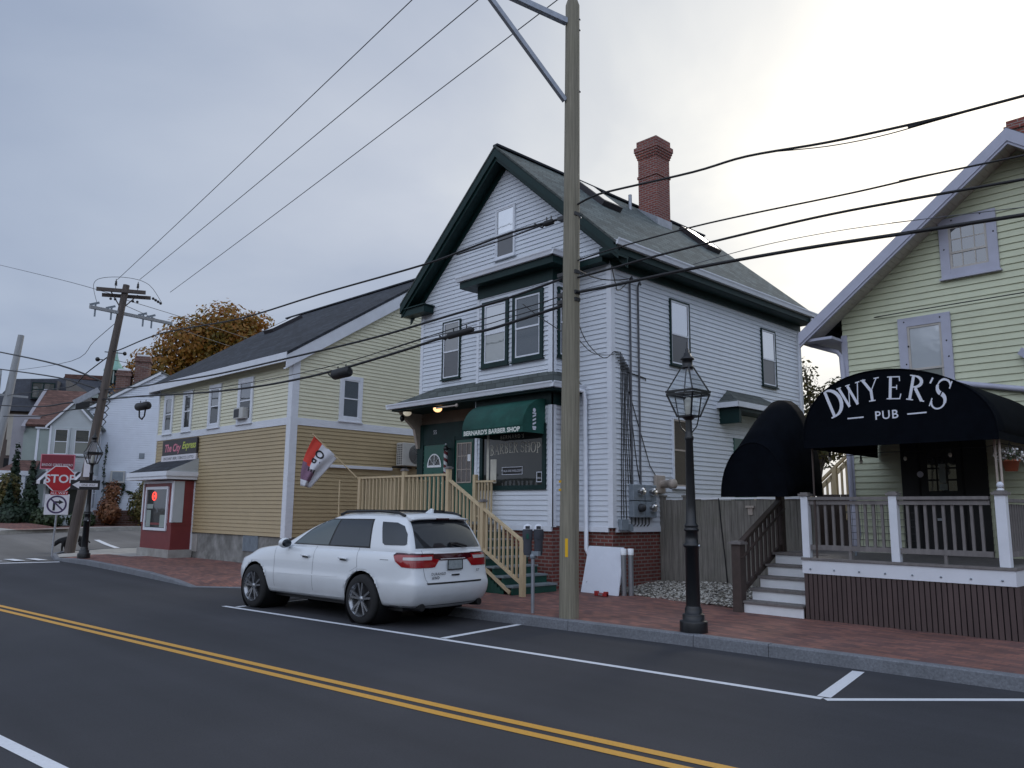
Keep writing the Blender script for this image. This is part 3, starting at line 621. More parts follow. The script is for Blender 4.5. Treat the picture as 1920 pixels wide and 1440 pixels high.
# boxed eaves: soffit, frieze and gutter on the right side; short returns at the front
mb=MB(); mb.box(XRt-.02,EX-.06,YF-.02,RY1-.25,7.10,7.17); mb.box(XRt+.018,XRt+.05,YF-.02,YB,6.93,7.10); mb.box(EX-.09,EX-.05,RY0+.02,RY1-.2,7.10,7.30)
hp(mb,'soffit','green_dark')
mb=MB(); mb.box(XRt-.02,EX-.06,RY0+.05,YF-.02,7.12,7.28); mb.box(-11.45,XRt-.02,RY0+.15,YF-.02,7.03,7.16); hp(mb,'eave_return','green_dark'); mb=MB(); mb.box(EXL+.02,-16.55,RY0+.05,YF-.018,6.98,7.16); hp(mb,'eave_return','green_dark')
mb=MB(); mb.prism([(-16.5,RY0,7.16),(EXL,RY0,7.16),(EXL,RY0+.4,7.36),(-16.5,RY0+.4,7.16)][::-1],(0,0,.03)); hp(mb,'return_roof','green_dark')
def gutter(mb,p0,p1,out,h=.12,d=.12):
    p0=Vector(p0);p1=Vector(p1);o=Vector(out)*d
    sec=[(0,0),(0,-h),(.72,-h),(.86,-h*.45),(1.,-h*.2),(1.,0),(.9,0),(.9,-h*.15),(.1,-h*.8),(.1,0)]
    a=[p0+o*u+Vector((0,0,w)) for u,w in sec]; b=[p1+o*u+Vector((0,0,w)) for u,w in sec]; n=len(sec)
    mb.raw(a+b,[(i,i+1,n+i+1,n+i) for i in range(n-1)]+[tuple(range(n)),tuple(range(n,2*n))[::-1]])
mb=MB(); gutter(mb,(EX-.06,RY0-.02,7.38),(EX-.06,RY1,7.38),(1,0,0),.13,.14); g=hp(mb,'gutter','trim_white')
mb=MB(); mb.box(-11.4,EX-.05,RY0+.13,RY0+.17,7.16,7.21); mb.build('return_edge','trim_white',g)
mb=MB(); mb.tube([(EX+.02,21.3,7.2),(EX-.1,21.4,7.0),(XRt+.1,YB-.25,6.8),(XRt+.08,YB-.25,1.2)],.045,8); hp(mb,'downspout','trim_white')
# chimney
mb=MB(); cx0,cx1,cy0,cy1=-13.82,-13.12,18.55,19.25
CX0,CX1=-13.55,-12.9
cy0,cy1=18.1,18.75
mb.box(CX0,CX1,cy0,cy1,9.3,11.45); mb.box(CX0-.025,CX1+.025,cy0-.025,cy1+.025,11.45,11.53)
for k in range(4): o=.0+.022*(k+1); mb.box(CX0-o,CX1+o,cy0-o,cy1+o,12.05+.075*k,12.05+.075*(k+1))
mb.box(CX0,CX1,cy0,cy1,11.53,12.05); mb.box(CX0-.088,CX1+.088,cy0-.088,cy1+.088,12.35,12.42); mb.box(CX0-.03,CX1+.03,cy0-.03,cy1+.03,12.42,12.62)
ch=mb.build('chimney','brick_chimney',roof)
mb=MB(); 
mb.prism([(CX0-.03,cy0-.03,top(CX0)-.05),(CX1+.03,cy0-.03,top(CX1)-.05),(CX1+.03,cy0-.03,top(CX1)+.20),(CX0-.03,cy0-.03,top(CX0)+.06)],(0,cy1-cy0+.06,0)); mb.build('flashing','galvanised',roof)
# skylights
for y0,y1,xa,xb in ((14.95,15.7,-12.35,-13.35),(19.75,20.45,-12.35,-13.3)):
    mb=MB(); nrm=Vector((SL,0,1)).normalized()
    P=lambda x,y,h:Vector((x,y,top(x)))+nrm*h
    fr=[P(xb,y0,0),P(xa,y0,0),P(xa,y1,0),P(xb,y1,0)]; mb.prism(fr,nrm*.14); s=mb.build('skylight','sign_charcoal',roof)
    m2=MB(); m2.face([P(xb+.07,y0+.07,.146),P(xa-.07,y0+.07,.146),P(xa-.07,y1-.07,.146),P(xb+.07,y1-.07,.146)]); m2.build('pane','skylight_glass',s)
mb=MB(); mb.tube([(-13.25,17.3,top(-13.25)-.1),(-13.25,17.3,top(-13.25)+.42)],.05,8); mb.build('vent_pipe','galvanised',roof)
# bay cap roof with gutter, deep dark soffit and green frieze
GX=BX1+.33; GY=BY-.34
mb=MB(); mb.raw([(BX0-.4,GY,7.26),(GX,GY,7.26),(GX,YF,7.26),(BX0-.4,YF,7.26),(BX0+.2,YF,7.50),(BX1-.2,YF,7.50)],[(0,1,5,4),(1,2,5),(3,0,4),(0,3,2,1)]); br=hp(mb,'bay_roof','shingle_green',auto=True)
mb=MB(); mb.box(BX0-.35,GX-.03,GY+.03,YF,7.02,7.19); mb.box(BX0,BX1+.04,BY-.04,YF,6.74,7.02); mb.build('bay_cornice','green_dark',br)
mb=MB(); gutter(mb,(BX0-.42,GY+.05,7.30),(GX+.02,GY+.05,7.30),(0,-1,0),.12,.12); gutter(mb,(GX-.05,GY-.05,7.30),(GX-.05,YF,7.30),(1,0,0),.12,.12); mb.build('gutter','trim_white',br)
# porch roof running across the front and round the bay
PG=11.97; PX0=-17.1; PXR=BX1+.32
mb=MB(); zt=4.42
mb.raw([(PX0,PG,zt),(PXR,PG,zt),(PXR,YF,zt),(PX0,YF,zt),(PX0+.75,YF,4.92),(BX0,YF,4.92),(BX0,BY,4.74),(BX1,BY,4.74),(BX1,YF,4.74)],[(0,1,7,6),(0,6,5,4),(1,2,8,7),(3,0,4),(0,3,2,1)])
pr_=hp(mb,'porch_roof','shingle_grey',auto=True)
mb=MB(); gutter(mb,(PX0-.02,PG+.05,4.44),(PXR+.02,PG+.05,4.44),(0,-1,0),.12,.12); gutter(mb,(PXR-.04,PG-.05,4.44),(PXR-.04,YF,4.44),(1,0,0),.12,.12); gutter(mb,(PX0+.04,YF,4.44),(PX0+.04,PG-.05,4.44),(-1,0,0),.12,.12); mb.build('gutter','trim_white',pr_)
mb=MB(); mb.box(PX0+.05,PXR-.05,PG+.06,YF,4.27,4.40); mb.box(BX0,BX1+.03,BY-.03,BY,4.0,4.27); mb.box(BX1,BX1+.03,BY-.03,YF,4.0,4.27); mb.build('porch_soffit','green_dark',pr_)
mb=MB(); mb.prism([(XL+.02,YF-.02,3.35),(XL+.02,YF-.02,4.27),(XL+.02,PG+.25,4.27),(XL+.02,PG+.4,4.12),(XL+.02,YF-.25,3.85),(XL+.02,YF-.12,3.35)],(.09,0,0)); hp(mb,'porch_bracket','beige_paint')
# entry: clapboard panel, green surround, two doors
mb=MB(); mb.siding((0,YF-.02,0),(1,0,0),(0,-1,0),lambda z:(XL+.12,BX0-.01),3.97,4.27,e=.075); hp(mb,'transom_panel','clap_brown')
mb=MB()
for u0,u1,z0,z1,o in ((XL+.0,XL+.24,1.5,3.97,.06),(-15.86,-15.50,1.5,3.6,.06),(-14.78,BX0,1.5,3.6,.06),(XL,BX0,3.60,3.97,.055),(-16.80,-15.86,3.43,3.6,.05),(-15.5,-14.78,3.5,3.6,.05)): wbar(mb,Bf,u0,u1,z0,z1,-.01,o)
hp(mb,'door_surround','green_dark')
mb=MB(); wbar(mb,Bf,-16.78,-15.87,1.5,3.42,-.01,.032)
for u0,u1 in ((-16.66,-16.38),(-16.27,-15.99)):
    for z0,z1 in ((1.7,2.2),(2.32,2.72)): wbar(mb,Bf,u0,u1,z0,z1,.03,.042)
d1=hp(mb,'door','green_door')
mb=MB(); c=(-16.33,2.86); rr=.29
arc=[(c[0]+rr*math.cos(PI*k/14),c[1]+rr*1.15*math.sin(PI*k/14)) for k in range(15)]
arc2=[(c[0]+(rr-.05)*math.cos(PI*k/14),c[1]+.035+(rr-.06)*1.15*math.sin(PI*k/14)) for k in range(15)]
for k in range(14): mb.face([Bf(*arc[k],.045),Bf(*arc[k+1],.045),Bf(*arc2[k+1],.045),Bf(*arc2[k],.045)])
wbar(mb,Bf,c[0]-rr,c[0]+rr,c[1]-.02,c[1]+.035,.03,.046)
for a in (45,90,135): mb.bar(Bf(c[0],c[1]+.03,.043),Bf(c[0]+.25*math.cos(rad(a)),c[1]+.03+.27*math.sin(rad(a)),.043),.018,.006)
fl=mb.build('fan_window','white_paint',d1)
mb=MB(); mb.face([Bf(*p,.0335) for p in arc2]); mb.build('pane','pane_dark',fl)
mb=MB(); mb.sphere(Bf(-15.95,2.42,.07),.03,8); mb.build('door_handle','gold_leaf',d1)
mb=MB(); wbar(mb,Bf,-15.5,-14.78,1.5,3.5,-.01,.03); d2=hp(mb,'door','green_door')
mb=MB(); a0,a1,b0,b1=-15.42,-14.86,2.42,3.42; ring(mb,Bf,a0,a1,b0,b1,.03,.03,.05)
for k in (1,2): wbar(mb,Bf,a0+(a1-a0)*k/3-.008,a0+(a1-a0)*k/3+.008,b0,b1,.03,.044)
for k in (1,2): wbar(mb,Bf,a0,a1,b0+(b1-b0)*k/3-.008,b0+(b1-b0)*k/3+.008,.03,.043)
gl=mb.build('door_grid','beige_paint',d2); mb=MB(); mb.face([Bf(a0,b0,.035),Bf(a1,b0,.035),Bf(a1,b1,.035),Bf(a0,b1,.035)]); mb.build('pane','pane_blind_brown',gl)
mb=MB(); wbar(mb,Bf,-15.0,-14.87,2.95,3.12,.046,.049); mb.build('door_notice','white_paint',d2)
mb=textmb('55',.15,(-16.3,YF-.058,3.70),(1,0,0),(0,0,1)); hp(mb,'house_number','letter_white')
# shop window in the bay
mb=MB(); ring(mb,Bb,-13.80,-11.70,2.20,3.62,.10,-.01,.055); sw=hp(mb,'shop_window','green_dark')
mb=MB(); mb.face([Bb(-13.70,2.30,.024),Bb(-11.80,2.30,.024),Bb(-11.80,3.52,.024),Bb(-13.70,3.52,.024)]); mb.build('pane','pane_dark',sw)
mb=MB(); x=0; word='BARBER SHOP'; tot=sum(GL[c][0] for c in word); k=1.62/tot; hgt=.23
for c in word:
    mid=(x+GL[c][0]/2)*k-.81; rise=.045*(1-(mid/.81)**2); 
    glyph(mb,c,lambda a,b,l,x=x,rise=rise:Bb(-12.66+x*k-.81+a*k,2.98+rise+b*hgt,.026+l)); x+=GL[c][0]
mb.build('window_lettering','gold_leaf',sw)
mb=textmb("BERNARD'S",.12,Bb(-12.75,3.34,.027),(1,0,0),(0,0,1),spacing=1.3); mb.build('window_lettering','gold_leaf',sw)
mb=MB(); wbar(mb,Bb,-13.05,-12.42,2.55,2.70,.026,.029); a=mb.build('window_sign','letter_black',sw)
mb=MB(); ring(mb,Bb,-13.06,-12.41,2.54,2.71,.012,.026,.031); textmb('WALK INS WELCOME',.07,Bb(-12.735,2.60,.031),(1,0,0),(0,0,1),mb=mb); mb.build('window_sign_text','letter_white',a)
mb=MB(); ring(mb,Bb,-11.98,-11.82,2.36,2.58,.015,.026,.030); textmb('OPEN',.05,Bb(-11.90,2.43,.03),(1,0,0),(0,0,1),mb=mb); mb.build('window_sign','letter_white',sw)
mb=MB(); wbar(mb,Bb,-13.58,-13.5,2.32,3.5,.0255,.027); wbar(mb,Bb,-13.45,-13.25,2.36,2.9,.0255,.026); mb.build('shop_blind','gold_leaf',sw)
# windows
G_='green_dark'
window(H,Bf,-16.10,-15.38,5.10,6.64,.035,G_,'trim_white','pane_mid','screen_dark',rail=.47)
window(H,Bf,-14.10,-13.40,7.90,9.22,.035,'trim_white','trim_white','pane_sky','screen_dark',rail=.48)
window(H,Bb,-13.80,-12.90,5.05,6.62,.09,G_,'trim_white','pane_shade','pane_lace',rail=.5)
window(H,Bb,-12.76,-11.80,5.05,6.62,.09,G_,'trim_white','pane_blind_dark','pane_blind_dark',rail=.48)
window(H,Bbr,12.42,12.86,5.05,6.62,.06,G_,'trim_white','pane_mid','screen_dark')
window(H,Br,15.06,15.85,5.11,6.67,.035,G_,'trim_white','pane_sky','screen_dark',rail=.47)
window(H,Br,19.24,20.0,5.11,6.67,.035,G_,'trim_white','pane_sky','screen_dark',rail=.47)
window(H,Br,15.06,15.74,2.30,3.88,.035,'trim_white','beige_paint','pane_blind_brown','pane_blind_brown',rail=.54)
# side door hood
mb=MB(); mb.raw([(-9.87,17.0,4.40),(-9.87,19.6,4.40),(XRt,19.6,4.40),(XRt,17.0,4.40),(XRt,17.5,4.78),(XRt,19.1,4.78)],[(0,1,5,4),(3,0,4),(1,2,5),(0,3,2,1)]); hd=hp(mb,'door_hood','shingle_grey',auto=True)
mb=MB(); mb.box(-9.90,-9.86,16.98,19.62,4.28,4.41); mb.box(XRt,-9.86,16.96,16.995,4.28,4.405); mb.build('hood_fascia','trim_white',hd)
mb=MB(); mb.box(XRt,-9.92,17.1,17.2,3.9,4.28); mb.box(XRt,-9.92,17.2,19.5,4.2,4.27); mb.build('hood_bracket','green_dark',hd)
mb=MB(); wbar(mb,Br,17.7,18.7,1.5,3.6,-.01,.04); hp(mb,'side_door','green_door')
# front downspout with its elbow and boot
mb=MB(); mb.tube([(PXR-.02,YF-.35,4.34),(-11.12,YF-.14,4.30),(-11.12,YF-.10,4.1),(-11.10,YF-.10,.98),(-10.98,YF-.13,.85),(-10.42,12.55,.28),(-10.36,12.5,.16)],.048,8); hp(mb,'downspout','trim_white')
mb=MB(); mb.tube([(-10.36,12.62,.22),(-10.2,12.72,.26),(-10.12,12.85,.5),(-10.14,12.9,.74),(-10.24,12.94,.76)],.035,8); hp(mb,'drain_pipe','white_paint')
# awning over the shop window
A=thing('shop_awning','rounded green fabric awning with the barber shop name over the shop window','awning',(-12.71,12.28,3.4),0)
ax0,ax1,ay=-13.68,-11.74,11.60
prof=[]; 
for k in range(9):
    t=PI/2*k/8; prof.append((BY-.01-(BY-ay)*math.sin(t)*1.0,3.52+.62*math.cos(t)))
mb=MB()
for (y0,z0),(y1,z1) in zip(prof[:-1],prof[1:]): mb.face([(ax0,y0,z0),(ax0,y1,z1),(ax1,y1,z1),(ax1,y0,z0)],0,True)
mb.face([(ax0,ay,3.52),(ax0,ay,3.38),(ax1,ay,3.38),(ax1,ay,3.52)])
for x in (ax0,ax1): mb.face([(x,BY-.01,3.38)]+[(x,y,z) for y,z in prof]+[(x,ay,3.38)])
for x in (ax0+.004,ax1-.004): mb.face([(x,BY-.01,3.38)]+[(x,y,z) for y,z in prof]+[(x,ay,3.38)])
mb.build('canopy','green_awning',A,world=True,auto=True)
mb=textmb("BERNARD'S BARBER SHOP",.135,((ax0+ax1)/2-.02,ay-.006,3.40),(1,0,0),(0,0,1),bold=.006,spacing=1.02)
b=max(v[0] for v in mb.v)-min(v[0] for v in mb.v); k=1.80/b; mb.v=[((v[0]-(ax0+ax1)/2)*k+(ax0+ax1)/2,v[1],v[2]) for v in mb.v]
mb.build('awning_lettering','letter_cream',A,world=True)
mb=MB(); X=ax1+.005; 
def sd(y,z): return (X,y,z)
yc=11.93
mb.face([sd(yc-.055,3.48),sd(yc+.055,3.48),sd(yc+.055,3.52),sd(yc-.055,3.52)]); mb.face([sd(yc-.04,3.44),sd(yc+.04,3.44),sd(yc+.05,3.475),sd(yc-.05,3.475)])
for k in range(3): mb.face([sd(yc-.05,3.54+k*.08),sd(yc+.05,3.58+k*.08),sd(yc+.05,3.62+k*.08),sd(yc-.05,3.58+k*.08)])
mb.face([sd(yc-.055,3.78),sd(yc+.055,3.78),sd(yc+.055,3.81),sd(yc-.055,3.81)]); mb.face([sd(yc+.045*math.cos(a*PI/6),3.86+.045*math.sin(a*PI/6)) for a in range(12)])
mb.build('awning_emblem','letter_white',A,world=True)
# two turning barber poles
def barber_pole(x,y,z0,z1,r,label):
    T=thing('barber_pole',label,'barber pole',(x,y,z0),0,'barber poles on the house front')
    h=z1-z0
    mb=MB(); mb.lathe([(r,h*.2),(r,h*.8)],16); mb.build('striped_tube','barber_stripe',T)
    mb=MB(); mb.lathe([(0,0),(r*.7,0),(r*1.2,h*.1),(r*1.15,h*.2),(r,h*.2)],16); mb.lathe([(r,h*.8),(r*1.15,h*.8),(r*1.2,h*.88),(r*.6,h*.93),(0,h*.94)],16); mb.build('cap','black_metal',T)
    mb=MB(); mb.sphere((0,0,h*.97),r*.6,10); mb.build('finial','chrome_tube',T)
    mb=MB(); mb.bar((0,0,h*.12),(0,.14,h*.12),.03,.03); mb.bar((0,0,h*.86),(0,.14,h*.86),.03,.03); mb.build('bracket','black_metal',T)
barber_pole(-15.68,12.76,2.48,3.42,.052,'slim red and white striped barber pole between the two green doors')
barber_pole(-11.38,12.55,3.42,4.25,.085,'fat red and white striped barber pole half hidden behind the wooden utility pole')
# soffit lamps
for x,m,l,g in ((-16.6,'lamp_off','white lamp under the porch roof at its left end, above the corner bracket',None),(-15.35,'lamp_warm','lit amber lamp under the porch roof above the brown clapboard panel',None)):
    T=thing('porch_lamp',l,'lamp',(x,12.2,4.27),0,'lamps under the porch roof')
    mb=MB(); mb.lathe([(0,0),(.12,0),(.13,-.03),(0,-.035)],14); mb.build('lamp_base','black_metal',T)
    mb=MB(); mb.sphere((0,0,-.05),.11,12,sq=(1,1,.8)); mb.build('lamp_globe',m,T)
T=thing('security_camera','small dark spotlight hanging at the porch corner bracket','spotlight',(-16.95,12.35,4.2))
mb=MB(); mb.tube([(0,0,.07),(0,-.02,-.02)],.015,6); mb.build('bracket','black_metal',T); mb=MB(); mb.sphere((0,-.05,-.09),.07,10,sq=(.8,1,1.2)); mb.build('lamp_head','black_metal',T)
T=thing('awning_crank','grey horizontal metal rod with round end under the porch gutter','bracket',(-14.4,12.0,4.2))
mb=MB(); mb.tube([(-.75,0,.0),(.0,0,.0)],.02,8); mb.sphere((0.02,0,0),.045,8); mb.build('rod','beige_paint',T)
# ---------------------------------------------------------------- meters, conduits and loose cables on the side wall
T=thing('electric_meter_bank','grey bank of four round electric meters on the white side wall','meter',(XRt,13.46,1.6))
mb=MB()
for iy,y0 in enumerate((13.46,13.87)):
    for iz,z0 in enumerate((1.64,1.99)): mb.box(XRt+.017,XRt+.15,y0,y0+.39,z0,z0+.335)
mb.build('meter_box','meter_grey',T,world=True,bevel=.01)
for y in (13.68,14.08):
    for z in (1.84,2.18):
        m2=MB(); m2.lathe([(0,.10),(.075,.10),(.085,.06),(.085,0)],14,(XRt+.15,y,z),axis='x')
        m2.build('meter_dial','pane_mid' if not(y<13.7 and z<2) else 'grille_dark',T,world=True)
for y,zt in ((13.55,6.80),(13.84,6.74)):
    mb=MB(); mb.tube([(XRt+.05,y,2.33),(XRt+.05,y,zt-.08),(XRt+.07,y,zt),(XRt+.12,y-.02,zt+.03),(XRt+.15,y-.03,zt-.04)],.022,8); mb.build('conduit','grey_cable',T,world=True)
mb=MB(); mb.box(XRt+.02,XRt+.12,13.1,13.32,1.38,1.60); mb.box(XRt+.02,XRt+.1,13.36,13.5,1.36,1.5); mb.build('junction_box','meter_grey',T,world=True)
for k in range(6): mb=MB(); y=13.5+.12*k; mb.tube([(XRt+.06,y,1.66),(XRt+.06,y,1.5),(XRt+.05,y-.05,1.46)],.012,6); mb.build('cable_tail','black_cable',T,world=True)
T=thing('cable_bundle','tangle of black service cables running down the white side wall','cable',(XRt,13.35,5.2))
for k in range(7):
    y0=13.12+.045*k; y1=[13.2,13.28,13.38,13.44,13.52,13.62,13.86][k]; ze=[1.6,1.62,1.55,2.34,2.34,2.34,2.34][k]
    pts=[(XRt+.05,13.0+.04*k,5.1-.06*k),(XRt+.04,y0+.1,5.12-.05*k),(XRt+.03,y0+.12,4.8)]
    for j in range(1,7): t=j/6; pts.append((XRt+.028,y0+.12+(y1-y0-.12)*t*t+R.uniform(-.015,.015),4.8+(ze-4.8)*t))
    mb=MB(); mb.tube(pts,.010,6); mb.build('cable','black_cable',T,world=True)
mb=MB(); mb.tube([(XRt+.03,13.45,4.72),(XRt+.03,14.1,4.66),(XRt+.03,14.1,4.6)],.012,6); mb.build('cable','black_cable',T,world=True)
mb=MB(); mb.tube([(XRt+.03,13.5,4.3),(XRt+.03,14.2,2.75),(XRt+.03,14.45,2.5)],.009,6); mb.build('cable','black_cable',T,world=True)
T=thing('gas_regulator','beige round vent box on the white wall beside the electric meters','vent',(XRt,14.5,2.4))
mb=MB(); mb.box(XRt+.017,XRt+.10,14.33,14.68,2.16,2.55); mb.build('vent_plate','beige_paint',T,world=True,bevel=.02)
mb=MB(); mb.lathe([(0,.34),(.10,.34),(.105,.22),(.085,.22),(.085,0)],14,(XRt+.10,14.53,2.36),axis='x'); mb.build('vent_cap','beige_paint',T,world=True)
# ------------------------------------------------------------------ tan entry stairs and platform
T=thing('entry_stairs','green wooden entry stairs and platform with tan railings, leading to the green doors','stairs',(-13.,11.6,0.15))
DX0,DX1,DY0,DY1,DZ=-16.62,-13.2,10.86,12.92,1.5
mb=MB(); mb.box(DX0,DX1,DY0,DY1,DZ-.05,DZ); mb.box(DX0,DX1,DY0+.02,DY0+.06,DZ-.24,DZ-.05); mb.build('platform','tread_grey',T,world=True)
nst=8; rise=(DZ-.15)/nst; run=.272
SX=DX1+run*(nst-1)
tr=MB(); rs=MB(); SY0,SY1=10.90,12.15
for k in range(nst-1):
    z=.15+rise*(k+1); x1=SX-run*k; x0=x1-run
    y1=SY1 if k>0 else SY1-.0
    tr.box(x0-.0,x1+.03,SY0,y1,z-.035,z); rs.box(x1-.03,x1,SY0+.01,y1,z-rise,z-.035)
tr.build('stair_treads','tread_grey',T,world=True); rs.build('stair_risers','green_step',T,world=True)
# boarded skirt below the stair and the platform
mb=MB(); x=DX0
while x<SX-.05:
    zt=DZ-.25 if x<DX1 else .15+(SX-x)/run*rise-.16
    if zt>.2: mb.box(x,x+.088,10.925,10.945,.13,zt)
    x+=.092
mb.box(DX0+.01,SX-.3,10.95,10.96,.13,.4)
mb.build('skirt','green_step',T,world=True)
mb=MB(); mb.bar((DX1-.1,10.90,DZ-.20),(SX-.05,10.90,.19),.03,.07); mb.build('stringer','deck_tan',T,world=True)
PST={}
def post(x,y,z0,z1,w=.095,cap=True,m='deck_tan',capm='weathered_grey',par=None):
    mb=MB(); mb.box(x-w/2,x+w/2,y-w/2,y+w/2,z0,z1); p=mb.build('post',m,par or T,world=True,bevel=.005)
    if cap: mb=MB(); mb.box(x-w*.72,x+w*.72,y-w*.72,y+w*.72,z1,z1+.035); mb.box(x-w*.5,x+w*.5,y-w*.5,y+w*.5,z1+.035,z1+.055); mb.build('post_cap',capm,p)
    return p
def rail(p0,p1,w=.075,h=.045,m='deck_tan',name='rail',par=None):
    mb=MB(); mb.bar(p0,p1,w,h); return mb.build(name,m,par or T,world=True)
def balusters(p0,p1,h,n,w=.036,m='deck_tan',par=None,skip=()):
    """vertical balusters standing on the line p0-p1, one mesh shared"""
    p0=Vector(p0);p1=Vector(p1); me=None
    for k in range(n):
        if k in skip: continue
        q=p0.lerp(p1,(k+1)/(n+1))
        if me is None:
            mb=MB(); mb.box(-w/2,w/2,-w/2,w/2,0,h); o=mb.build('baluster',m,par or T,world=True); me=o.data
        else:
            o=bpy.data.objects.new('baluster',me); col.objects.link(o); o.parent=(par or T); o.matrix_parent_inverse=WM[(par or T).name].inverted()
        o.location=q
yr=10.87
post(DX0+.02,yr,1.1,2.52,cap=False); post(-14.82,yr,1.1,2.62); post(-13.24,yr,.15,2.62); post(-12.13,yr,.15,1.92); post(-10.98,yr,.15,1.25,cap=False)
rail((DX0,yr,2.5),(-14.87,yr,2.5)); rail((-14.77,yr,2.5),(-13.29,yr,2.5)); rail((DX0,yr,1.66),(-14.87,yr,1.66)); rail((-14.77,yr,1.66),(-13.29,yr,1.66))
balusters((DX0,yr,1.68),(-14.87,yr,1.68),.80,11); balusters((-14.77,yr,1.68),(-13.29,yr,1.68),.80,9)
def stair_rail(y,xt,zt,xm,zm,xb,zb,n1,n2,low=.80):
    rail((xt,y,zt),(xm-.04,y,zm+.02)); rail((xm+.04,y,zm-.02),(xb,y,zb)); rail((xt,y,zt-low),(xm-.04,y,zm-low+.02)); rail((xm+.04,y,zm-low-.02),(xb,y,zb-low))
    balusters((xt,y,zt-low),(xm,y,zm-low),low-.01,n1); balusters((xm,y,zm-low),(xb,y,zb-low),low-.01,n2)
stair_rail(yr,-13.2,2.38,-12.13,1.80,-11.02,1.20,8,8)
post(-13.80,12.12,DZ,2.56,cap=False); rail((-13.76,12.12,2.40),(-13.15,12.12,2.40)); rail((-13.76,12.12,1.62),(-13.15,12.12,1.62)); balusters((-13.76,12.12,1.62),(-13.15,12.12,1.62),.77,5)
rail((DX0,yr,2.5),(DX0,DY1,2.5)); rail((DX0,yr,1.66),(DX0,DY1,1.66)); balusters((DX0,yr,1.68),(DX0,DY1,1.68),.8,15); post(DX0,11.9,1.1,2.55)
# flag on the platform corner
FB=Vector((DX0,10.84,2.50))
vdir=Vector((math.cos(rad(136.17+15)),math.sin(rad(136.17+15)),0)) # placeholder direction, replaced below
e=Vector((math.cos(rad(136.1687-75)),math.sin(rad(136.1687-75)),0))   # the flag hangs across this direction
T2=thing('open_flag','red white and purple OPEN flag drooping from a slanted pole at the platform corner','flag',FB)
tip=FB-e*1.14+Vector((0,0,1.02))
mb=MB(); mb.tube([FB+Vector((0,0,-.12))+e*.08,tip],[.016,.012],8); mb.sphere(tip,.025,8); mb.build('flag_pole','deck_tan',T2,world=True)
nx,ny=20,22
per=Vector((-e.y,e.x,0))
def flagpt(s,t):      # s along the pole from the tip, t away from it; the cloth hangs and gathers
    a=tip.lerp(FB,.03+.50*s)
    v0=-e*.27+Vector((0,0,-1.20)); v1=-e*.60+Vector((0,0,-.74))
    f=v0.lerp(v1,s)*t-e*(.10*math.sin(PI*t)*(1-s)) 
    return a+f+per*((.075*math.sin(6.5*s+2.6*t)+.035*math.sin(15*s+5*t))*(.25+t))
mb=MB()
vs=[flagpt(i/nx,j/ny) for j in range(ny+1) for i in range(nx+1)]
for j in range(ny):
    for i in range(nx):
        s=(i+.5)/nx; t=(j+.5)/ny; mi=0 if s<.33 else 1
        if t>.60-.25*(.5-s) and s<.66: mi=2
        if t>.86: mi=1
        a=j*(nx+1)+i; mb.raw([vs[a],vs[a+1],vs[a+nx+2],vs[a+nx+1]],[(0,1,2,3)],mi,True)
fl=mb.build('flag_cloth',['fabric_red','fabric_white','fabric_purple','fabric_purple'],T2,world=True,auto=True); sm=fl.modifiers.new('thickness','SOLIDIFY'); sm.thickness=.004
cam_side=-1 if per.dot(Vector((0,0,0))-FB)<0 else 1
mb=MB()
for k,ch in enumerate('OPEN'):
    def fn(a,b,k=k):
        t=.13+.205*k+a*.50; s=.60-(b-.02)*1.05
        return flagpt(s,t)+per*cam_side*.012
    textmb(ch,.42,(0,0,0),(1,0,0),(0,0,1),fn=fn,align='LEFT',bold=.012,mb=mb)
mb.build('flag_letters','fabric_black',T2,world=True)
T3=thing('support_pole','thin bare wooden pole standing upright below the OPEN flag','pole',(-16.95,10.5,.15))
mb=MB(); mb.tube([(0,0,0),(.02,0,1.2),(0,0,2.3)],.016,8); mb.build('pole','deck_tan',T3)
# leaning white panel, level, grey pipes, gravel
T=thing('leaning_panel','plain white rectangular panel leaning against the brick foundation','panel',(-10.42,12.45,.15))
mb=MB(); mb.prism([(-.49,0,0),(.49,-.03,0),(.44,.22,.90),(-.49,.25,.90)],(0,.03,.008)); mb.build('board','panel_white',T,bevel=.004)
mb=MB(); mb.tube([(-.38,.04,.2),(-.34,.03,.22)],.004,6); mb.build('scuff','meter_grey',T)
T=thing('toolbox_level','small red tool lying on the pavement in front of the white panel','tool',(-10.13,12.16,.152))
mb=MB(); mb.box(-.15,.15,-.03,.03,0,.06); mb.box(-.15,-.08,-.04,.04,0,.09); mb.box(.08,.15,-.04,.04,0,.09); mb.build('tool_body','red_tool',T,bevel=.008)
mb=MB(); mb.box(-.05,.05,-.032,.032,.015,.05); mb.build('tool_window','chrome_tube',T)
for k,(x,y,l) in enumerate(((-9.93,12.60,'grey metal pipe with white cap, nearer the white panel'),(-9.84,12.71,'grey metal pipe with white cap, nearer the wooden fence'))):
    T=thing('capped_pipe',l,'pipe',(x,y,.12),0,'capped pipes standing by the house corner')
    mb=MB(); mb.lathe([(.052,0),(.052,.80)],14); mb.build('tube','chrome_tube',T)
    mb=MB(); mb.lathe([(.06,.80),(.06,.92),(0,.925)],14); mb.build('cap','white_paint',T)
mb=MB(); 
gx0,gx1=-10.5,-7.05
def gz(x,y): return .12+.20*max(0,min(1,(y-12.6-.28*(-7.1-x)*.6)/1.8))+.02*math.sin(3*x+2*y)
gy0=lambda x:12.42+(.16)*max(0,-7.2-x)
ni,nj=14,10
vs=[];
for j in range(nj+1):
    for i in range(ni+1):
        x=gx0+(gx1-gx0)*i/ni; y=gy0(x)+(14.62-gy0(x))*j/nj; vs.append((x,y,gz(x,y)+(.03 if j>0 else .0)))
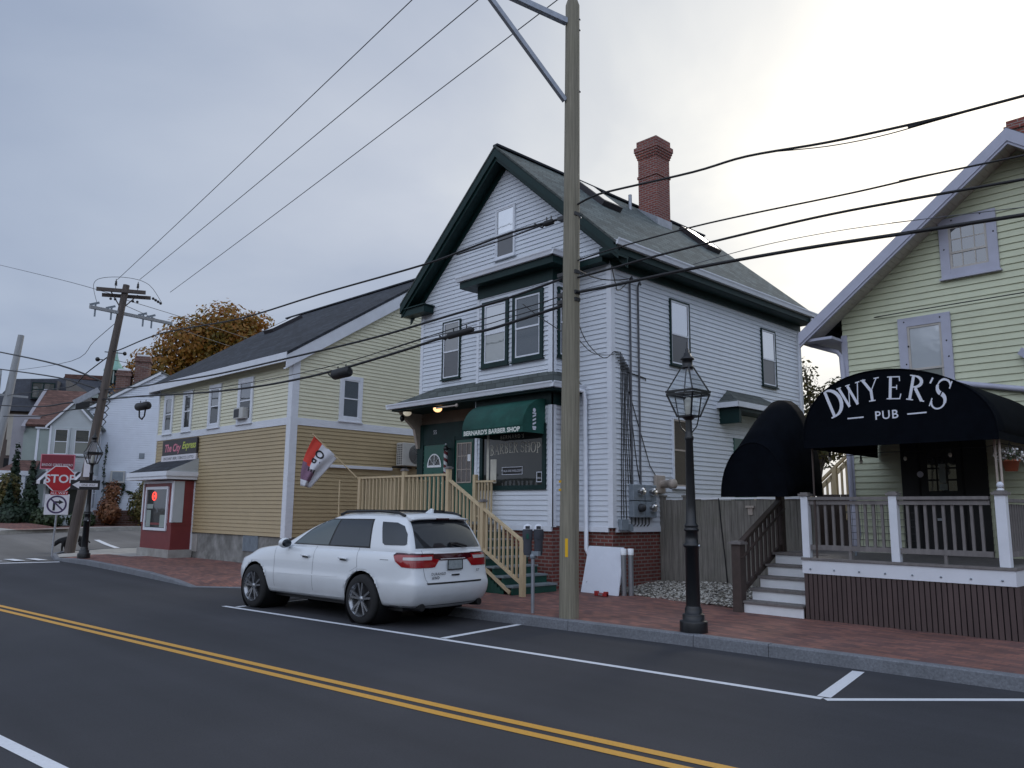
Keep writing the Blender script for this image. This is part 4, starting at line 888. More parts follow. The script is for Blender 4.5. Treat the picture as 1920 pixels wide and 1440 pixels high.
mb.raw(vs,[(j*(ni+1)+i,j*(ni+1)+i+1,(j+1)*(ni+1)+i+1,(j+1)*(ni+1)+i) for j in range(nj) for i in range(ni)])
struct(mb,'gravel_bed','concrete_old')
mat('pebble',(.36,.34,.30),.8,.55,14.)
mb=MB(); ico=[(0,0,1),(.89,0,.45),(.28,.85,.45),(-.72,.53,.45),(-.72,-.53,.45),(.28,-.85,.45),(.72,.53,-.45),(-.28,.85,-.45),(-.89,0,-.45),(-.28,-.85,-.45),(.72,-.53,-.45),(0,0,-1)]
icf=[(0,1,2),(0,2,3),(0,3,4),(0,4,5),(0,5,1),(1,6,2),(2,7,3),(3,8,4),(4,9,5),(5,10,1),(6,7,2),(7,8,3),(8,9,4),(9,10,5),(10,6,1),(11,7,6),(11,8,7),(11,9,8),(11,10,9),(11,6,10)]
for _ in range(4200):
    x=R.uniform(gx0,gx1); y0=gy0(x); y=R.uniform(y0-.03,14.55); 
    if x<XRt+.0 and y>YF: continue
    s=R.uniform(.014,.032); a=R.uniform(0,6.28); q=(R.uniform(.7,1.3),R.uniform(.7,1.3),R.uniform(.5,.8)); z=gz(x,y)+.03+R.uniform(0,.018)
    mb.raw([(x+s*q[0]*(v[0]*math.cos(a)-v[1]*math.sin(a)),y+s*q[1]*(v[0]*math.sin(a)+v[1]*math.cos(a)),z+s*q[2]*v[2]) for v in ico],icf)
def pebblemat():
    m,n,b=nt('pebbles'); g=N(n,'ShaderNodeNewGeometry'); r=ramp(n,[(0,(.05,.045,.04)),(.3,(.16,.145,.12)),(.6,(.34,.32,.28)),(.85,(.5,.48,.44)),(1,(.62,.60,.56))]); n.links.new(g.outputs['Random Per Island'],r.inputs[0]); n.links.new(r.outputs[0],b.inputs['Base Color']); b.inputs['Roughness'].default_value=.8
pebblemat()
struct(mb,'gravel','pebbles',kind='stuff')
# ------------------------------------------------------------------ grey board fence
T=thing('board_fence','weathered grey vertical board fence behind the gravel bed','fence',(-8.8,14.6,.15))
x=XRt+.02; k=0
mb=MB()
while x<-6.9:
    w=R.uniform(.135,.15); mb.box(x,x+w-.006,14.6+R.uniform(-.004,.004),14.625,.12,2.02+R.uniform(-.012,.012)); x+=w
mb.box(XRt,-6.9,14.626,14.66,.5,.6); mb.box(XRt,-6.9,14.626,14.66,1.6,1.7)
mb.build('fence_boards','fence_grey',T,world=True)
mb=MB(); mb.box(XRt+.75,-6.9,14.575,14.66,2.03,2.065); mb.build('fence_cap','white_paint',T,world=True)
for x in (XRt+.06,XRt+.66):
    mb=MB(); mb.box(x-.05,x+.05,14.56,14.66,.12,2.08); p=mb.build('fence_post','fence_grey',T,world=True); mb=MB(); mb.box(x-.07,x+.07,14.54,14.68,2.08,2.12); mb.build('post_cap','fence_grey',p)
mb=MB(); mb.box(-8.34,-8.24,14.58,14.6,1.72,1.86); mb.box(-8.38,-8.2,14.555,14.6,1.86,1.90); mb.build('latch_plate','beige_paint',T,world=True)
mb=MB(); mb.tube([(-9.0,14.58,2.05),(-8.96,14.585,1.5),(-8.9,14.585,.9),(-8.85,14.58,.3)],.012,6); mb.build('cable','black_cable',T,world=True)
# ------------------------------------------------------------------ tan building
TR=rad(1.953)
TH=thing('tan_house','two storey building with cream upper siding, tan lower siding and dark roof','house',(-20.49,11.026,0.),TR)
def tp(mb,name,m,label=None,parent=None,**k): return mb.build(name,m,parent or TH,label=label,**k)
UL=-9.22; TD=10.2; TRZ=9.62; VR=5.1; EV=5.90; SLT=(TRZ-EV-.25)/(VR+.3)
ttop=lambda v: TRZ-SLT*abs(v-VR)
mb=MB(); mb.box(UL+.03,-.03,.03,TD-.03,-.05,.97); tp(mb,'foundation','concrete_old')
mb=MB(); mb.box(-6.1,-5.4,-.005,.04,.35,.9); tp(mb,'foundation_patch','concrete')
mb=MB(); 
for u0,u1 in ((-2.36,-1.5),):
    mb.box(u0,u1,-.0,.05,.5,.955)
    for k in range(12): mb.box(u0+.02+.07*k,u0+.05+.07*k,-.015,.0,.5,.955)
tp(mb,'basement_vent','meter_grey')
lo=MB(); lo.box(UL+.012,-.012,.012,TD-.012,.96,4.15)
lo.siding((0,0,0),(1,0,0),(0,-1,0),lambda z:(UL,0),.96,4.12,e=.113,lip=.024); lo.siding((0,0,0),(0,1,0),(1,0,0),lambda z:(0,TD),.96,4.12,e=.113,lip=.024)
tp(lo,'lower_wall','vinyl_tan')
up=MB(); tw=lambda v: ttop(v)-.20
pr=[(-.012,.012,4.1),(-.012,TD-.012,4.1),(-.012,TD-.012,tw(TD)),(-.012,VR,TRZ-.22),(-.012,.012,tw(0))]; up.prism(pr,(UL+.024,0,0))
up.siding((0,0,0),(1,0,0),(0,-1,0),lambda z:(UL,0),4.3,6.03,e=.109,lip=.023)
def tg(z):
    if z<tw(0): return (0,TD)
    d=(TRZ-.2-z)/SLT; return (VR-d,VR+d)
up.siding((0,0,0),(0,1,0),(1,0,0),tg,4.3,TRZ-.3,e=.109,lip=.023)
up.siding((UL,0,0),(0,-1,0),(-1,0,0),lambda z:(-tg(z)[1],-tg(z)[0]),4.3,TRZ-.3,e=.109,lip=.023)
tp(up,'upper_wall','vinyl_cream')
Tf=on((0,0,0),(1,0,0),(0,-1,0)); Tr=on((0,0,0),(0,1,0),(1,0,0))
board(TH,Tf,UL,-.17,4.10,4.31,.035,world=False,name='belt_board'); board(TH,Tr,.17,TD,4.10,4.31,.035,world=False,name='belt_board')
board(TH,Tf,-.19,.035,.93,6.1,.036,world=False); board(TH,Tr,-.034,.19,.93,6.25,.036,world=False); board(TH,Tf,UL-.02,UL+.07,.96,6.05,.03,world=False)
mb=MB()
for v1 in (-.33,TD+.33):
    P=lambda u,v,dz:(u,v,ttop(v)+dz)
    mb.prism([P(UL-.25,VR,0),P(.17,VR,0),P(.17,v1,0),P(UL-.25,v1,0)],(0,0,-.09))
rf=tp(mb,'roof','shingle_dark',auto=True)
for u in (.12,UL-.2):
    mb=MB()
    for v1 in (-.33,TD+.33):
        mb.prism([(u,VR,TRZ-.09),(u,v1,ttop(v1)-.09),(u,v1,ttop(v1)-.48),(u,VR,TRZ-.50)],(.04 if u>0 else -.04,0,0))
        mb.prism([(u,VR,TRZ-.48),(u,v1,ttop(v1)-.46),(u,v1,ttop(v1)-.49),(u,VR,TRZ-.52)],(-.12 if u>0 else .12,0,0))
    mb.build('rake_board','trim_white',rf)
mb=MB(); mb.box(UL-.22,.155,-.35,-.31,5.86,6.12); mb.box(UL-.22,.115,-.31,.02,6.02,6.05); mb.build('fascia','trim_white',rf)
mb=MB(); mb.box(-4.1,-3.95,-.30,-.2,5.90,6.02); mb.build('eave_light','black_metal',rf)
mb=MB(); vv0,vv1=3.15,4.35; nr=Vector((0,-SLT,1)).normalized()
Q=lambda u,v,h:Vector((u,v,ttop(v)))+nr*h
fr=[Q(-7.7,vv0,0),Q(-7.0,vv0,0),Q(-7.0,vv1,0),Q(-7.7,vv1,0)]; mb.prism(fr,nr*.13); s=mb.build('skylight','sign_charcoal',rf)
mb=MB(); mb.face([Q(-7.64,vv0+.06,.135),Q(-7.06,vv0+.06,.135),Q(-7.06,vv1-.06,.135),Q(-7.64,vv1-.06,.135)]); mb.build('pane','skylight_glass',s)
mb=MB(); mb.bar((UL-.25,VR,TRZ+.01),(.17,VR,TRZ+.01),.22,.05); mb.build('ridge_cap','shingle_dark',rf)
for u0,u1 in ((-8.70,-7.93),(-7.13,-6.40),(-5.16,-4.32),(-3.17,-2.22)):
    window(TH,Tf,u0,u1,4.30,5.72,.12,world=False,up='pane_mid',lo='pane_dark',rail=.5,wt=.13)
window(TH,Tr,1.55,2.36,4.34,5.72,.12,world=False,up='pane_blind_dark',lo='pane_blind_dark',wt=.12)
mb=MB(); mb.box(-3.05,-2.46,-.22,.0,4.44,4.78); ac=tp(mb,'air_conditioner','ac_white',bevel=.01); mb=MB(); mb.box(-3.01,-2.70,-.226,-.22,4.48,4.74); mb.build('grille','grille_dark',ac)
mb=MB(); wbar(mb,on((UL,0,0),(0,-1,0),(-1,0,0)),-.5,-.05,4.7,5.9,0,.05); tp(mb,'shutter','slate')
# red projecting shop front
RB=thing('red_storefront','dark red shop bay with shingled hood at the left end of the tan building','shop front',(-28.0,10.7,0.),TR)
loc=lambda u,v:(Matrix.Rotation(TR,2)@Vector((u,v)))+Vector((-20.49,11.026))
P0=loc(-8.2,-.7); RB.location=(P0.x,P0.y,0.15); WM[RB.name]=Matrix.Translation(RB.location)@Matrix.Rotation(TR,4,'Z')
# local: u to the right along the front, v back; front of the bay at v=0, main wall at v=.7
RW,RDp=2.4,.7
mb=MB(); mb.prism([(-.07,-.07,-.03),(RW+.07,-.07,-.03),(RW+.07,RDp,-.03),(-.07,RDp,-.03)],(0,0,.28)); mb.build('plinth','concrete',RB)
mb=MB(); mb.box(0,RW,0,RDp,.25,2.47); mb.box(-.015,RW+.015,-.015,RDp,1.02,1.09); mb.build('bay_body','red_paint',RB)
Rf=on((0,0,0),(1,0,0),(0,-1,0)); Rc=on((RW,0,0),(0,1,0),(1,0,0))
mb=MB(); ring(mb,Rf,.26,2.06,.84,2.27,.09,-.005,.05); f=mb.build('window','trim_white',RB)
mb=MB(); mb.face([Rf(.35,.93,.012),Rf(1.97,.93,.012),Rf(1.97,2.18,.012),Rf(.35,2.18,.012)]); mb.build('pane','pane_dark',f)
mb=MB(); mb.tube([Rf(.95+.15*math.cos(t*PI/9),1.96+.13*math.sin(t*PI/9),.02) for t in range(19)],.02,6); textmb('OPEN',.11,Rf(.95,1.92,.016),(1,0,0),(0,0,1),bold=.004,mb=mb); mb.build('neon_sign','neon',f)
mb=MB(); wbar(mb,Rf,.4,.75,.95,1.5,.013,.02); wbar(mb,Rf,.42,.9,1.55,1.7,.013,.02); wbar(mb,Rf,1.5,1.9,.95,1.35,.013,.02); mb.build('window_poster','siding_sage',f)
board(RB,Rf,-.03,.06,1.1,2.45,.03,world=False,name='trim_board'); board(RB,Rf,.06,RW-.1,2.38,2.46,.03,world=False,name='trim_board')
board(RB,Rc,.02,.33,1.12,2.44,.03,'siding_pale',world=False,name='pale_panel'); board(RB,Rf,RW-.10,RW+.03,1.12,2.44,.031,'trim_white',world=False,name='trim_board'); board(RB,Rc,RDp-.05,RDp-.005,.25,2.45,.03,world=False,name='trim_board')
mb=MB(); mb.raw([(-.75,-.34,2.74),(RW+.16,-.34,2.74),(RW+.16,RDp,2.74),(-.75,RDp,2.74),(-.55,RDp,3.22),(RW+.16,RDp,3.22)],[(0,1,5,4),(3,0,4)],0); mb.raw([(RW+.16,-.34,2.74),(RW+.16,RDp,2.74),(RW+.16,RDp,3.22)],[(0,1,2)],1); mb.raw([(-.75,-.34,2.74),(RW+.16,-.34,2.74),(RW+.16,RDp,2.74),(-.75,RDp,2.74)],[(3,2,1,0)],1)
hd=mb.build('hood',['shingle_dark','siding_pale'],RB)
mb=MB(); mb.prism([(-.75,-.36,2.60),(-.75,-.36,2.75),(RW+.18,-.36,2.75),(RW+.18,-.36,2.60)],(0,.03,0)); mb.box(RW+.15,RW+.18,-.33,RDp,2.60,2.75); mb.box(-.78,RW+.14,-.33,RDp,2.50,2.60); mb.build('hood_fascia','trim_white',hd)
# shop sign
SG=thing('shop_sign','dark shop sign with pink and yellow-green lettering above the shingled hood','sign',tuple(loc(-8.44,-.035))+(3.86,),TR)
mb=MB(); mb.box(0,2.72,-.06,0,-.33,.20); mb.build('sign_board','sign_charcoal',SG,bevel=.006)
mb=MB(); mb.box(-.02,2.72,-.065,-.005,-.56,-.335); mb.build('sign_strip','sign_white',SG)
mb=MB(); t=textmb('The City',.36,(.82,-.064,-.2),(1,0,0),(0,0,1),bold=.010,shear=.25); t.build('sign_lettering','sign_pink',SG)
t=textmb('Express',.33,(2.13,-.064,-.14),(1,0,0),(0,.0,1),bold=.008,shear=.3); t.build('sign_lettering','sign_lime',SG)
t=textmb('DISCOUNT  BEER | TOBACCO | LOTTO',.135,(1.36,-.068,-.49),(1,0,0),(0,0,1)); t.build('sign_lettering','letter_black',SG)
# condenser and duct on the side wall
AC=thing('heat_pump','white wall mounted heat pump with a round fan grille, beside the green pilaster','air conditioner',tuple(loc(.05,3.7))+(3.1,),TR)
mb=MB(); mb.box(.02,.36,0,.95,0,.72); mb.build('cabinet','ac_white',AC,bevel=.02)
mb=MB(); mb.lathe([(.0,.362),(.27,.364),(.30,.372),(.30,.36)],24,(0,.53,.37),axis='x'); mb.build('fan_grille','grille_dark',AC)
mb=MB()
for k in range(7): r=.04+.04*k; mb.tube([(.375,.53+r*math.cos(t*PI/10),.37+r*math.sin(t*PI/10)) for t in range(21)],.004,4,cap=False)
mb.build('grille_rings','ac_white',AC)
mb=MB()
for k in range(9): 
    for j in range(3): mb.box(.08+.09*j,.13+.09*j,-.004,0,.06+.07*k,.10+.07*k)
mb.build('side_louvres','grille_dark',AC)
mb=MB(); mb.box(.0,.4,.1,.14,-.07,-.02); mb.box(.0,.4,.8,.84,-.07,-.02); mb.tube([(.1,-.2,-.05),(.12,.3,-.04),(.16,.5,-.05)],.03,6); mb.build('bracket','black_metal',AC)
DU=thing('line_duct','long white horizontal duct on the tan wall left of the heat pump','duct',tuple(loc(.02,1.1))+(2.98,),TR)
mb=MB(); mb.box(.018,.09,0,2.45,-.04,.05); mb.build('duct','trim_white',DU,bevel=.01)
# ------------------------------------------------------------------ pale yellow pub house
PH=thing('pub_house','pale yellow clapboard pub house with lavender grey trim, cut by the picture edge','house',(-3.2,18.5,0.))
QX0,QX1,QY=-6.34,-.1,14.8; QM=-3.24; QR=8.05; QS=.775
qtop=lambda x:QR-QS*abs(x-QM)
def qp(mb,name,m,parent=None,**k): return mb.build(name,m,parent or PH,world=(parent is None),**k)
mb=MB(); mb.box(QX0+.03,QX1,QY+.03,23.,-.05,1.0); qp(mb,'foundation','concrete_old')
mb=MB(); qw=lambda x:qtop(x)-.16
mb.prism([(QX0+.012,QY+.012,.9),(QX1,QY+.012,.9),(QX1,QY+.012,qw(QX1)),(QM,QY+.012,QR-.2),(QX0+.012,QY+.012,qw(QX0))],(0,8.2,0))
def qg(z):
    if z<qw(QX0): return (QX0,QX1)
    d=(QR-.16-z)/QS; return (QM-d,QM+d)
mb.siding((0,QY,0),(1,0,0),(0,-1,0),qg,.95,QR-.3,e=.115,lip=.022); mb.siding((QX0,0,0),(0,-1,0),(-1,0,0),lambda z:(-23,-QY),.95,5.2,e=.115)
qp(mb,'wall','clap_yellow')
Qf=on((0,QY,0),(1,0,0),(0,-1,0))
board(PH,Qf,QX0-.02,QX0+.09,1.0,5.1,.03,'trim_lavender')
mb=MB()
for xe in (-6.95,.45):
    mb.prism([(QM,14.28,QR),(xe,14.28,qtop(xe)),(xe,14.28,qtop(xe)-.06),(QM,14.28,QR-.07)],(0,9,0))
rf=qp(mb,'roof','shingle_grey',auto=True)
for xe in (-6.95,.45):
    mb=MB(); P=lambda x,dz,y:(x,y,qtop(x)+dz)
    mb.prism([P(QM,-.02,14.25),P(xe,-.02,14.25),P(xe,-.24,14.25),P(QM,-.24,14.25)],(0,.04,0)); mb.prism([P(QM,-.24,14.27),P(xe,-.24,14.27),P(xe,-.29,14.27),P(QM,-.29,14.27)],(0,.05,0)); mb.build('rake_board','trim_lavender',rf)
    mb=MB()
    n=46
    for k in range(n):
        a=QM+(xe-QM)*k/n; b=QM+(xe-QM)*(k+.94)/n
        mb.prism([P(a,-.20,14.30),P(b,-.20,14.30),P(b,-.225,14.30),P(a,-.225,14.30)],(0,.5,0))
    mb.build('rake_soffit','soffit_beige',rf)
mb=MB(); mb.box(-6.9,QX0,14.32,22.9,4.98,5.03); mb.build('eave_soffit','trim_lavender',rf)
mb=MB(); mb.tube([(-6.98,14.45,5.12),(-6.98,22.8,5.06)],.055,8); mb.tube([(-6.95,14.55,5.08),(-6.9,14.6,4.98),(-6.45,14.78,4.80),(QX0-.03,14.76,4.7),(QX0+.0,14.74,4.2),(QX0+.03,14.74,2.0)],.045,8); mb.build('downspout','trim_lavender',rf)
mb=MB(); mb.box(-3.9,-2.6,17.2,18.1,7.0,9.45); mb.box(-3.94,-2.56,17.16,18.14,9.25,9.33); mb.build('chimney','brick_chimney',rf)
TL='trim_lavender'
window(PH,Qf,-5.31,-4.44,3.30,5.24,.15,TL,'soffit_beige','pane_shade','pane_lace',rail=.52,wt=.16)
w=window(PH,Qf,-4.52,-3.62,5.83,6.90,.15,TL,'soffit_beige','pane_mid','pane_mid',rail=.38,wt=.16,muntin=(3,2,1))
mb=MB(); 
for dx,dz in ((-5.15,4.72),(-4.52,4.74),(-5.2,5.17),(-4.6,5.17),(-5.2,4.4),(-4.5,4.46)): mb.sphere(Qf(dx,dz,.055),.017,6)
for dx,dz in ((-4.45,6.35),(-4.3,6.85),(-3.85,6.86),(-3.67,6.5)): mb.sphere(Qf(dx,dz,.055),.017,6)
qp(mb,'shutter_hook','black_metal')
mb=MB(); mb.tube([(-4.9,14.76,4.08),(-3.48,14.72,3.78),(-1.,14.7,3.3)],.05,8); qp(mb,'drain_pipe','trim_lavender')
mb=MB(); mb.bar((-3.42,14.74,4.4),(-3.2,14.66,4.2),.1,.12); qp(mb,'wall_bracket','trim_lavender')
# black door set in a dark frame
mb=MB(); wbar(mb,Qf,-5.42,-4.06,1.07,3.25,-.01,.04); dr=qp(mb,'door','door_black')
mb=MB(); 
for u0,u1,z0,z1,k in ((-5.02,-4.78,2.26,2.72,0),(-4.74,-4.48,2.26,2.80,0)): pass
ring(mb,Qf,-5.14,-4.42,1.1,3.05,.03,.04,.055); mb.build('door_frame','coat_black',dr)
mb=MB()
for iu in range(3):
    for iz in range(3):
        u0=-4.98+.16*iu; z0=2.16+.2*iz
        mb.face([Qf(u0,z0,.046),Qf(u0+.13,z0,.046),Qf(u0+.13,z0+.17,.046),Qf(u0,z0+.17,.046)])
mb.build('door_pane','pane_mid',dr)
mb=MB(); wbar(mb,Qf,-4.80,-4.70,2.30,2.62,.047,.05); wbar(mb,Qf,-4.81,-4.68,2.18,2.28,.047,.05); mb.build('door_notice','siding_sage',dr)
mb=MB(); mb.face([Qf(-5.1+.055*math.cos(t*PI/8),2.45+.055*math.sin(t*PI/8),.06) for t in range(16)]); mb.build('round_sticker','letter_white',dr)
mb=MB(); mb.box(-4.86,-4.76,14.70,14.74,1.66,1.70); mb.build('door_handle','chrome_tube',dr)
# ------------------------------------------------------------------ deck in front of the pub
D=thing('pub_deck','raised pub deck with white posts, grey railings, white fascia and dark brown slat skirt','deck',(-4.5,13.4,.12))
X0,X1,Y0,Y1,FZ=-6.0,-3.10,12.10,14.78,1.08
mb=MB(); y=Y0-.03
while y<Y1: mb.box(X0-.02,X1+.02,y,min(y+.134,Y1),FZ-.035,FZ); y+=.14
mb.build('deck_boards','weathered_grey',D,world=True)
mb=MB(); mb.box(X0-.01,X1+.005,Y0-.01,Y0+.03,FZ-.24,FZ-.04); mb.box(X1-.035,X1+.006,Y0+.032,Y1,FZ-.24,FZ-.04); mb.box(X0-.01,X0+.03,Y0+.032,Y1,FZ-.24,FZ-.04); mb.build('fascia','trim_white',D,world=True)
mb=MB()
for k in range(8): mb.lathe([(0,-.012),(.014,-.012),(.014,0)],8,(X0+.12+.375*k,Y0-.01,FZ-.17),axis='y')
mb.build('bolt_heads','meter_grey',D,world=True)
mb=MB(); x=X0
while x<X1-.02: mb.box(x+.006,x+.064,Y0+.004,Y0+.024,.13,FZ-.24); x+=.0735
y=Y0+.06
while y<Y1: mb.box(X1-.03,X1-.008,y,y+.06,.13,FZ-.24); y+=.0735
mb.build('slat_skirt','brown_slat',D,world=True)
mb=MB(); mb.box(X0+.02,X1-.05,Y0+.05,Y1,.1,FZ-.05); mb.build('deck_underside','core_dark',D,world=True)
mb=MB(); mb.box(X0,X1,Y0-.012,Y0+.0,.115,.135); mb.build('skirt_edge','concrete',D,world=True)
px=[X0+.055,-4.60,X1-.11]
for x in px: post(x,Y0+.06,FZ,2.03,.115 if x!=px[2] else .13,True,'trim_white','weathered_grey',D)
post(X1-.11,Y1-.1,FZ,2.03,.11,True,'trim_white','weathered_grey',D)
wg='weathered_grey'
for a,b,n in ((px[0]+.06,px[1]-.06,9),(px[1]+.06,px[2]-.14,9)):
    rail((a,Y0+.06,1.99),(b,Y0+.06,1.99),.10,.045,wg,par=D); rail((a,Y0+.06,1.925),(b,Y0+.06,1.925),.035,.06,wg,par=D); rail((a,Y0+.06,1.24),(b,Y0+.06,1.24),.04,.075,wg,par=D)
    balusters((a,Y0+.085,1.25),(b,Y0+.085,1.25),.66,n,.036,wg,D)
    mb=MB(); m_=(a+b)/2; mb.box(m_-.02,m_+.02,Y0+.045,Y0+.08,FZ,1.21); mb.build('rail_foot',wg,D,world=True)
xr=X1-.11
rail((xr,Y0+.14,1.96),(xr,Y1-.16,1.96),.10,.045,wg,par=D); rail((xr,Y0+.14,1.24),(xr,Y1-.16,1.24),.04,.075,wg,par=D); balusters((xr,Y0+.14,1.25),(xr,Y1-.16,1.25),.66,19,.036,wg,D)
# wire mesh behind the left bay of the railing
mb=MB()
for k in range(7): mb.tube([(px[0]+.62,Y0+.13,1.28+.1*k),(px[1]+.28,Y0+.13,1.28+.1*k)],.0035,4)
for k in range(14): x=px[0]+.62+.075*k; mb.tube([(x,Y0+.13,1.26),(x,Y0+.13,1.92)],.003,4)
mb.build('wire_mesh','grille_dark',D,world=True)
# ------------------------------------------------------------------ black pub awning
W_=thing('pub_awning','big arched black awning with white pub lettering over the deck','awning',(-4.45,12.0,2.8))
AXc,AXw,AY0,AY1=-4.46,1.345,11.92,14.76
def archpt(t,y,hw=AXw,top_=1.0,zb=2.86,xc=AXc): return (xc+hw*math.cos(t)-.16*math.sin(t)**2,y,zb+top_*math.sin(t)**.92 if math.sin(t)>0 else zb)
n=26; mb=MB(); ts=[PI*k/n for k in range(n+1)]
fr=[archpt(t,AY0) for t in ts]
m=8
rows=[]
for j in range(m+1):
    y=AY0+(AY1-AY0)*j/m; rows.append([archpt(t,y,AXw+.012*math.sin(PI*j),1.0-.01*math.sin(3*j)) for t in ts])
for j in range(m):
    for k in range(n): mb.face([rows[j][k],rows[j][k+1],rows[j+1][k+1],rows[j+1][k]],0,True)
mb.face(fr[::-1]); 
mb.face([(AXc-AXw,AY0+.001,2.86),(AXc-AXw,AY0+.001,2.76),(AXc+AXw,AY0+.001,2.76),(AXc+AXw,AY0+.001,2.86)])
for s in (-1,1): mb.face([(AXc+s*AXw,AY0,2.86),(AXc+s*AXw,AY0,2.76),(AXc+s*AXw,AY1,2.76),(AXc+s*AXw,AY1,2.86)])
cv=mb.build('canopy','awning_black',W_,world=True,auto=True)
so=cv.modifiers.new('thickness','SOLIDIFY'); so.thickness=.008; so.offset=0
mb=MB(); mb.tube([archpt(t,AY0-.004) for t in ts],.012,6); mb.tube([archpt(t,AY0-.004) for t in (0,)]+[(AXc+AXw,AY0,2.76),(AXc-AXw,AY0,2.76)],.008,6); mb.build('edge_piping','awning_black',W_,world=True)
for x,y in ((AXc-AXw+.02,AY0+.22),(AXc+AXw-.08,AY0+.3),(AXc+AXw-.15,AY0+.36)):
    mb=MB(); mb.tube([(x,y,1.08),(x,y,2.85)],.016,8); mb.build('awning_frame_pole','brown_rail' if x<-5 else 'beige_paint',W_,world=True)
mb=MB(); cx,cz,r=-4.57,1.42,1.99; word="DWYER'S"; hts={'D':.44,'W':.33,'Y':.34,'E':.34,'R':.36,"'":.36,'S':.45}; ang={'D':19.6,'W':12.4,'Y':4.3,'E':-4.6,'R':-12.8,"'":-17.4,'S':-21.6}
for c in word:
    hgt=hts[c]; a=rad(ang[c]); w=GL[c][0]*.30*(1.12 if c in 'DS' else 1)
    ux,uz=math.cos(a),math.sin(a); rr=r-(.06 if c in 'DS' else 0)
    ox,oz=cx-rr*math.sin(a),cz+rr*math.cos(a)
    glyph(mb,c,lambda p,q,l,ox=ox,oz=oz,ux=ux,uz=uz,w=w,hgt=hgt,c=c:(ox+ux*(p/GL[c][0]-.5)*w-uz*q*hgt,AY0-.006-l,oz+uz*(p/GL[c][0]-.5)*w+ux*q*hgt))
mb.build('pub_lettering','letter_white',W_,world=True)
mb=textmb('PUB',.175,(-4.53,AY0-.007,3.13),(1,0,.01),(0,0,1),spacing=1.15,bold=.002)
for x0,x1 in ((-5.10,-4.86),(-4.24,-3.98)): mb.face([(x0,AY0-.007,3.165),(x1,AY0-.007,3.170),(x1,AY0-.007,3.190),(x0,AY0-.007,3.185)])
mb.build('pub_lettering','letter_white',W_,world=True)
# side awning over the steps
S2=thing('entry_awning','plain black hooded awning sloping over the pub side steps','awning',(-6.75,12.6,2.1))
mb=MB(); n=18; sects=[(12.12,-6.82,.60,2.02,.90),(12.45,-6.84,.61,2.03,1.16),(12.85,-6.86,.62,2.04,1.50),(13.2,-6.88,.61,2.05,1.70),(13.5,-6.88,.60,2.06,1.72)]
R_=[[(xc+hw*math.cos(PI*k/n),y,zb+h*math.sin(PI*k/n)) for k in range(n+1)] for y,xc,hw,zb,h in sects]
for a,b in zip(R_[:-1],R_[1:]):
    for k in range(n): mb.face([a[k],a[k+1],b[k+1],b[k]],0,True)
mb.face(R_[0][::-1])
cv=mb.build('canopy','awning_black',S2,world=True,auto=True); so=cv.modifiers.new('thickness','SOLIDIFY'); so.thickness=.008; so.offset=0
mb=MB(); mb.tube([(x,y-.003,z) for x,y,z in R_[0]],.011,6); mb.build('edge_piping','awning_black',S2,world=True)
# ------------------------------------------------------------------ pub side steps with brown rail
ST=thing('pub_steps','white riser steps with weathered treads and brown handrail beside the pub deck','stairs',(-6.55,12.6,.14))
nr=5; rz_=(1.08-.15)/nr; ru=.275; mb=MB(); mt=MB()
for k in range(nr):
    y=12.10+ru*k; z=.15+rz_*(k+1)
    mb.box(-7.05,-6.03,y,y+.02,z-rz_-.01,z-.035); mt.box(-7.08,-6.02,y-.035,y+ru+.0,z-.035,z)
mb.build('riser','white_paint',ST,world=True); mt.build('tread','weathered_grey',ST,world=True)
mb=MB(); mb.box(-7.15,-6.02,12.10+ru*nr,15.0,1.04,1.078); mb.build('landing','weathered_grey',ST,world=True)
mb=MB(); mb.prism([(-7.10,12.12,.13),(-7.10,13.6,.13),(-7.10,13.6,1.0),(-7.10,12.12,.18)],(.03,0,0)); mb.build('stair_side','brown_rail',ST,world=True)
post(-7.13,12.10,.13,1.24,.16,True,'brown_rail','weathered_grey',ST); post(-7.13,13.6,.13,2.06,.12,False,'brown_rail','brown_rail',ST)
rail((-7.13,12.1,1.22),(-7.13,13.6,2.0),.10,.05,'brown_rail',par=ST); rail((-7.13,12.1,.42),(-7.13,13.6,1.2),.05,.08,'brown_rail',par=ST)
balusters((-7.13,12.14,.44),(-7.13,13.6,1.22),.76,9,.04,'brown_rail',ST)
mb=MB(); mb.tube([(-7.07,12.02,1.02),(-7.05,12.12,1.03),(-7.05,12.3,1.13),(-7.05,13.6,1.84)],.022,8); mb.build('handrail','brown_rail',ST,world=True)
GT=thing('side_gate','dark board gate with four narrow open slots at the top of the pub steps','gate',(-6.6,15.0,1.08))
mb=MB(); 
for k in range(9):
    x=-7.1+.117*k
    if 3<=k<=6: mb.box(x,x+.10,15.0,15.03,1.08,1.62); mb.box(x,x+.07,15.0,15.03,1.62,1.98); mb.box(x,x+.10,15.0,15.03,1.98,2.12)
    else: mb.box(x,x+.112,15.0,15.03,1.08,2.12)
mb.build('gate_boards','brown_rail',GT,world=True)
BS=thing('back_staircase','tan wooden outdoor staircase with railing rising behind the pub deck','stairs',(-7.6,17.,0.1))
p0,p1=Vector((-8.35,17.0,2.10)),Vector((-6.7,17.0,3.55))
for dz,w,h in ((.0,.09,.05),(-.14,.04,.09),(-.86,.04,.09)): rail(p0+Vector((0,0,dz)),p1+Vector((0,0,dz)),w,h,'deck_tan',par=BS)
mb=MB(); mb.bar(p0+Vector((0,.03,-1.1)),p1+Vector((0,.03,-1.1)),.04,.26); mb.build('stringer','deck_tan',BS,world=True)
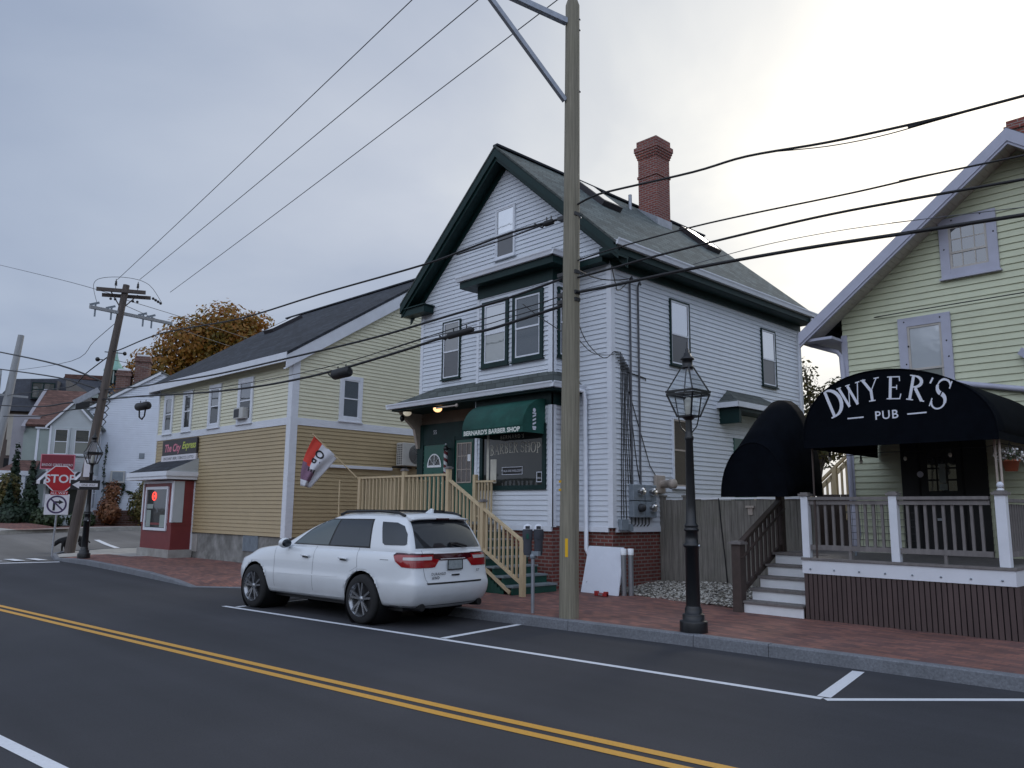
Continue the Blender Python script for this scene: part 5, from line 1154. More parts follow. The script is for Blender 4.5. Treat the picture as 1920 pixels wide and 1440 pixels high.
balusters(p0+Vector((0,0,-.85)),p1+Vector((0,0,-.85)),.74,14,.04,'deck_tan',BS); post(-7.62,17.0,.1,2.75,.1,False,'deck_tan','deck_tan',BS); post(-8.36,17.0,.1,2.14,.1,False,'deck_tan','deck_tan',BS)
mb=MB()
for k in range(7): mb.box(-8.2+.22*k,-7.9+.22*k,17.0,18.0,1.2+.193*k,1.24+.193*k)
mb.build('stair_treads','weathered_grey',BS,world=True)
YB_=thing('rear_fence','yellowish board fence seen through the gap beside the pub','fence',(-8.3,18.5,.1))
mb=MB(); x=-10.4
while x<-6.4: mb.box(x,x+.15,18.5,18.53,.1,2.1+.02*math.sin(9*x)); x+=.156
mb.build('fence_boards','deck_tan',YB_,world=True)
# bulbs on a cord, potted flowers, ornament
cord=[(-5.78,12.35,2.80),(-5.55,12.6,2.66),(-5.0,12.9,2.72),(-4.5,13.2,2.74),(-4.0,13.2,2.76),(-3.55,12.8,2.72),(-3.25,12.5,2.74),(-3.14,13.0,2.72),(-3.12,13.6,2.70)]
C_=thing('bulb_cord','thin dark cord strung under the arched black awning','cord',(-4.5,12.9,2.75))
mb=MB(); mb.tube(cord,.006,6); mb.build('cord','black_cable',C_,world=True)
for k,(x,y,z) in enumerate(((-5.66,12.48,2.62),(-5.28,12.75,2.58),(-4.72,13.05,2.62),(-4.12,13.2,2.66),(-3.36,12.6,2.60),(-3.13,13.05,2.60))):
    T=thing('string_light','small clear unlit bulb hanging from the cord under the black pub awning','light bulb',(x,y,z),0,'bulbs strung under the pub awning')
    mb=MB(); mb.tube([(0,0,.1),(0,0,.03)],.014,6); mb.build('socket','black_cable',T); mb=MB(); mb.sphere((0,0,0),.028,8,sq=(1,1,1.3)); mb.build('glass_bulb','bulb',T)
for k,(x,y,z,pm,l) in enumerate(((-3.17,12.60,2.36,'white_petal','hanging terracotta pot of white flowers below the awning corner'),(-2.98,13.15,2.40,'red_petal','hanging pot of dark red flowers behind the white ones, at the picture edge'))):
    T=thing('flower_pot',l,'flower pot',(x,y,z),0,'hanging flower pots at the pub')
    mb=MB(); mb.lathe([(0,0),(.075,0),(.105,.13),(.115,.13),(.115,.155),(.09,.155),(.09,.12)],16); mb.build('pot','terracotta',T)
    mb=MB()
    for _ in range(260):
        a=R.uniform(0,6.28); b=R.uniform(-.3,1.4); rr=.17*R.uniform(.6,1.05); c=Vector((rr*math.cos(a)*math.cos(b)*1.15,rr*math.sin(a)*math.cos(b)*1.15,.17+rr*math.sin(b)*.9)); d=Vector((R.uniform(-1,1),R.uniform(-1,1),R.uniform(-.4,1))).normalized(); u=d.orthogonal().normalized(); v=d.cross(u); q=R.uniform(.010,.02)
        mb.face([c+u*q,c+v*q,c-u*q,c-v*q],0 if R.random()<.72 else 1)
    mb.build('flowers',[pm,'leaf_shrub'],T)
    mb=MB()
    for a in (0,2.1,4.2): mb.tube([(.1*math.cos(a),.1*math.sin(a),.15),(0,0,.40)],.003,4)
    mb.build('hanger','black_metal',T)
T=thing('post_ornament','little white ornament on the cap of the right deck post','ornament',(xr-.0,Y0+.06,2.085))
mb=MB(); mb.lathe([(0,0),(.045,0),(.045,.02),(.03,.03)],10); mb.build('ornament_base','white_paint',T); mb=MB(); mb.sphere((0,0,.075),.045,10); mb.build('ornament_head','letter_white',T)
T=thing('folded_umbrella','pale grey folded cloth umbrella standing behind the deck railing','umbrella',(-5.72,13.4,1.08))
mb=MB(); mb.lathe([(.05,.1),(.10,.35),(.085,.7),(.03,.86),(0,.88)],10); mb.build('cover','trim_lavender',T); mb=MB(); mb.tube([(0,0,0),(0,0,.95)],.02,8); mb.build('pole','meter_grey',T)
# ------------------------------------------------------------------ street lamps
def lamp_post(name,label,x,y,z):
    T=thing('street_lamp',label,'street lamp',(x,y,z),0,'black lantern street lamps')
    mb=MB(); mb.lathe([(.19,0),(.19,.13),(.185,.145),(.15,.15),(.15,.22),(.145,.235),(.118,.24),(.118,.30),(.10,.34)],20); mb.build('base','black_metal',T)
    mb=MB(); mb.lathe([(.098,.33),(.093,1.12),(.12,1.14),(.12,1.165),(.092,1.19),(.085,1.34),(.105,1.355),(.105,1.375),(.085,1.39),(.098,1.41),(.098,1.43),(.076,1.46),(.066,1.7),(.052,2.6),(.062,2.62),(.066,2.65),(.052,2.68),(.045,2.75),(.045,2.95)],16); mb.build('shaft','black_metal',T)
    mb=MB(); mb.sphere((.115,0,1.15),.022,6); mb.build('outlet_cover','chrome_tube',T)
    b0,b1,z0,z1,z2=.115,.215,2.95,3.26,3.30; zt=3.66
    LN=MB()
    cs=[(-1,-1),(1,-1),(1,1),(-1,1)]
    for i,(sx,sy) in enumerate(cs):
        n_=cs[(i+1)%4]
        LN.bar((sx*b0,sy*b0,z0),(sx*b1,sy*b1,z1),.022,.022); LN.bar((sx*b1,sy*b1,z2),(sx*.06,sy*.06,zt),.018,.018)
        for bb,zz,t in ((b0,z0,.022),(b1,z1,.03),(b1+.006,z2,.03)): LN.bar((sx*bb,sy*bb,zz),(n_[0]*bb,n_[1]*bb,zz),t,t)
    LN.lathe([(.055,2.9),(.10,2.94),(.12,2.96),(0,2.965)],12)
    for s in (-1,1): LN.tube([(s*.05,0,2.72),(s*.13,0,2.80),(s*.16,0,2.9),(s*.225,0,3.27)],.009,6)
    cage=LN.build('lantern_frame','black_metal',T)
    G=MB()
    for i,(sx,sy) in enumerate(cs):
        n_=cs[(i+1)%4]; G.face([(sx*b0,sy*b0,z0),(n_[0]*b0,n_[1]*b0,z0),(n_[0]*b1,n_[1]*b1,z1),(sx*b1,sy*b1,z1)]); G.face([(sx*b1,sy*b1,z2),(n_[0]*b1,n_[1]*b1,z2),(n_[0]*.06,n_[1]*.06,zt),(sx*.06,sy*.06,zt)])
    G.build('lantern_glass','lantern_glass',T)
    mb=MB(); mb.lathe([(.03,2.96),(.05,3.0),(.055,3.18),(.03,3.22)],12); mb.build('burner','bulb',T)
    mb=MB(); mb.lathe([(.085,3.64),(.095,3.66),(.072,3.68),(.072,3.76),(.10,3.77),(.10,3.785),(.06,3.82),(.05,3.86),(.028,3.88),(.028,3.92),(.012,3.94),(.008,4.03),(0,4.04)],16); mb.build('lantern_cap','black_metal',T)
    return T
lamp_post('a','tall black lantern street lamp standing at the kerb in front of the white house',-6.37,9.60,.15)
lamp_post('b','black lantern street lamp at the corner carrying the one way arrow sign',-27.76,8.06,.15)
# ------------------------------------------------------------------ utility poles
U1=thing('utility_pole','round weathered wooden utility pole standing at the kerb in front of the bay window','utility pole',(-8.44,9.36,.12))
mb=MB(); mb.tube([(0,0,0),(.01,0,1.5),(.045,0,4.),(.07,.01,8.),(.085,.01,10.22),(.085,.01,10.33)],[.153,.15,.142,.128,.120,.085],20); U1p=mb.build('shaft','pole_wood',U1)
mb=MB(); a=rad(-62)
mb.obox((.068,-.128,1.08),(.022,.010,0),(-.004,.008,0),(0,0,.14)); mb.build('yellow_marker','yellow_tag',U1,bevel=.003)
mb=MB()
for z in (2.09,1.96):
    for k in range(4): mb.obox((-.105+.02*k,-.108-.009*k,z),(.007,-.004,0),(.003,.005,0),(0,0,.018))
mb.build('pole_number','yellow_tag',U1)
# the street light arm and its brace point over the road
ad=Vector((math.cos(rad(136.1687-(-38))),math.sin(rad(136.1687-(-38))),0)); 
ad=Vector((-.30,-.954,0)).normalized()
mb=MB(); q0=Vector((.07,0,9.90)); q1=q0+ad*2.0+Vector((0,0,.25)); mb.bar(q0+ad*.1,q1,.10,.10); mb.bar(Vector((.06,0,8.45))+ad*.12,q0+ad*1.75+Vector((0,0,.2)),.075,.075); mb.build('lamp_arm','galvanised',U1,world=False)
mb=MB(); mb.sphere(q1+Vector((0,0,.02)),.17,12,sq=(1,1.6,.5)); mb.build('lamp_head','galvanised',U1)
for z in (9.95,9.75,8.62,5.4,6.4): 
    mb=MB(); mb.tube([(.09,.03,z),(.20,.09,z)],.012,6); mb.lathe([(0,0),(.03,0),(.03,.012)],8,(.17,.07,z)); mb.build('bolt','galvanised',U1)
mb=MB()
for z in (6.44,5.46,5.12,5.0): mb.box(-.2,.2,-.06,.06,z-.03,z+.03)
mb.build('cable_bracket','black_metal',U1)
lb=Vector((-31.17,8.58,.1)); lt=Vector((-30.888,9.577,9.95))
U2=thing('utility_pole','dark leaning wooden utility pole with two crossarms at the street corner','utility pole',lb)
mb=MB(); mb.tube([lb-Vector((0,.02,.1)),lb.lerp(lt,.5),lt],[.175,.15,.115],16); mb.build('shaft','pole_dark',U2,world=True)
def onp(z): return lb.lerp(lt,(z-.1)/9.85)
e1=Vector((math.cos(rad(136.1687-62)),math.sin(rad(136.1687-62)),0)); ea=Vector((math.cos(rad(136.1687-34)),math.sin(rad(136.1687-34)),0))
c1=onp(9.62); mb=MB()
f1=Vector((-e1.y,e1.x,0))
mb.bar(c1-e1*.95-f1*.13+Vector((0,0,.02)),c1+e1*.70-f1*.13+Vector((0,0,.10)),.10,.13); mb.bar(c1-e1*.75+f1*.13+Vector((0,0,-.12)),c1+e1*.9+f1*.13+Vector((0,0,-.02)),.10,.12)
mb.bar(c1-e1*.45,onp(9.0),.03,.04); mb.bar(c1+e1*.45,onp(9.0),.03,.04); mb.build('crossarm','pole_dark',U2,world=True)
c2=onp(8.85); mb=MB(); mb.bar(c2-ea*1.15,c2+ea*2.1+Vector((0,0,.03)),.10,.11); mb.build('crossarm','pole_pale',U2,world=True)
mb=MB()
for s in (-.95,-.35,.9,1.25): 
    p=c2+ea*s; mb.bar(p+Vector((0,0,.15)),p+Vector((.0,0,-.32)),.05,.05); mb.bar(p+ea*-.2+Vector((0,0,.08)),p+ea*.12+Vector((0,0,.22)),.06,.08)
mb.build('cutout_switch','meter_grey',U2,world=True)
mb=MB()
for s,f in ((-.32,-.13),(.42,-.13)): mb.lathe([(.012,0),(.012,.12),(.055,.12),(.03,.16),(.05,.18),(.028,.22),(.045,.24),(.02,.30),(.012,.36)],10,tuple(c1+e1*s+f1*f+Vector((0,0,.12))))
for k in range(4): mb.sphere(c1+e1*(.98+.09*k)+Vector((0,0,-.06-.05*k)),.055,8)
for s in (-.45,-.3,.3,.45): mb.sphere(c1+e1*s+Vector((0,0,-.26)),.05,8)
mb.build('insulator','grille_dark',U2,world=True)
for z,s,r in ((7.35,1,.075),(7.05,-1,.085)):
    mb=MB(); p=onp(z); mb.bar(p-e1*.25,p+e1*.35*s,.03,.03); mb.sphere(p+e1*.42*s,r,8); mb.build('cable_clamp','black_metal',U2,world=True)
p=onp(5.75); mb=MB(); mb.bar(p-e1*.9+Vector((0,0,-.35)),p-e1*.15+Vector((0,0,.18)),.16,.20); mb.build('splice_cabinet','galvanised',U2,world=True)
mb=MB(); mb.obox(p-e1*.62+Vector((0,0,-.42)),e1*.22+Vector((0,0,.06)),f1*.1,Vector((0,0,.1))); 
for k in range(6): q=onp(4.9+.25*k); mb.tube([q+e1*.16,q+e1*.26+Vector((0,0,-.12)),q+e1*.14+Vector((0,0,-.3)),q-e1*.2+Vector((0,0,-.1))],.02,6)
mb.build('splice_case','black_cable',U2,world=True)
mb=MB(); mb.tube([onp(.4)+e1*.15-f1*.02,onp(3.)+e1*.14,onp(5.)+e1*.13],.03,8); mb.build('conduit','pole_pale',U2,world=True)
mb=MB(); q=onp(3.1)-f1*-.0; mb.obox(q-e1*.02+Vector((-.0,-.0,0))-Vector((e1.y,-e1.x,0))*-.17,e1*.1,Vector((e1.y,-e1.x,0))*.006,Vector((0,0,.32)),0); mb.build('notice_plate','sign_white',U2,world=True)
U3=thing('utility_pole','pale far utility pole carrying a transformer at the left picture edge','utility pole',(-60.44,12.3,.7))
mb=MB(); mb.tube([(-60.5,11.3,.7),(-60.42,12.0,8.),(-60.39,12.42,13.0)],[.30,.27,.19],12); mb.build('shaft','pole_pale',U3,world=True)
mb=MB(); mb.lathe([(.0,0),(.38,0),(.38,1.3),(.3,1.4),(0,1.4)],14,(-60.5,11.2,9.2)); mb.build('transformer','siding_pale',U3,world=True)
mb=MB(); mb.bar((-60.4,10.4,8.9),(-60.4,13.2,8.9),.12,.14); mb.build('crossarm','pole_pale',U3,world=True)
# ------------------------------------------------------------------ cables
def wire(label,pts,r=.012,m='black_cable',lump=None,name='overhead_cable'):
    base=pts[0]; o=MB(); q=[Vector(p) for p in pts]
    # smooth the traced points
    out=[]
    for i in range(len(q)-1):
        p0=q[max(0,i-1)];p1=q[i];p2=q[i+1];p3=q[min(len(q)-1,i+2)]
        for j in range(5):
            t=j/5; out.append(.5*((2*p1)+(p2-p0)*t+(2*p0-5*p1+4*p2-p3)*t*t+(3*p1-p0-3*p2+p3)*t*t*t))
    out.append(q[-1]); o.tube(out,r,6); w=o.build(name,m); tag(w,label,'cable','overhead cables between the poles'); return w
P9=Vector((-8.36,9.36,0))
onl=lambda z:tuple(onp(z))
wire('wavy service cable from the leaning pole past the gable window to the near pole',[onl(7.4),(-29.9,9.25,7.3),(-26.1,8.95,7.14),(-23.68,8.9,6.99),(-19.68,8.98,6.67),(-15.87,9.1,6.62),(-12.23,9.22,6.53),(-10.98,9.26,6.56),(-9.73,9.3,6.60),(-8.5,9.34,6.56)],.020)
wire('second twisted strand beside the gable window, ending in the black clamp',[(-11.2,9.27,6.52),(-10.5,9.27,6.51),(-9.73,9.31,6.53),(-9.0,9.33,6.555),(-8.6,9.34,6.56)],.012)
wire('upper telephone cable crossing the cream gable just below its white rake',[onl(5.95),(-27.,9.,5.62),(-24.34,8.9,5.47),(-21.,8.95,5.32),(-17.13,9.05,5.28),(-13.74,9.16,5.28),(-11.39,9.24,5.36),(-9.84,9.3,5.42),(-8.5,9.34,5.53)],.022)
wire('thin middle telephone wire crossing between the two thicker cables',[onl(5.62),(-27.,9.,5.3),(-24.47,8.88,5.13),(-20.95,8.94,4.94),(-17.58,9.04,4.86),(-14.88,9.13,4.88),(-12.11,9.22,5.04),(-10.51,9.27,5.14),(-9.2,9.32,5.19),(-8.5,9.34,5.24)],.009)
wire('thick lowest black cable with splice cases, sagging across the tan building',[onl(5.58),(-28.5,9.,5.4),(-26.56,8.9,5.25),(-22.01,8.92,4.91),(-19.15,8.98,4.76),(-16.91,9.06,4.72),(-14.87,9.13,4.76),(-12.65,9.2,4.88),(-11.53,9.24,4.96),(-10.44,9.28,4.93),(-9.7,9.3,4.97),(-8.84,9.33,5.04),(-8.5,9.34,5.07)],.026)
wire('lashed wire just above the lowest cable before the bay window',[(-13.2,9.18,4.95),(-11.9,9.23,5.03),(-10.44,9.28,5.03),(-9.7,9.3,5.07),(-8.5,9.34,5.13)],.008)
ext=lambda pts,k=14:pts+[tuple(Vector(pts[-1])+(Vector(pts[-1])-Vector(pts[-2])).normalized()*k)]
wire('topmost twisted cable right of the near pole, crossing the brick chimney',ext([(-8.36,9.36,6.70),(-7.96,9.39,6.78),(-7.55,9.43,6.78),(-6.17,9.57,6.70),(-5.34,9.65,6.70),(-4.25,9.76,6.57),(-3.29,9.86,6.50),(-2.7,9.92,6.47),(-2.06,9.98,6.46)]),.017)
wire('loose strand sagging under the topmost cable against the bright sky',[(-5.0,9.68,6.66),(-4.25,9.77,6.52),(-3.6,9.84,6.46),(-3.0,9.9,6.46),(-2.5,9.94,6.46)],.007)
wire('thin upper wire from the near pole over the green roof to the right',ext([(-8.36,9.36,5.76),(-7.61,9.43,5.82),(-6.36,9.55,5.86),(-5.38,9.65,5.85),(-3.96,9.79,5.80),(-3.03,9.88,5.79),(-2.11,9.98,5.76)]),.012)
wire('middle cable from the near pole crossing the white gutter and yellow gable',ext([(-8.36,9.36,5.48),(-7.57,9.43,5.51),(-6.81,9.51,5.55),(-5.39,9.65,5.58),(-4.23,9.76,5.58),(-3.05,9.88,5.53),(-2.14,9.97,5.48)]),.017)
wire('thick lowest cable from the near pole crossing the small yellow gable window',ext([(-8.36,9.36,5.24),(-7.57,9.43,5.23),(-6.21,9.57,5.24),(-4.66,9.72,5.20),(-3.37,9.85,5.13),(-2.17,9.97,5.07)]),.024)
wire('faint thin wire above the thick lowest cable, right of the near pole',ext([(-6.21,9.57,5.30),(-5.2,9.67,5.36),(-4.2,9.76,5.34),(-3.2,9.86,5.26),(-2.2,9.96,5.16)]),.005,'grey_cable')
wire('service drop from the near pole to the side wall conduits of the white house',[(-8.36,9.36,5.9),(-8.9,10.0,5.95),(-9.6,11.4,6.2),(-10.2,12.7,6.55),(-10.33,13.5,6.78)],.013)
wire('second sagging service drop to the white house side wall',[(-7.6,9.43,5.55),(-8.3,10.4,5.6),(-9.5,12.0,6.05),(-10.25,13.4,6.74)],.009)
wire('slack telephone drop from the near pole to the cable tangle on the white house corner',[(-8.36,9.36,5.1),(-9.0,10.4,4.75),(-9.9,12.,4.75),(-10.42,12.98,5.1)],.008)
wire('other slack drop, ending at the same cable tangle on the white house corner',[(-8.36,9.36,4.6),(-9.2,10.8,4.6),(-10.,12.2,4.85),(-10.42,13.0,5.05)],.008)
wire('slack drop from the bay window lines down behind the near pole',[(-9.45,9.31,5.25),(-9.05,9.33,4.95),(-8.6,9.35,4.65)],.008)
wire('thin wire from the rear gutter of the white house to the yellow gable',[(-9.85,21.0,7.2),(-8.2,18.5,6.3),(-6.6,15.6,5.55),(-5.2,14.6,5.32),(-2.5,14.5,5.3)],.010)
for s,en,l in (((-30.98,9.27,10.12),(3.15,6.63,11.45),'highest bare power line rising from the leaning pole, leftmost of three'),((-30.77,9.99,10.23),(4.79,7.24,11.04),'middle bare power line rising from the leaning pole, between the other two'),((-30.48,11.04,9.89),(5.46,8.26,11.25),'bare power line passing behind the street light brace, rightmost of three')):
    s=Vector(s);en=Vector(en); wire(l,[tuple(s.lerp(en,t)-Vector((0,0,.10*4*t*(1-t)))) for t in [k/10 for k in range(11)]],.010,'grey_cable',name='power_line')
for l,pts,r in (('thin high wire leaving the leaning pole crossarm towards the left edge',[onl(9.45),(-34.31,8.6,10.54),(-48.26,8.6,14.34)],.012),('black cable from the leaning pole cabinet up to the left edge, upper one',[onl(6.2),(-35.03,8.6,7.3),(-45.89,8.6,9.31)],.035),('black cable from the leaning pole cabinet to the left edge, below the upper one',[onl(5.9),(-34.84,8.6,6.76),(-45.45,8.6,8.39)],.03),('cable from the black clamp of the leaning pole dipping towards the pale pole',[onl(7.3),(-33.5,9.2,6.85),(-36.5,9.6,6.75),(-41,10,7.1),(-60.4,12.,8.9)],.022),('lowest cable leaving the leaning pole past the brown roof',[onl(5.5),(-33.04,8.6,5.6),(-37,8.6,5.8),(-44.56,8.6,6.51)],.028),('lower cable from the splice cabinet past the brown roof',[onl(5.3),(-33.2,8.7,5.35),(-38,8.8,5.5),(-44.56,8.8,6.0)],.022),('faint wire from the cutout switches towards the pale pole',[tuple(onp(8.6)),(-33.2,9.3,8.1),(-38,9.8,8.0),(-60.4,12.3,10.6)],.012),('thin wire from the leaning pole towards the brick chimneys',[onl(7.1),(-33.,11.8,7.2),(-40,16.,7.9),(-52,24,9.9)],.012),('short tap wire from the top crossarm towards the orange tree',[onl(9.4),(-35.,14.5,9.9),(-50,27,12.4)],.011),('second tap wire from the top crossarm towards the orange tree',[onl(9.2),(-35.2,14.2,9.4),(-50,26.5,11.6)],.011)):
    wire(l,pts,r,'black_cable' if r>.015 else 'grey_cable')
mb=MB(); js=[Vector((-30.95,8.3,9.0))]
loop=[onp(8.9)-ea*.9+Vector((0,0,.1)),c1-e1*1.05+Vector((0,0,.2)),c1-e1*.75+Vector((0,0,.5)),c1+e1*.1+Vector((0,0,.62)),c1+e1*.8+Vector((0,0,.45)),c1+e1*1.3+Vector((0,0,-.2))]
wire('thin jumper wire looping over the top crossarm of the leaning pole',[tuple(p) for p in loop],.009)
for l,c,d,ln,r,par in (('thick black splice case hanging from the cable before the tan gable window',(-14.85,9.13,4.66),(1,.04,.03),.30,.115,1),('long slim black splice case on the cable before the bay window',(-11.05,9.26,4.98),(1,.03,.045),.36,.060,2),('black boxy splice case with a cable loop left of the tan building',(-26.4,9.0,4.93),(1,.05,-.02),.42,.13,3),('small black clamp on the service cable near the pole',(-8.86,9.33,6.56),(1,.04,.0),.10,.05,4)):
    T=thing('splice_case',l,'cable splice',c,0,'black splice cases on the overhead cables')
    d=Vector(d).normalized(); mb=MB(); mb.tube([-d*ln,-d*ln*.85,d*ln*.85,d*ln],[r*.55,r,r,r*.55],12); mb.build('case_body','black_cable',T)
    mb=MB()
    if par==3: mb.tube([Vector((-.3,0,-.1)),Vector((-.25,0,-.33)),Vector((0,0,-.42)),Vector((.2,0,-.33)),Vector((.25,0,-.1))],.025,6)
    else: mb.tube([-d*(ln+.22)+Vector((0,0,.06)),-d*(ln+.05)+Vector((0,0,-.05)),-d*ln*.9],.016,6)
    mb.build('cable_tail','black_cable',T)
    mb=MB(); mb.tube([-d*ln*.5+Vector((0,0,r*.8)),-d*ln*.5+Vector((0,0,r+.06))],.012,6); mb.tube([d*ln*.5+Vector((0,0,r*.8)),d*ln*.5+Vector((0,0,r+.06))],.012,6); mb.build('hanger','black_metal',T)
# ------------------------------------------------------------------ parking meter, signs
PM=thing('parking_meter','twin headed grey parking meter on a pole at the kerb by the green steps','parking meter',(-9.16,9.30,.15))
mb=MB(); mb.tube([(0,0,0),(0,0,.88)],.030,12); mb.build('pole','galvanised',PM)
mb=MB(); mb.lathe([(.03,.84),(.055,.86),(.055,.90),(.03,.93)],12); mb.bar((-.14,0,.93),(.14,0,.93),.06,.07); mb.build('yoke','meter_grey',PM)
u=Vector((.78,.62,0)).normalized()
u=Vector((.72,.69,0)).normalized(); f_=Vector((u.y,-u.x,0))
for s in (-1,1):
    c=u*(.088*s)
    mb=MB()
    prof=[(.055,.90),(.068,.95),(.068,1.12),(.082,1.16),(.084,1.27),(.07,1.33)]
    vs=[];fs=[];nn=14
    for r,z in prof:
        for k in range(nn): t=2*PI*k/nn; vs.append(c+u*r*math.cos(t)+f_*r*.62*math.sin(t)+Vector((0,0,z)))
    for i in range(len(prof)-1):
        for k in range(nn): fs.append((i*nn+k,i*nn+(k+1)%nn,(i+1)*nn+(k+1)%nn,(i+1)*nn+k))
    mb.raw(vs,fs,0,True); hd=mb.build('meter_head','slate',PM)
    mb=MB(); vs=[];fs=[]
    for i in range(6):
        a=PI/2*i/5
        for k in range(nn): t=2*PI*k/nn; vs.append(c+u*.078*math.cos(a)*math.cos(t)+f_*.05*math.cos(a)*math.sin(t)+Vector((0,0,1.31+.085*math.sin(a))))
    for i in range(5):
        for k in range(nn): fs.append((i*nn+k,i*nn+(k+1)%nn,(i+1)*nn+(k+1)%nn,(i+1)*nn+k))
    mb.raw(vs,fs,0,True); mb.build('meter_dome','trim_white',hd)
    mb=MB(); mb.obox(c+f_*.050+Vector((0,0,1.34)),u*.035,f_*.004,Vector((0,0,.022))); mb.build('meter_display','grille_dark',hd)
    mb=MB(); mb.obox(c+f_*.056+Vector((0,0,1.20)),u*.02,f_*.004,Vector((0,0,.04))); mb.build('meter_sticker','green_door' if s<0 else 'slate',hd)
SP=thing('stop_sign','red STOP sign with an ALL WAY plate on a thin grey post at the corner','stop sign',(-30.1,7.76,.1))
ns=Vector((math.cos(rad(-21)),math.sin(rad(-21)),0)); us=Vector((-ns.y,ns.x,0)); Bs=on((0,0,-.1),us,ns)
mb=MB(); mb.tube([(0,0,0),us*.02+Vector((0,0,1.6)),us*.03+Vector((0,0,2.9))],.032,8); mb.build('post','galvanised',SP)
def ngon(B,c,r,n,o,rot=0): return [B(c[0]+r*math.cos(rot+2*PI*k/n),c[1]+r*math.sin(rot+2*PI*k/n),o) for k in range(n)]
mb=MB(); mb.prism(ngon(Bs,(.03,2.66),.47,8,.04,PI/8),ns*.008); b_=mb.build('stop_plate','sign_white',SP); mb=MB(); mb.face(ngon(Bs,(.03,2.66),.435,8,.052,PI/8)); textmb('STOP',.38,Bs(.03,2.53,.056),us,(0,0,1),mi=1,bold=.008,mb=mb); mb.build('stop_face',['sign_red','sign_white'],b_)
mb=MB(); wbar(mb,Bs,-.22,.30,2.12,2.25,.04,.048); textmb('ALL WAY',.12,Bs(.04,2.14,.052),us,(0,0,1),mi=1,mb=mb); mb.build('all_way_plate',['sign_red','sign_white'],SP)
NT=thing('no_right_turn_sign','square white no right turn sign below the STOP sign','traffic sign',(-30.1,7.76,1.8)); Bn=on((0,0,0),us,ns)
mb=MB(); wbar(mb,Bn,-.36,.36,-.34,.34,.036,.044); mb.build('sign_plate','sign_white',NT,bevel=.004)
mb=MB(); cc=(0,0.)
for k in range(28):
    a,b=2*PI*k/28,2*PI*(k+1)/28; mb.face([Bn(.245*math.cos(a),.245*math.sin(a),.047),Bn(.245*math.cos(b),.245*math.sin(b),.047),Bn(.30*math.cos(b),.30*math.sin(b),.047),Bn(.30*math.cos(a),.30*math.sin(a),.047)])
mb.bar(Bn(-.18,.18,.048),Bn(.18,-.18,.048),.05,.004,up=ns); mb.build('prohibition_ring','sign_purple',NT)
mb=MB(); wbar(mb,Bn,-.11,-.04,-.2,.10,.047,.0495); wbar(mb,Bn,-.11,.08,.05,.11,.047,.0492); mb.face([Bn(.06,.0,.0495),Bn(.20,.08,.0495),Bn(.06,.16,.0495)]); mb.build('turn_arrow','letter_black',NT)
OW=thing('one_way_sign','black one way sign with a white arrow pointing left on the corner lamp','traffic sign',(-27.76,8.06,2.42)); Bo=on((0,0,0),us,ns)
mb=MB(); wbar(mb,Bo,-.55,.28,-.15,.15,.09,.10); mb.build('sign_plate','sign_black',OW)
mb=MB(); mb.face([Bo(-.50,0,.103),Bo(-.30,-.12,.103),Bo(-.30,.12,.103)]); wbar(mb,Bo,-.30,.22,-.055,.055,.10,.1035); mb.build('arrow','sign_white',OW)
mb=textmb('ONE WAY',.085,Bo(-.04,-.03,.106),us,(0,0,1)); mb.build('arrow_lettering','letter_black',OW)
# ------------------------------------------------------------------ houses across the side street
FO=Vector((-47.38,15.63,0)); FR=rad(62.169)
FM=Matrix.Translation(FO)@Matrix.Rotation(FR,4,'Z')
def FW(u,v,z): return FM@Vector((u,v,z))
def far(name,label,cat='house'): return thing(name,label,cat,tuple(FO),FR)
Ff=lambda v=0.:on((0,v,0),(1,0,0),(0,-1,0))
WH=far('clapboard_house','big white clapboard gable wall with an air conditioner, behind the leaning pole')
g0,g1,ga,gz_=-2.7,5.4,1.34,9.44; gs=.62; gt=lambda u:gz_-gs*abs(u-ga)
mb=MB(); mb.prism([(g0,.012,.5),(g1,.012,.5),(g1,.012,gt(g1)-.05),(ga,.012,gz_-.05),(g0,.012,gt(g0)-.05)],(0,9,0))
def fg(z):
    if z<gt(g0): return (g0,g1)
    d=(gz_-z)/gs; return (ga-d,min(ga+d,g1))
mb.siding((0,0,0),(1,0,0),(0,-1,0),fg,.7,gz_-.08,e=.125,lip=.026); mb.build('wall','siding_white_far',WH)
mb=MB()
for u1 in (g0-.25,g1+.25): mb.prism([(ga,-.12,gz_+.1),(u1,-.12,gt(u1)+.1),(u1,-.12,gt(u1)),(ga,-.12,gz_)],(0,9.3,0))
rf=mb.build('roof','shingle_grey',WH,auto=True)
mb=MB(); mb.prism([(ga,-.14,gz_+.02),(g0-.25,-.14,gt(g0-.25)+.02),(g0-.25,-.14,gt(g0-.25)-.14),(ga,-.14,gz_-.14)],(0,.03,0)); mb.build('rake_board','trim_white',rf)
for u,v,z0,z1,w in ((-.30,4,7.,10.95,.40),(-1.30,4,6.5,10.0,.40)):
    mb=MB(); mb.box(u-w,u+w,v-w,v+w,z0,z1-.35); mb.box(u-w-.06,u+w+.06,v-w-.06,v+w+.06,z1-.35,z1-.2); mb.box(u-w,u+w,v-w,v+w,z1-.2,z1); c=mb.build('chimney','brick_far',rf); mb=MB(); mb.box(u-w*.9,u+w*.9,v-w*.9,v+w*.9,z1,z1+.10); mb.build('chimney_cap','trim_white',c)
mb=MB(); mb.box(-.80,-.10,-.42,.0,3.05,3.72); a=mb.build('air_conditioner','ac_white',WH,bevel=.02); mb=MB(); mb.box(-.70,-.14,-.43,-.42,3.15,3.65); mb.build('grille','meter_grey',a)
mb=MB(); mb.box(.52,.80,-.05,0,4.45,4.75); mb.build('wall_vent','meter_grey',WH)
mb=MB(); mb.box(-2.7,5.4,-.03,.0,.45,.72); mb.build('foundation','brick_far',WH)
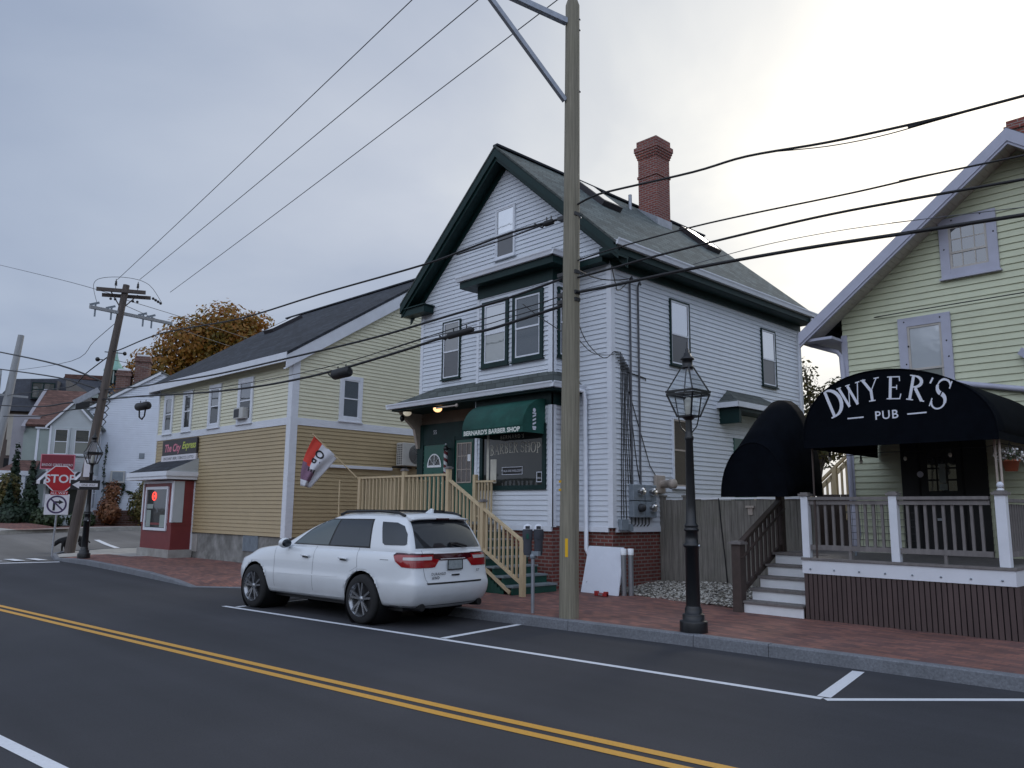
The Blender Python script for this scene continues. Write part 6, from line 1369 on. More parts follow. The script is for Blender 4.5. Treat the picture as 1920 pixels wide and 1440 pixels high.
GB=far('gabled_shop','small pale grey gabled bay building with tall upstairs windows and a striped awning')
u0,u1,v0=-3.72,-1.5,-1.55; um=(u0+u1)/2
mb=MB(); mb.prism([(u0,v0+.01,.4),(u1,v0+.01,.4),(u1,v0+.01,6.05),(um,v0+.01,7.30),(u0,v0+.01,6.05)],(0,1.5,0))
def bg(z):
    if z<6.05: return (u0,u1)
    d=(7.35-z)/1.17; return (um-d,um+d)
mb.siding((0,v0,0),(1,0,0),(0,-1,0),bg,3.3,7.3,e=.13,lip=.014); mb.siding((u1,v0,0),(0,1,0),(1,0,0),lambda z:(0,1.5),3.3,6.05,e=.13,lip=.014); mb.build('wall','siding_pale',GB)
mb=MB()
for ue in (u0-.18,u1+.2): mb.prism([(um,v0-.12,7.42),(ue,v0-.12,6.0),(ue,v0-.12,5.9),(um,v0-.12,7.30)],(0,1.7,0))
rf=mb.build('roof','shingle_grey',GB,auto=True)
mb=MB()
for ue in (u0-.2,u1+.2): mb.prism([(um,v0-.15,7.40),(ue,v0-.15,5.96),(ue,v0-.15,5.82),(um,v0-.15,7.26)],(0,.04,0))
mb.build('rake_board','trim_white',rf)
B=Ff(v0); window(GB,B,u0+.18,u0+1.0,4.4,5.92,.09,'siding_pale','trim_white','pane_mid','pane_lace',world=False); window(GB,B,u0+1.16,u1-.18,4.4,5.92,.09,'siding_pale','trim_white','pane_mid','pane_lace',world=False)
Bs_=on((u1,v0,0),(0,1,0),(1,0,0)); window(GB,Bs_,.35,1.2,4.2,5.85,.10,'trim_white','trim_white','pane_mid','pane_mid',world=False); window(GB,Bs_,.3,1.2,1.5,3.4,.14,'trim_white','trim_white','pane_mid','pane_mid',world=False)
for uu in (u0,u1-.1): board(GB,B,uu,uu+.1,.7,6.0,.03,world=False)
mb=MB(); 
for k in range(14):
    a=u0-.1+.165*k; mb.face([(a,v0-.02,3.55),(a+.165,v0-.02,3.55),(a+.165-.25,v0-.75,3.05),(a-.25,v0-.75,3.05)],k%2); mb.face([(a-.25,v0-.75,3.05),(a+.165-.25,v0-.75,3.05),(a+.165-.25,v0-.75,2.88),(a-.25,v0-.75,2.88)],k%2)
aw=mb.build('striped_awning',['sign_black','sign_white'],GB); so=aw.modifiers.new('thickness','SOLIDIFY'); so.thickness=.02
mb=MB(); wbar(mb,B,u0+.25,u1-.2,1.3,2.9,.0,.03); mb.build('shop_front','pane_dark',GB)
BRs=thing('hanging_sign','dark red bistro street sign hanging above the striped awning','sign',tuple(FW(-2.95,-2.3,3.65)),FR)
mb=MB(); mb.box(-.85,.75,-.03,.03,0,.78); mb.build('sign_board','sign_maroon',BRs)
mb=MB(); ring(mb,on((0,-.03,0),(1,0,0),(0,-1,0)),-.85,.75,0,.78,.035,0,.008); mb.build('sign_border','sign_pink',BRs)
mb=textmb('BRIDGE STREET BISTRO',.17,(-.05,-.045,.17),(1,0,0),(0,0,1)); w=max(v[0] for v in mb.v)-min(v[0] for v in mb.v); mb.v=[((v[0]+.05)*1.45/w-.05,v[1],v[2]) for v in mb.v]; mb.build('sign_lettering','sign_white',BRs)
mb=MB(); mb.bar((.75,0,.7),(1.5,.7,.7),.03,.03); mb.build('sign_bracket','black_metal',BRs)
BH=far('brown_roof_house','sage and lilac house with a brown shingled roof left of the gabled bay')
mb=MB(); mb.box(-6.2,-3.6,3.02,9,.4,6.35); mb.siding((0,3.,0),(1,0,0),(0,-1,0),lambda z:(-5.5,-3.6),.8,6.3,e=.14,lip=.014); mb.build('wall','siding_sage',BH)
mb=MB(); mb.box(-6.9,-5.52,3.3,9,.4,7.0); mb.build('side_wall','lilac_wall',BH)
for uu in (-5.52,-4.75): board(BH,Ff(3.),uu,uu+.13,.8,6.35,.04,world=False)
board(BH,Ff(3.),-5.6,-3.6,6.2,6.42,.12,world=False,name='fascia')
mb=MB(); mb.prism([(-6.1,2.75,6.42),(-3.4,2.75,6.42),(-3.9,6.5,8.95),(-6.1,6.5,8.95)],(0,.1,-.12)); mb.build('roof','shingle_brown',BH,auto=True)
mb=MB(); mb.prism([(-6.3,2.7,6.3),(-6.1,2.7,6.3),(-6.1,6.5,9.0),(-6.3,6.5,9.0)],(0,.1,-.3)); mb.build('rake_board','lilac_wall',BH)
window(BH,Ff(3.),-4.72,-4.2,4.3,5.9,.1,'trim_white','trim_white','pane_mid','pane_mid',world=False)
mb=MB(); mb.prism([(-6.9,1.6,3.7),(-5.1,1.6,3.7),(-5.2,3.0,4.35),(-6.3,3.0,4.35)],(0,.05,-.1)); pr2=mb.build('porch_roof','shingle_brown',BH,auto=True)
mb=MB(); mb.box(-6.9,-5.1,1.55,1.7,3.42,3.68); mb.build('porch_beam','trim_white',pr2)
for uu in (-6.75,-6.2,-5.6):
    mb=MB(); mb.box(uu-.09,uu+.09,1.6,1.78,.75,3.45); mb.build('porch_column','trim_white',BH)
mb=MB(); wbar(mb,Ff(3.3),-6.7,-5.6,.8,3.3,.0,.02); mb.build('porch_window','pane_dark',BH)
MH=far('mansard_building','dark slate mansard building with a wide dormer, behind the brown roof house')
mb=MB(); mb.box(-11.2,-7.0,14,24,.4,8.3); mb.build('wall','brown_wall',MH)
mb=MB(); mb.raw([(-11.6,13.7,8.3),(-6.6,13.7,8.3),(-6.6,24,8.3),(-11.6,24,8.3),(-10.4,15,10.75),(-7.2,15,10.95),(-7.2,23,10.95),(-10.4,23,10.75)],[(0,1,5,4),(1,2,6,5),(3,0,4,7),(4,5,6,7),(2,3,7,6)]); rf=mb.build('roof','slate',MH,auto=True)
mb=MB(); mb.box(-9.1,-7.4,13.75,16,9.2,10.6); d=mb.build('dormer','slate',rf); mb=MB(); wbar(mb,Ff(13.75),-8.95,-7.55,9.3,10.35,.0,.02); mb.build('dormer_window','pane_mid',d); mb=MB(); ring(mb,Ff(13.75),-8.98,-7.52,9.25,10.4,.07,.02,.05); wbar(mb,Ff(13.75),-8.28,-8.2,9.3,10.35,.02,.05); wbar(mb,Ff(13.75),-8.95,-7.55,9.85,9.92,.02,.05); mb.build('dormer_frame','green_dark',d)
for z0,z1,m in ((6.3,8.1,'beige_wall'),(3.9,5.0,'coat_black')):
    mb=MB(); wbar(mb,Ff(14.),-10.3,-9.05,z0,z1,.0,.06); mb.build('balcony_wall',m,MH)
mb=MB(); wbar(mb,Ff(14.),-10.2,-9.2,5.2,6.3,.02,.10); mb.build('balcony_rail','beige_wall',MH)
mb=MB(); wbar(mb,Ff(14.),-11.2,-8.6,.5,3.6,.0,.08); mb.build('ground_floor','lilac_wall',MH)
CB=far('cupola_building','distant brick building with dark roof and a green copper cupola behind the leaning pole')
mb=MB(); mb.box(-10.3,-3.8,25,38,.4,11.2); mb.build('wall','brick_far',CB)
mb=MB(); mb.raw([(-10.6,24.6,11.1),(-3.5,24.6,11.1),(-3.5,38,11.1),(-10.6,38,11.1),(-10.0,26.5,12.9),(-4.4,26.5,12.5),(-4.4,36,12.5),(-10,36,12.9)],[(0,1,5,4),(1,2,6,5),(3,0,4,7),(4,5,6,7),(2,3,7,6)]); rf=mb.build('roof','slate',CB,auto=True)
mb=MB(); mb.box(-10.,-6.5,26.2,26.4,12.55,12.95); mb.build('roof_edge','shingle_brown',rf); mb=MB(); mb.box(-9.9,-5.,24.55,24.7,10.8,11.2); mb.build('cornice','siding_sage',rf)
mb=MB(); mb.lathe([(.72,12.3),(.72,13.55)],8,(-6.15,26.6,0),smooth=False); cu_=mb.build('cupola','green_dark',rf)
mb=MB(); mb.lathe([(.98,13.45),(.95,13.6),(.5,13.95),(.25,14.35),(.1,14.8),(.02,15.3)],8,(-6.15,26.6,0)); mb.build('cupola_roof','copper_green',cu_)
mb=MB(); 
for k in range(8): a=2*PI*k/8; mb.bar((-6.15+.74*math.cos(a),26.6+.74*math.sin(a),12.3),(-6.15+.74*math.cos(a),26.6+.74*math.sin(a),13.5),.1,.1)
mb.build('cupola_post','siding_sage',cu_)
# low wall in front of the white gable, black animal at the pole foot
LW=thing('garden_wall','low dark brick garden wall half hidden by rust coloured vines','wall',tuple(FW(0,-2.,.5)),FR)
mb=MB(); mb.box(-1.1,4.,-.15,.15,.05,.95); mb.box(-1.15,4.05,-.2,.2,.95,1.05); mb.build('wall','brick_far',LW)
# ------------------------------------------------------------------ vegetation
def leafcloud(mb,blobs,n,size,flat=.6,shell=.55,mi=0):
    tot=sum(b[3]*b[4]*b[5] for b in blobs)
    for x,y,z,a,b,c in blobs:
        for _ in range(int(n*a*b*c/tot)):
            d=Vector((R.gauss(0,1),R.gauss(0,1),R.gauss(0,1))).normalized(); r=R.uniform(shell,1.)**.7
            if R.random()<.10: r*=R.uniform(1.0,1.14)
            p=Vector((x+d.x*a*r,y+d.y*b*r,z+d.z*c*r)); nrm=(d+Vector((R.uniform(-1,1),R.uniform(-1,1),R.uniform(-.6,1.2)))*flat).normalized()
            u=nrm.orthogonal().normalized(); t=R.uniform(0,6.28); v=nrm.cross(u); uu=u*math.cos(t)+v*math.sin(t); vv=nrm.cross(uu); s=size*R.uniform(.6,1.35)
            mb.face([p-uu*s,p+vv*s*.62-uu*s*.1,p+uu*s,p-vv*s*.62+uu*s*.1],mi)
def tree(name,label,cat,base,h,blobs,n,size,leaf,trunk_r=.2,group=None,limbs=7,bark='bark',shell=.35):
    T=thing(name,label,cat,base,0,group)
    mb=MB(); leafcloud(mb,blobs,n,size,shell=shell); mb.build('crown',leaf,T)
    mb=MB(); top_=Vector((0,0,h)); mb.tube([(0,0,-.1),(.04,.02,h*.4),top_],[trunk_r,trunk_r*.75,trunk_r*.4],10)
    for k in range(limbs):
        b=blobs[k%len(blobs)]; e=Vector((b[0]+R.uniform(-.5,.5)*b[3],b[1]+R.uniform(-.5,.5)*b[4],b[2]+R.uniform(-.1,.7)*b[5])); s=Vector((0,0,h*R.uniform(.5,1.)))
        m_=s.lerp(e,.5)+Vector((0,0,.1*h)); mb.tube([s,m_,e],[trunk_r*.4,trunk_r*.25,trunk_r*.08],6)
        for j in range(4):
            q=m_.lerp(e,R.uniform(0,.9)); mb.tube([q,q+Vector((R.uniform(-1,1)*b[3],R.uniform(-1,1)*b[4],R.uniform(.1,.9)*b[5]))*.6],[trunk_r*.12,trunk_r*.04],5)
    mb.build('trunk',bark,T); return T
ob=[]
cdir=Vector((-.93,.37)); sd_=Vector((.37,.93))
def obl(s,z,a,c,d=0): return (sd_.x*s+cdir.x*d,sd_.y*s+cdir.y*d,z,a,a,c)
OB=(-58.,24.6,.5)
tree('maple_tree','large maple in orange and gold autumn leaf behind the tan building','tree',OB,9.5,[obl(-4.9,9.2,1.9,1.7),obl(-3.6,11.0,2.5,2.1),obl(-1.6,13.2,2.7,2.3),obl(.6,14.6,2.6,2.2),obl(-2.4,9.0,2.7,2.0),obl(2.0,13.2,2.6,2.4),obl(0,10.4,3.0,2.6),obl(2.9,15.2,1.5,1.2)],19000,.16,'leaf_orange',.35,shell=.3)
tree('thin_maple_tree','thin half bare maple with pale golden leaves right of the orange maple','tree',(-56.8,28.4,.5),9.5,[obl(1.0,13.0,2.6,2.2),obl(3.6,14.2,2.6,1.8),obl(5.4,15.0,1.9,1.3),obl(2.2,11.2,2.6,2.2)],3300,.15,'leaf_thin',.3,limbs=16)
tree('rust_tree_top','small rust orange tree top showing just over the tan roof ridge','tree',(-62,36.5,.5),11.,[(0,0,15.9,1.9,1.9,1.4),(1.,1.8,16.0,1.6,1.6,1.2)],2600,.15,'leaf_orange',.25)
tree('backlit_tree','olive backlit tree in the gap between the white house and the pub','tree',(-19.,40.5,0.),5.,[(-.6,0,8.6,.9,.9,1.6),(.3,.3,7.2,1.5,1.3,1.3),(1.1,0,8.0,.8,.8,.9),(-.6,.2,5.6,1.7,1.5,1.6),(1.7,.2,6.6,.7,.7,.6),(.6,.2,5.2,1.5,1.4,1.2)],3000,.12,'leaf_olive',.2,limbs=12)
def shrub(name,label,u,v,z0,blobs,n,size,leaf,group=None):
    return tree(name,label,'shrub' if name!='conifer' else 'conifer',tuple(FW(u,v,z0)),max(.4,blobs[0][2]*.6),blobs,n,size,leaf,.06,group,limbs=4)
def cone(h,r,nb=6): return [(0,0,h*(.08+.84*k/(nb-1)),r*(1-.80*k/(nb-1)),r*(1-.80*k/(nb-1)),h/nb*.85) for k in range(nb)]
g='conifers in the shop garden'
shrub('conifer','tall narrow arborvitae left of the gabled bay, in front of the brown porch roof',-5.75,.6,.7,cone(4.5,.55,8),2600,.10,'leaf_conifer',g)
shrub('conifer','dark conifer pressed against the corner of the gabled bay below the awning',-4.15,-2.2,.7,cone(3.4,.62,7),2400,.10,'leaf_conifer',g)
shrub('conifer','short dense dark conifer between the arborvitae and the gabled bay',-5.3,-1.6,.7,cone(2.3,.5,6),1700,.09,'leaf_conifer',g)
g='shrubs along the far brick walk'
shrub('shrub','broad yellowish green shrub at the foot of the arborvitae',-5.9,-.8,.7,[(0,0,1.1,1.0,.9,1.1),(.3,.2,2.0,.7,.7,.9)],2000,.10,'leaf_yellowgreen',g)
shrub('shrub','dark bluish green rounded shrub by the brick walk, left of the STOP post',-4.9,-2.8,.6,[(0,0,.6,1.0,.8,.7),(.6,0,.5,.7,.6,.5)],1700,.09,'leaf_conifer',g)
shrub('shrub','low olive shrub between the STOP post and the leaning pole',-3.2,-3.,.6,[(0,0,.5,.9,.7,.6),(.9,.1,.45,.7,.6,.5)],1500,.09,'leaf_shrub',g)
shrub('shrub','low green shrub behind the foot of the leaning pole',-1.5,-3.,.6,[(0,0,.45,.8,.7,.5),(.8,0,.4,.6,.5,.45)],1300,.09,'leaf_shrub',g)
shrub('shrub','dark shrub cut by the left picture edge beside the brick walk',-7.4,-1.6,.7,[(0,0,.8,.9,.8,.9)],1200,.09,'leaf_yellowgreen',g)
shrub('vine_shrub','rust and orange vine mass against the white gable wall',-.35,-2.5,.6,[(-.2,0,1.0,.8,.5,.8),(-.5,.3,1.9,.6,.4,.7),(.4,0,.8,.8,.5,.6)],2600,.08,'leaf_rust')
shrub('vine_shrub','olive yellow bush between the vine mass and the red shop front',1.1,-2.3,.6,[(0,0,1.2,.8,.6,1.0),(.4,.2,2.1,.6,.5,.7),(1.2,0,1.2,.8,.6,1.1)],2600,.08,'leaf_yellowgreen')
V_=thing('climbing_vine','thin green vine strands climbing the white wall under the air conditioner','vine',tuple(FW(-.6,-.05,.7)),FR)
mb=MB(); mt=MB()
for pth in ([(-.55,0,0),(-.5,-.03,1.5),(-.6,-.03,3.2),(-.55,-.03,4.6)],[(-.5,-.03,1.9),(.2,-.04,2.1),(.9,-.03,1.8),(1.3,-.03,1.6)],[(-.5,-.03,2.3),(.1,-.03,2.4),(.35,-.04,2.2)],[(.3,-.03,1.2),(.45,-.03,2.),(.5,-.03,2.3)]):
    mt.tube(pth,.015,5)
    for a,b in zip(pth[:-1],pth[1:]):
        for k in range(16): p=Vector(a).lerp(Vector(b),R.random()); leafcloud(mb,[(p.x,p.y-.04,p.z,.10,.05,.08)],3,.06)
mt.build('stem','bark',V_); mb.build('leaves','leaf_shrub',V_)
# ------------------------------------------------------------------ black dog behind the leaning pole
DG=thing('dog','black dog with a white back patch standing behind the foot of the leaning pole','dog',(-32.3,8.95,.10),rad(62+180))
me=bpy.data.meshes.new('body'); J=[(0,0,.46),(.22,0,.47),(.36,0,.44),(.48,0,.36),(.58,0,.27),(.66,0,.24),(-.24,0,.48),(-.36,0,.47),(-.50,0,.42),(-.60,0,.33)]
E_=[(0,1),(1,2),(2,3),(3,4),(4,5),(0,6),(6,7),(7,8),(8,9)]; rr=[.13,.135,.10,.085,.085,.05,.125,.10,.035,.02]
for sx,sy,b,front in ((.27,.08,1,1),(.27,-.08,1,1),(-.30,.08,7,0),(-.30,-.08,7,0)):
    i=len(J); dx=.03 if sy>0 else -.04
    if front: J+=[(sx,sy,.32),(sx+dx,sy,.17),(sx+dx-.01,sy,.03),(sx+dx+.05,sy,.02)]; rr+=[.065,.038,.03,.03]
    else: J+=[(sx+.03,sy,.32),(sx-.10+dx,sy,.17),(sx-.05+dx,sy,.03),(sx+.0+dx,sy,.02)]; rr+=[.085,.04,.03,.03]
    E_+=[(b,i),(i,i+1),(i+1,i+2),(i+2,i+3)]
me.from_pydata(J,E_,[]); me.materials.append(MATS['coat_black']); dg_=bpy.data.objects.new('body',me); col.objects.link(dg_); dg_.parent=DG
sk=dg_.modifiers.new('skin','SKIN'); sv=me.skin_vertices[0].data
for k,r in enumerate(rr): sv[k].radius=(r,r)
sv[0].use_root=True; ss=dg_.modifiers.new('smooth','SUBSURF'); ss.levels=1; ss.render_levels=1
for pl in me.polygons: pl.use_smooth=True
mb=MB()
for s in (-1,1): mb.raw([(.53,.05*s,.33),(.58,.06*s,.31),(.57,.09*s,.24),(.54,.085*s,.27)],[(0,1,2,3)])
mb.build('ears','coat_black',DG)
mb=MB(); mb.sphere((-.05,0,.555),.11,10,sq=(1.9,.8,.42)); mb.build('white_patch','letter_white',DG)
# ------------------------------------------------------------------ parked car
def car():
    C=thing('parked_car','white family SUV parked at the kerb in the painted bay, seen from behind','car',(-10.748,7.101,0.),rad(180+5.307))
    # car frame: x forward from the rear axle, y to the driver's side (towards the road); wheels' outer face at y=0
    cy=-.965
    def lerp(a,b,t): return a+(b-a)*t
    def sub(vs,fs,name,lv=2):
        me=bpy.data.meshes.new(name); me.from_pydata(vs,[],fs); bm=bmesh.new(); bm.from_mesh(me); bmesh.ops.remove_doubles(bm,verts=bm.verts,dist=1e-4); bmesh.ops.recalc_face_normals(bm,faces=bm.faces); bm.to_mesh(me); bm.free()
        o=bpy.data.objects.new(name,me); col.objects.link(o); s=o.modifiers.new('s','SUBSURF'); s.levels=lv; s.render_levels=lv
        dg=bpy.context.evaluated_depsgraph_get(); m2=bpy.data.meshes.new_from_object(o.evaluated_get(dg)); bpy.data.objects.remove(o); return m2
    def plan(s): # half width factor along the length
        pts=[(0,.80),(.025,.93),(.09,.985),(.2,1.),(.75,1.),(.88,.985),(.955,.92),(1,.74)]
        for (a,fa),(b,fb) in zip(pts[:-1],pts[1:]):
            if s<=b: return lerp(fa,fb,(s-a)/(b-a))
        return .74
    rows=[(.27,.80,-.93,3.66),(.32,.90,-1.02,3.78),(.50,.955,-1.115,3.84),(.655,.962,-1.11,3.84),(.70,.948,-1.085,3.83),(.86,.945,-1.05,3.78),(1.00,.935,-1.035,3.62),(1.09,.905,-1.02,3.40),(1.125,.86,-1.0,3.30)]
    ss_=[0,.012,.05,.10,.17,.25,.34,.43,.52,.60,.66,.72,.79,.86,.92,.965,.99,1.]
    def hood(x,z):
        if z<.9: return z
        k=max(0,(x-2.3)/1.5); return z-.085*k-.10*k*k
    vs=[];fs=[];nr=len(rows);ns=len(ss_)
    ring_=[]
    for i,s in enumerate(ss_):
        L_=[]
        for z,w,xr,xf in rows:
            x=lerp(xr,xf,s); L_.append((x,w*plan(s),hood(x,z)))
        z,w,xr,xf=rows[-1]; 
        cr=[(lerp(xr,xf,s)+(.0),w*plan(s)*.55,hood(lerp(xr,xf,s),z)+.018),(lerp(xr-.015,xf+.05,s),0,hood(lerp(xr,xf,s),z)+.03)]
        half=L_+cr
        full=half+[(x,-y,z) for x,y,z in half[-2::-1]]
        ring_.append(full)
    m_=len(ring_[0])
    for f in ring_: vs+=[(x,y+cy,z) for x,y,z in f]
    for i in range(ns-1):
        for k in range(m_-1): fs.append((i*m_+k,i*m_+k+1,(i+1)*m_+k+1,(i+1)*m_+k))
        fs.append((i*m_+m_-1,i*m_,(i+1)*m_,(i+1)*m_+m_-1))
    # end caps, bowed outwards
    for i,sg in ((0,-1),(ns-1,1)):
        b=i*m_; h=m_//2; prev=None
        # middle column
        mid=[]
        for k in range(h+1):
            p=ring_[i][k]; q=ring_[i][m_-1-k]; mid.append(len(vs)); vs.append(((p[0]+q[0])/2+sg*(.045 if k<7 else .01),cy,p[2]))
        for k in range(h-1):
            fs.append((b+k,b+k+1,mid[k+1],mid[k])); fs.append((mid[k],mid[k+1],b+m_-2-k,b+m_-1-k))
        fs.append((b+h-1,b+h,mid[h-1])); fs.append((mid[h-1],b+h,b+m_-h))
    low=sub(vs,fs,'low',2)
    # cut wheel arches
    lo=bpy.data.objects.new('low',low); col.objects.link(lo)
    for ax in (0.,3.035):
        mb=MB(); mb.lathe([(0,-2.4),(.435,-2.4),(.435,.4),(0,.4)],36,(ax,0,.375),axis='y',smooth=False); c=mb.build('cut','car_black',None,auto=True); md=lo.modifiers.new('b','BOOLEAN'); md.operation='DIFFERENCE'; md.solver='EXACT'; md.object=c; c.name='cutter'
    dg=bpy.context.evaluated_depsgraph_get(); low2=bpy.data.meshes.new_from_object(lo.evaluated_get(dg)); bpy.data.objects.remove(lo)
    for o in [o for o in bpy.data.objects if o.name.startswith('cutter')]: bpy.data.objects.remove(o)
    # greenhouse
    g=[(1.06,.875,-.99,2.52),(1.125,.872,-.985,2.42),(1.20,.862,-.955,2.28),(1.48,.775,-.80,1.62),(1.60,.715,-.70,1.26),(1.672,.64,-.66,1.02),(1.705,.50,-.62,.90)]
    ss2=[0,.02,.07,.15,.26,.38,.5,.62,.74,.84,.92,.975,1.]
    vs=[];fs=[];rg=[]
    def roofz(x,z): return z-(.05*((x-.3)/1.2)**2 if z>1.5 else 0)*.6
    def plan2(s):
        pts=[(0,.86),(.03,.94),(.10,.985),(.2,1),(.78,1),(.9,.97),(.97,.91),(1,.80)]
        for (a,fa),(b,fb) in zip(pts[:-1],pts[1:]):
            if s<=b: return lerp(fa,fb,(s-a)/(b-a))
        return .8
    for s in ss2:
        half=[(lerp(xr,xf,s),w*plan2(s),roofz(lerp(xr,xf,s),z)) for z,w,xr,xf in g]; x=lerp(-.61,.88,s); half.append((x,0,roofz(x,1.722))); rg.append(half+[(x,-y,z) for x,y,z in half[-2::-1]])
    m_=len(rg[0])
    for f in rg: vs+=[(x,y+cy,z) for x,y,z in f]
    n2=len(ss2)
    for i in range(n2-1):
        for k in range(m_-1): fs.append((i*m_+k,i*m_+k+1,(i+1)*m_+k+1,(i+1)*m_+k))
    for i,sg in ((0,-1),(n2-1,1)):
        b=i*m_; h=m_//2; mid=[]
        for k in range(h+1): p=rg[i][k]; mid.append(len(vs)); vs.append((p[0]+sg*.05,cy,p[2]+(.0)))
        for k in range(h-1): fs.append((b+k,b+k+1,mid[k+1],mid[k])); fs.append((mid[k],mid[k+1],b+m_-2-k,b+m_-1-k))
        fs.append((b+h-1,b+h,mid[h-1])); fs.append((mid[h-1],b+h,b+m_-h))
    up=sub(vs,fs,'up',2)
    bm=bmesh.new(); bm.from_mesh(low2); bm.from_mesh(up); body=bpy.data.meshes.new('body'); 
    for f in bm.faces: f.smooth=True
    bm.to_mesh(body)
    bvh=BVHTree.FromBMesh(bm); bm.free(); low_=low2
    body.materials.clear(); body.materials.append(MATS['car_white'])
    bo=bpy.data.objects.new('body',body); col.objects.link(bo); bo.parent=C
    es=bo.modifiers.new('edge','EDGE_SPLIT'); es.split_angle=rad(38)
    def decal(polys,O,U,W,D,off,name,m,parent=None,step=.05):
        """panel pressed onto the bodywork along direction D"""
        O=Vector(O);U=Vector(U);W=Vector(W);D=Vector(D).normalized(); b=bmesh.new()
        for poly in polys:
            f=b.faces.new([b.verts.new((p[0],p[1],0)) for p in poly])
        xs=[v.co.x for v in b.verts]; ysv=[v.co.y for v in b.verts]
        for ax,lo_,hi in ((0,min(xs),max(xs)),(1,min(ysv),max(ysv))):
            t=lo_+step
            while t<hi:
                co=[0,0,0];no=[0,0,0];co[ax]=t;no[ax]=1; bmesh.ops.bisect_plane(b,geom=b.verts[:]+b.edges[:]+b.faces[:],plane_co=co,plane_no=no); t+=step
        bad=[]
        for v in b.verts:
            p=O+U*v.co.x+W*v.co.y; hit,nn,_,_=bvh.ray_cast(p,D)
            if hit is None: bad.append(v)
            else: v.co=hit+(nn if nn.dot(D)<0 else -nn)*off
        bmesh.ops.delete(b,geom=bad,context='VERTS'); bmesh.ops.recalc_face_normals(b,faces=b.faces)
        if sum(f.normal.dot(D)*f.calc_area() for f in b.faces)>0: bmesh.ops.reverse_faces(b,faces=b.faces)
        for f in b.faces: f.smooth=True
        me=bpy.data.meshes.new(name); b.to_mesh(me); b.free(); me.materials.append(MATS[m]); o=bpy.data.objects.new(name,me); col.objects.link(o); o.parent=parent or C
        return o
    side=lambda polys,off,name,m,parent=None: decal(polys,(0,.5,0),(1,0,0),(0,0,1),(0,-1,0),off,name,m,parent)
    sidef=lambda polys,off,name,m,parent=None: decal(polys,(0,-2.5,0),(1,0,0),(0,0,1),(0,1,0),off,name,m,parent)
    fw=[(1.93,1.165),(1.60,1.37),(1.33,1.50),(1.12,1.565),(.86,1.575),(.97,1.165)]; rw=[(.93,1.165),(.82,1.575),(.02,1.575),(-.07,1.175)]; qw=[(-.22,1.56),(-.55,1.55),(-.70,1.50),(-.80,1.38),(-.85,1.235),(-.82,1.215),(-.42,1.21),(-.36,1.24)]
    for f_,nm in ((side,'n'),(sidef,'f')):
        f_([[(1.99,1.15),(1.62,1.395),(1.34,1.525),(1.12,1.59),(.0,1.60),(-.10,1.15)]],.003,'window_trim','car_black')
        f_([fw],.006,'side_window','car_glass_front'); f_([rw],.006,'side_window','car_glass'); f_([qw],.006,'side_window','car_glass')
    sw_=.007
    def seam(pts): return [[(a[0],a[1]),(b[0],b[1]),(b[0]+sw_,b[1]+.0001),(a[0]+sw_,a[1]+.0001)] for a,b in zip(pts[:-1],pts[1:])]
    [side(seam(q_),.0025,'door_seam','seam') for q_ in ([(2.42,1.10),(2.40,.8),(2.38,.42)],[(1.27,1.14),(1.28,.8),(1.26,.42)],[(.12,1.56),(.16,1.1),(.12,.86),(.30,.78)])]
    side([[(-.58,1.0),(-.40,1.0),(-.40,.99),(-.58,.99)]],.0025,'fuel_flap','seam')
    side([[(.50,.405),(2.52,.375),(2.52,.345),(.50,.37)]],.014,'sill_trim','car_white'); side([[(.62,.70),(2.30,.655),(2.30,.645),(.62,.675)]],.006,'door_crease','car_white')
    for x in (1.38,.36):
        mb=MB(); mb.tube([(x,.005,.975),(x+.03,.02,.98),(x+.17,.02,.985),(x+.2,.005,.985)],.016,8); mb.build('door_handle','car_white',C); mb=MB(); mb.bar((x+.02,.0,.955),(x+.17,.0,.958),.01,.03); mb.build('handle_recess','car_black',C)
    # rear: glass, spoiler, lamps
    rear=lambda polys,off,name,m,parent=None: decal(polys,(-3,cy,0),(0,1,0),(0,0,1),(1,0,0),off,name,m,parent)
    rear([[(-.70,1.17),(.70,1.17),(.60,1.56),(.35,1.60),(-.35,1.60),(-.60,1.56)]],.006,'rear_window','car_glass')
    mb=MB(); 
    vs=[];n_=12
    for k in range(n_+1):
        y=-.62+1.24*k/n_; b=1-(abs(y)/.62)**3*.25
        for dx,dz in ((-.63,1.655),(-.80,1.625),(-.79,1.600),(-.66,1.60)): vs.append((dx+.06*(1-b)*2,y+cy,dz-.03*(1-b)*2))
    mb.raw(vs,[(k*4+j,k*4+(j+1)%4,(k+1)*4+(j+1)%4,(k+1)*4+j) for k in range(n_) for j in range(4)],0,True); mb.raw(vs[:4],[(0,1,2,3)]); mb.raw(vs[-4:],[(3,2,1,0)]); mb.build('spoiler','car_white',C,auto=True)
    mb=MB(); mb.bar((-.805,cy-.14,1.612),(-.805,cy+.14,1.612),.012,.02); mb.build('brake_light','tail_dark',C)
    mb=MB(); mb.tube([(-1.03,cy-.32,1.19),(-1.01,cy-.1,1.24),(-1.0,cy+.02,1.22)],[.02,.02,.035],6); mb.build('wiper','car_black',C)
    # full width lamp: band with larger corner lenses; the corners are pressed on from the diagonal
    rear([[(-.60,1.085),(.60,1.085),(.60,1.02),(.46,1.015),(.28,.985),(-.28,.985),(-.46,1.015),(-.60,1.02)]],.006,'tail_band','tail_dark')
    rear([[(.30,1.0),(.56,1.04),(.56,.90),(.52,.885),(.40,.89)]],.007,'tail_light','tail_red')
    rear([[(-.30,1.0),(-.56,1.04),(-.56,.90),(-.52,.885),(-.40,.89)][::-1]],.007,'tail_light','tail_red')
    rear([[(-.27,1.012),(.27,1.012),(.27,1.0),(-.27,1.0)]],.008,'tail_strip','tail_clear')
    q=math.sqrt(.5)
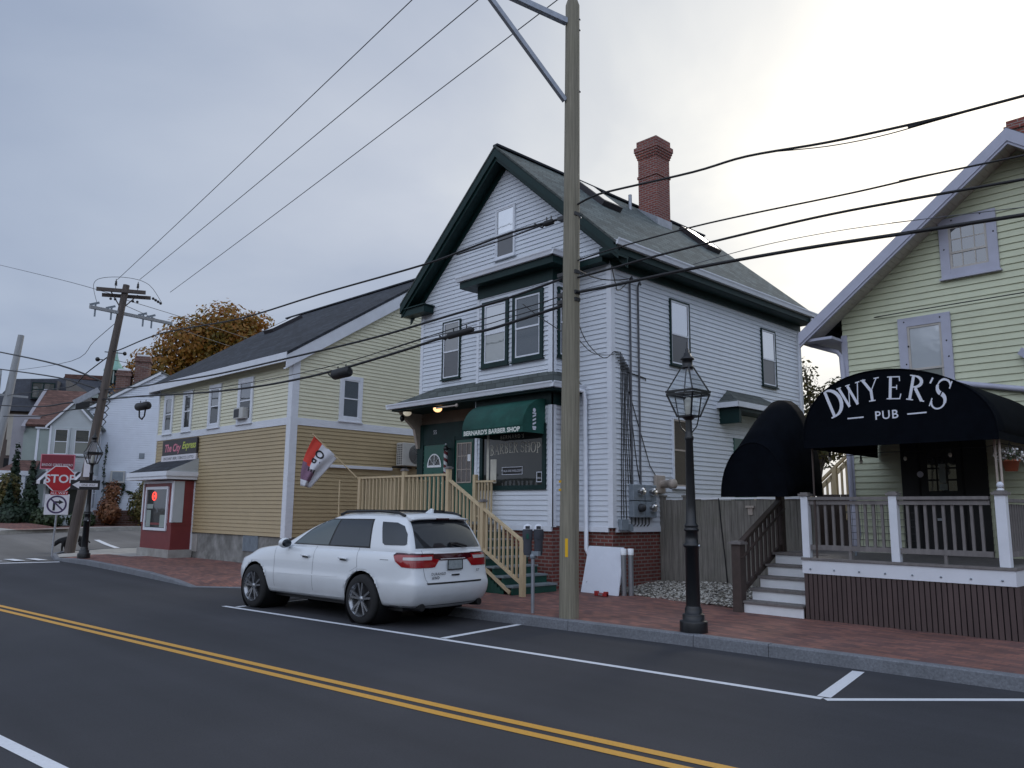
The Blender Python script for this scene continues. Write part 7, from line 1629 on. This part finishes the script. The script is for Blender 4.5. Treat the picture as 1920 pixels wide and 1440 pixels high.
    for sgn in (1,-1):
        D=(q,-q*sgn,0); U=(q*sgn,q,0) if sgn>0 else (-q,q,0)
        O=(-1.0-2*q,cy+.86*sgn+2*q*sgn,0); U=(q,q*sgn,0)
        P=[(-.34,1.08),(.20,1.09),(.25,1.06),(.22,.98),(.12,.90),(-.05,.885),(-.34,.885)]
        if sgn<0: P=P
        decal([P],O,U,(0,0,1),D,.008,'tail_light','tail_red',step=.035)
        decal([[(-.32,1.045),(.10,1.04),(.10,1.0),(-.32,.995)]],O,U,(0,0,1),D,.011,'tail_lens','tail_clear',step=.035)
        decal([[(-.34,1.09),(.20,1.10),(.25,1.07),(.235,1.06),(.19,1.08),(-.34,1.072)]],O,U,(0,0,1),D,.012,'tail_rim','tail_dark',step=.035)
    rear(seam([(.60,1.14),(.62,.88),(.60,.72),(.55,.64)]),.003,'hatch_seam','seam')
    rear([[(-.60,.665),(.60,.665),(.58,.64),(-.58,.64)]],.004,'bumper_strip','car_black')
    mb=MB(); mb.box(-1.108,-1.098,cy-.16,cy+.16,.845,.995); p=mb.build('number_plate','plate',C); mb=MB(); ring(mb,on((-1.108,cy,0),(0,-1,0),(-1,0,0)),-.165,.165,.84,1.0,.014,-.002,.004); mb.build('plate_frame','car_black',p)
    Brr=on((-1.117,cy,0),(0,-1,0),(-1,0,0))
    for t,u,z,s in (('DURANGO',-.36,.775,.055),('AWD',-.42,.715,.06),('GT',.50,.80,.055)): mb=textmb(t,s,Brr(u,z,0),(0,-1,0),(0,0,1),bold=.001,spacing=1.15); mb.build('badge','car_black',C)
    mb=MB(); mb.box(-1.118,-1.10,cy-.09,cy+.07,.755,.775); mb.build('hatch_handle','car_black',C)
    rear([[(-.86,.33),(.86,.33),(.80,.27),(-.80,.27)]],.004,'bumper_valance','car_black')
    for s in (-1,1): mb=MB(); mb.tube([(-.85,cy+.62*s,.30),(-1.05,cy+.62*s,.31)],.055,12); mb.build('exhaust_tip','car_black',C)
    mb=MB(); mb.box(-.75,3.4,cy-.74,cy+.74,.24,.45); mb.build('underbody','car_black',C)
    for s in (.0,-1.93): 
        y=-.30 if s==0 else -1.63
        for ax in (0,3.035): mb=MB(); mb.lathe([(.43,-.26),(.43,.26)],24,(ax,y,.375),axis='y'); mb.build('wheel_well','car_black',C)
    for ax in (0.,3.035):
        for f_ in (side,sidef):
            arc=[(ax+r*math.cos(a),.375+r*math.sin(a)) for r,aa in ((.437,range(13)),(.485,range(12,-1,-1))) for a in [PI*(-.06+1.12*k/12) for k in aa]]
            f_([arc],.012,'arch_lip','car_white')
    # roof rails, antenna, mirrors
    for y in (cy+.61,cy-.61):
        mb=MB(); mb.tube([(1.0,y,1.655),(.85,y,1.71),(.0,y,1.725),(-.45,y,1.70),(-.6,y,1.655)],.022,8); mb.build('roof_rail','car_black',C)
    for x in (.6,-.2): mb=MB(); mb.bar((x,cy-.6,1.735),(x,cy+.6,1.735),.05,.025); mb.build('cross_bar','car_black',C)
    mb=MB(); mb.prism([(-.40,cy-.02,1.70),(-.58,cy-.02,1.70),(-.58,cy-.02,1.765),(-.54,cy-.02,1.775)],(0,.04,0)); mb.build('antenna_fin','car_white',C,bevel=.01)
    for s in (1,-1):
        y=cy+s*.99
        mb=MB(); mb.sphere((2.02,y+.02*s,1.165),.12,12,sq=(.62,1.0,.72)); mb.bar((2.04,cy+s*.85,1.11),(2.03,y,1.12),.05,.04); mr_=mb.build('wing_mirror','car_white',C); mb=MB(); mb.sphere((1.955,y+.02*s,1.165),.095,12,sq=(.25,1.0,.72)); mb.build('mirror_glass','car_glass',mr_)
    # steering wheel hint, headlamps at the front
    decal([[(-.5,.98),(-.1,.99),(-.1,.88),(-.5,.86)]],(5,cy+.86,0),(-.3,.95,0),(0,0,1),(-.95,-.3,0),.006,'headlight','tail_clear')
    # wheels
    def wheel(x,yo,s):
        Wl=MB(); prof=[(.26,.0),(.30,-.004),(.345,-.01),(.368,-.03),(.377,-.06),(.377,-.19),(.368,-.22),(.34,-.24),(.26,-.245)]
        Wl.lathe([(r,z*s) for r,z in prof],32,(x,yo,.377),axis='y'); t=Wl.build('wheel','car_rubber',C)
        rm=MB(); rm.lathe([(.268,0.002*s),(.262,-.015*s),(.245,-.03*s),(.235,-.12*s)],32,(x,yo,.377),axis='y')
        for k in range(5):
            for da in (-.20,.20):
                a=2*PI*k/5+.3; a0=a+da*.55; a1=a+da; 
                p0=Vector((x+.045*math.cos(a0),yo-.035*s,.377+.045*math.sin(a0))); p1=Vector((x+.25*math.cos(a1),yo-.018*s,.377+.25*math.sin(a1))); rm.bar(p0,p1,.032,.025,up=(0,1,0))
        rm.lathe([(0,-.02*s),(.05,-.022*s),(.055,-.05*s)],14,(x,yo,.377),axis='y'); rm.build('rim','car_rim',t)
        dk=MB(); dk.lathe([(0,-.09*s),(.26,-.09*s)],24,(x,yo,.377),axis='y'); dk.build('brake_disc','car_rim_dark',t)
    for x in (0,3.035): wheel(x,.0,1); wheel(x,2*cy,-1)
car()
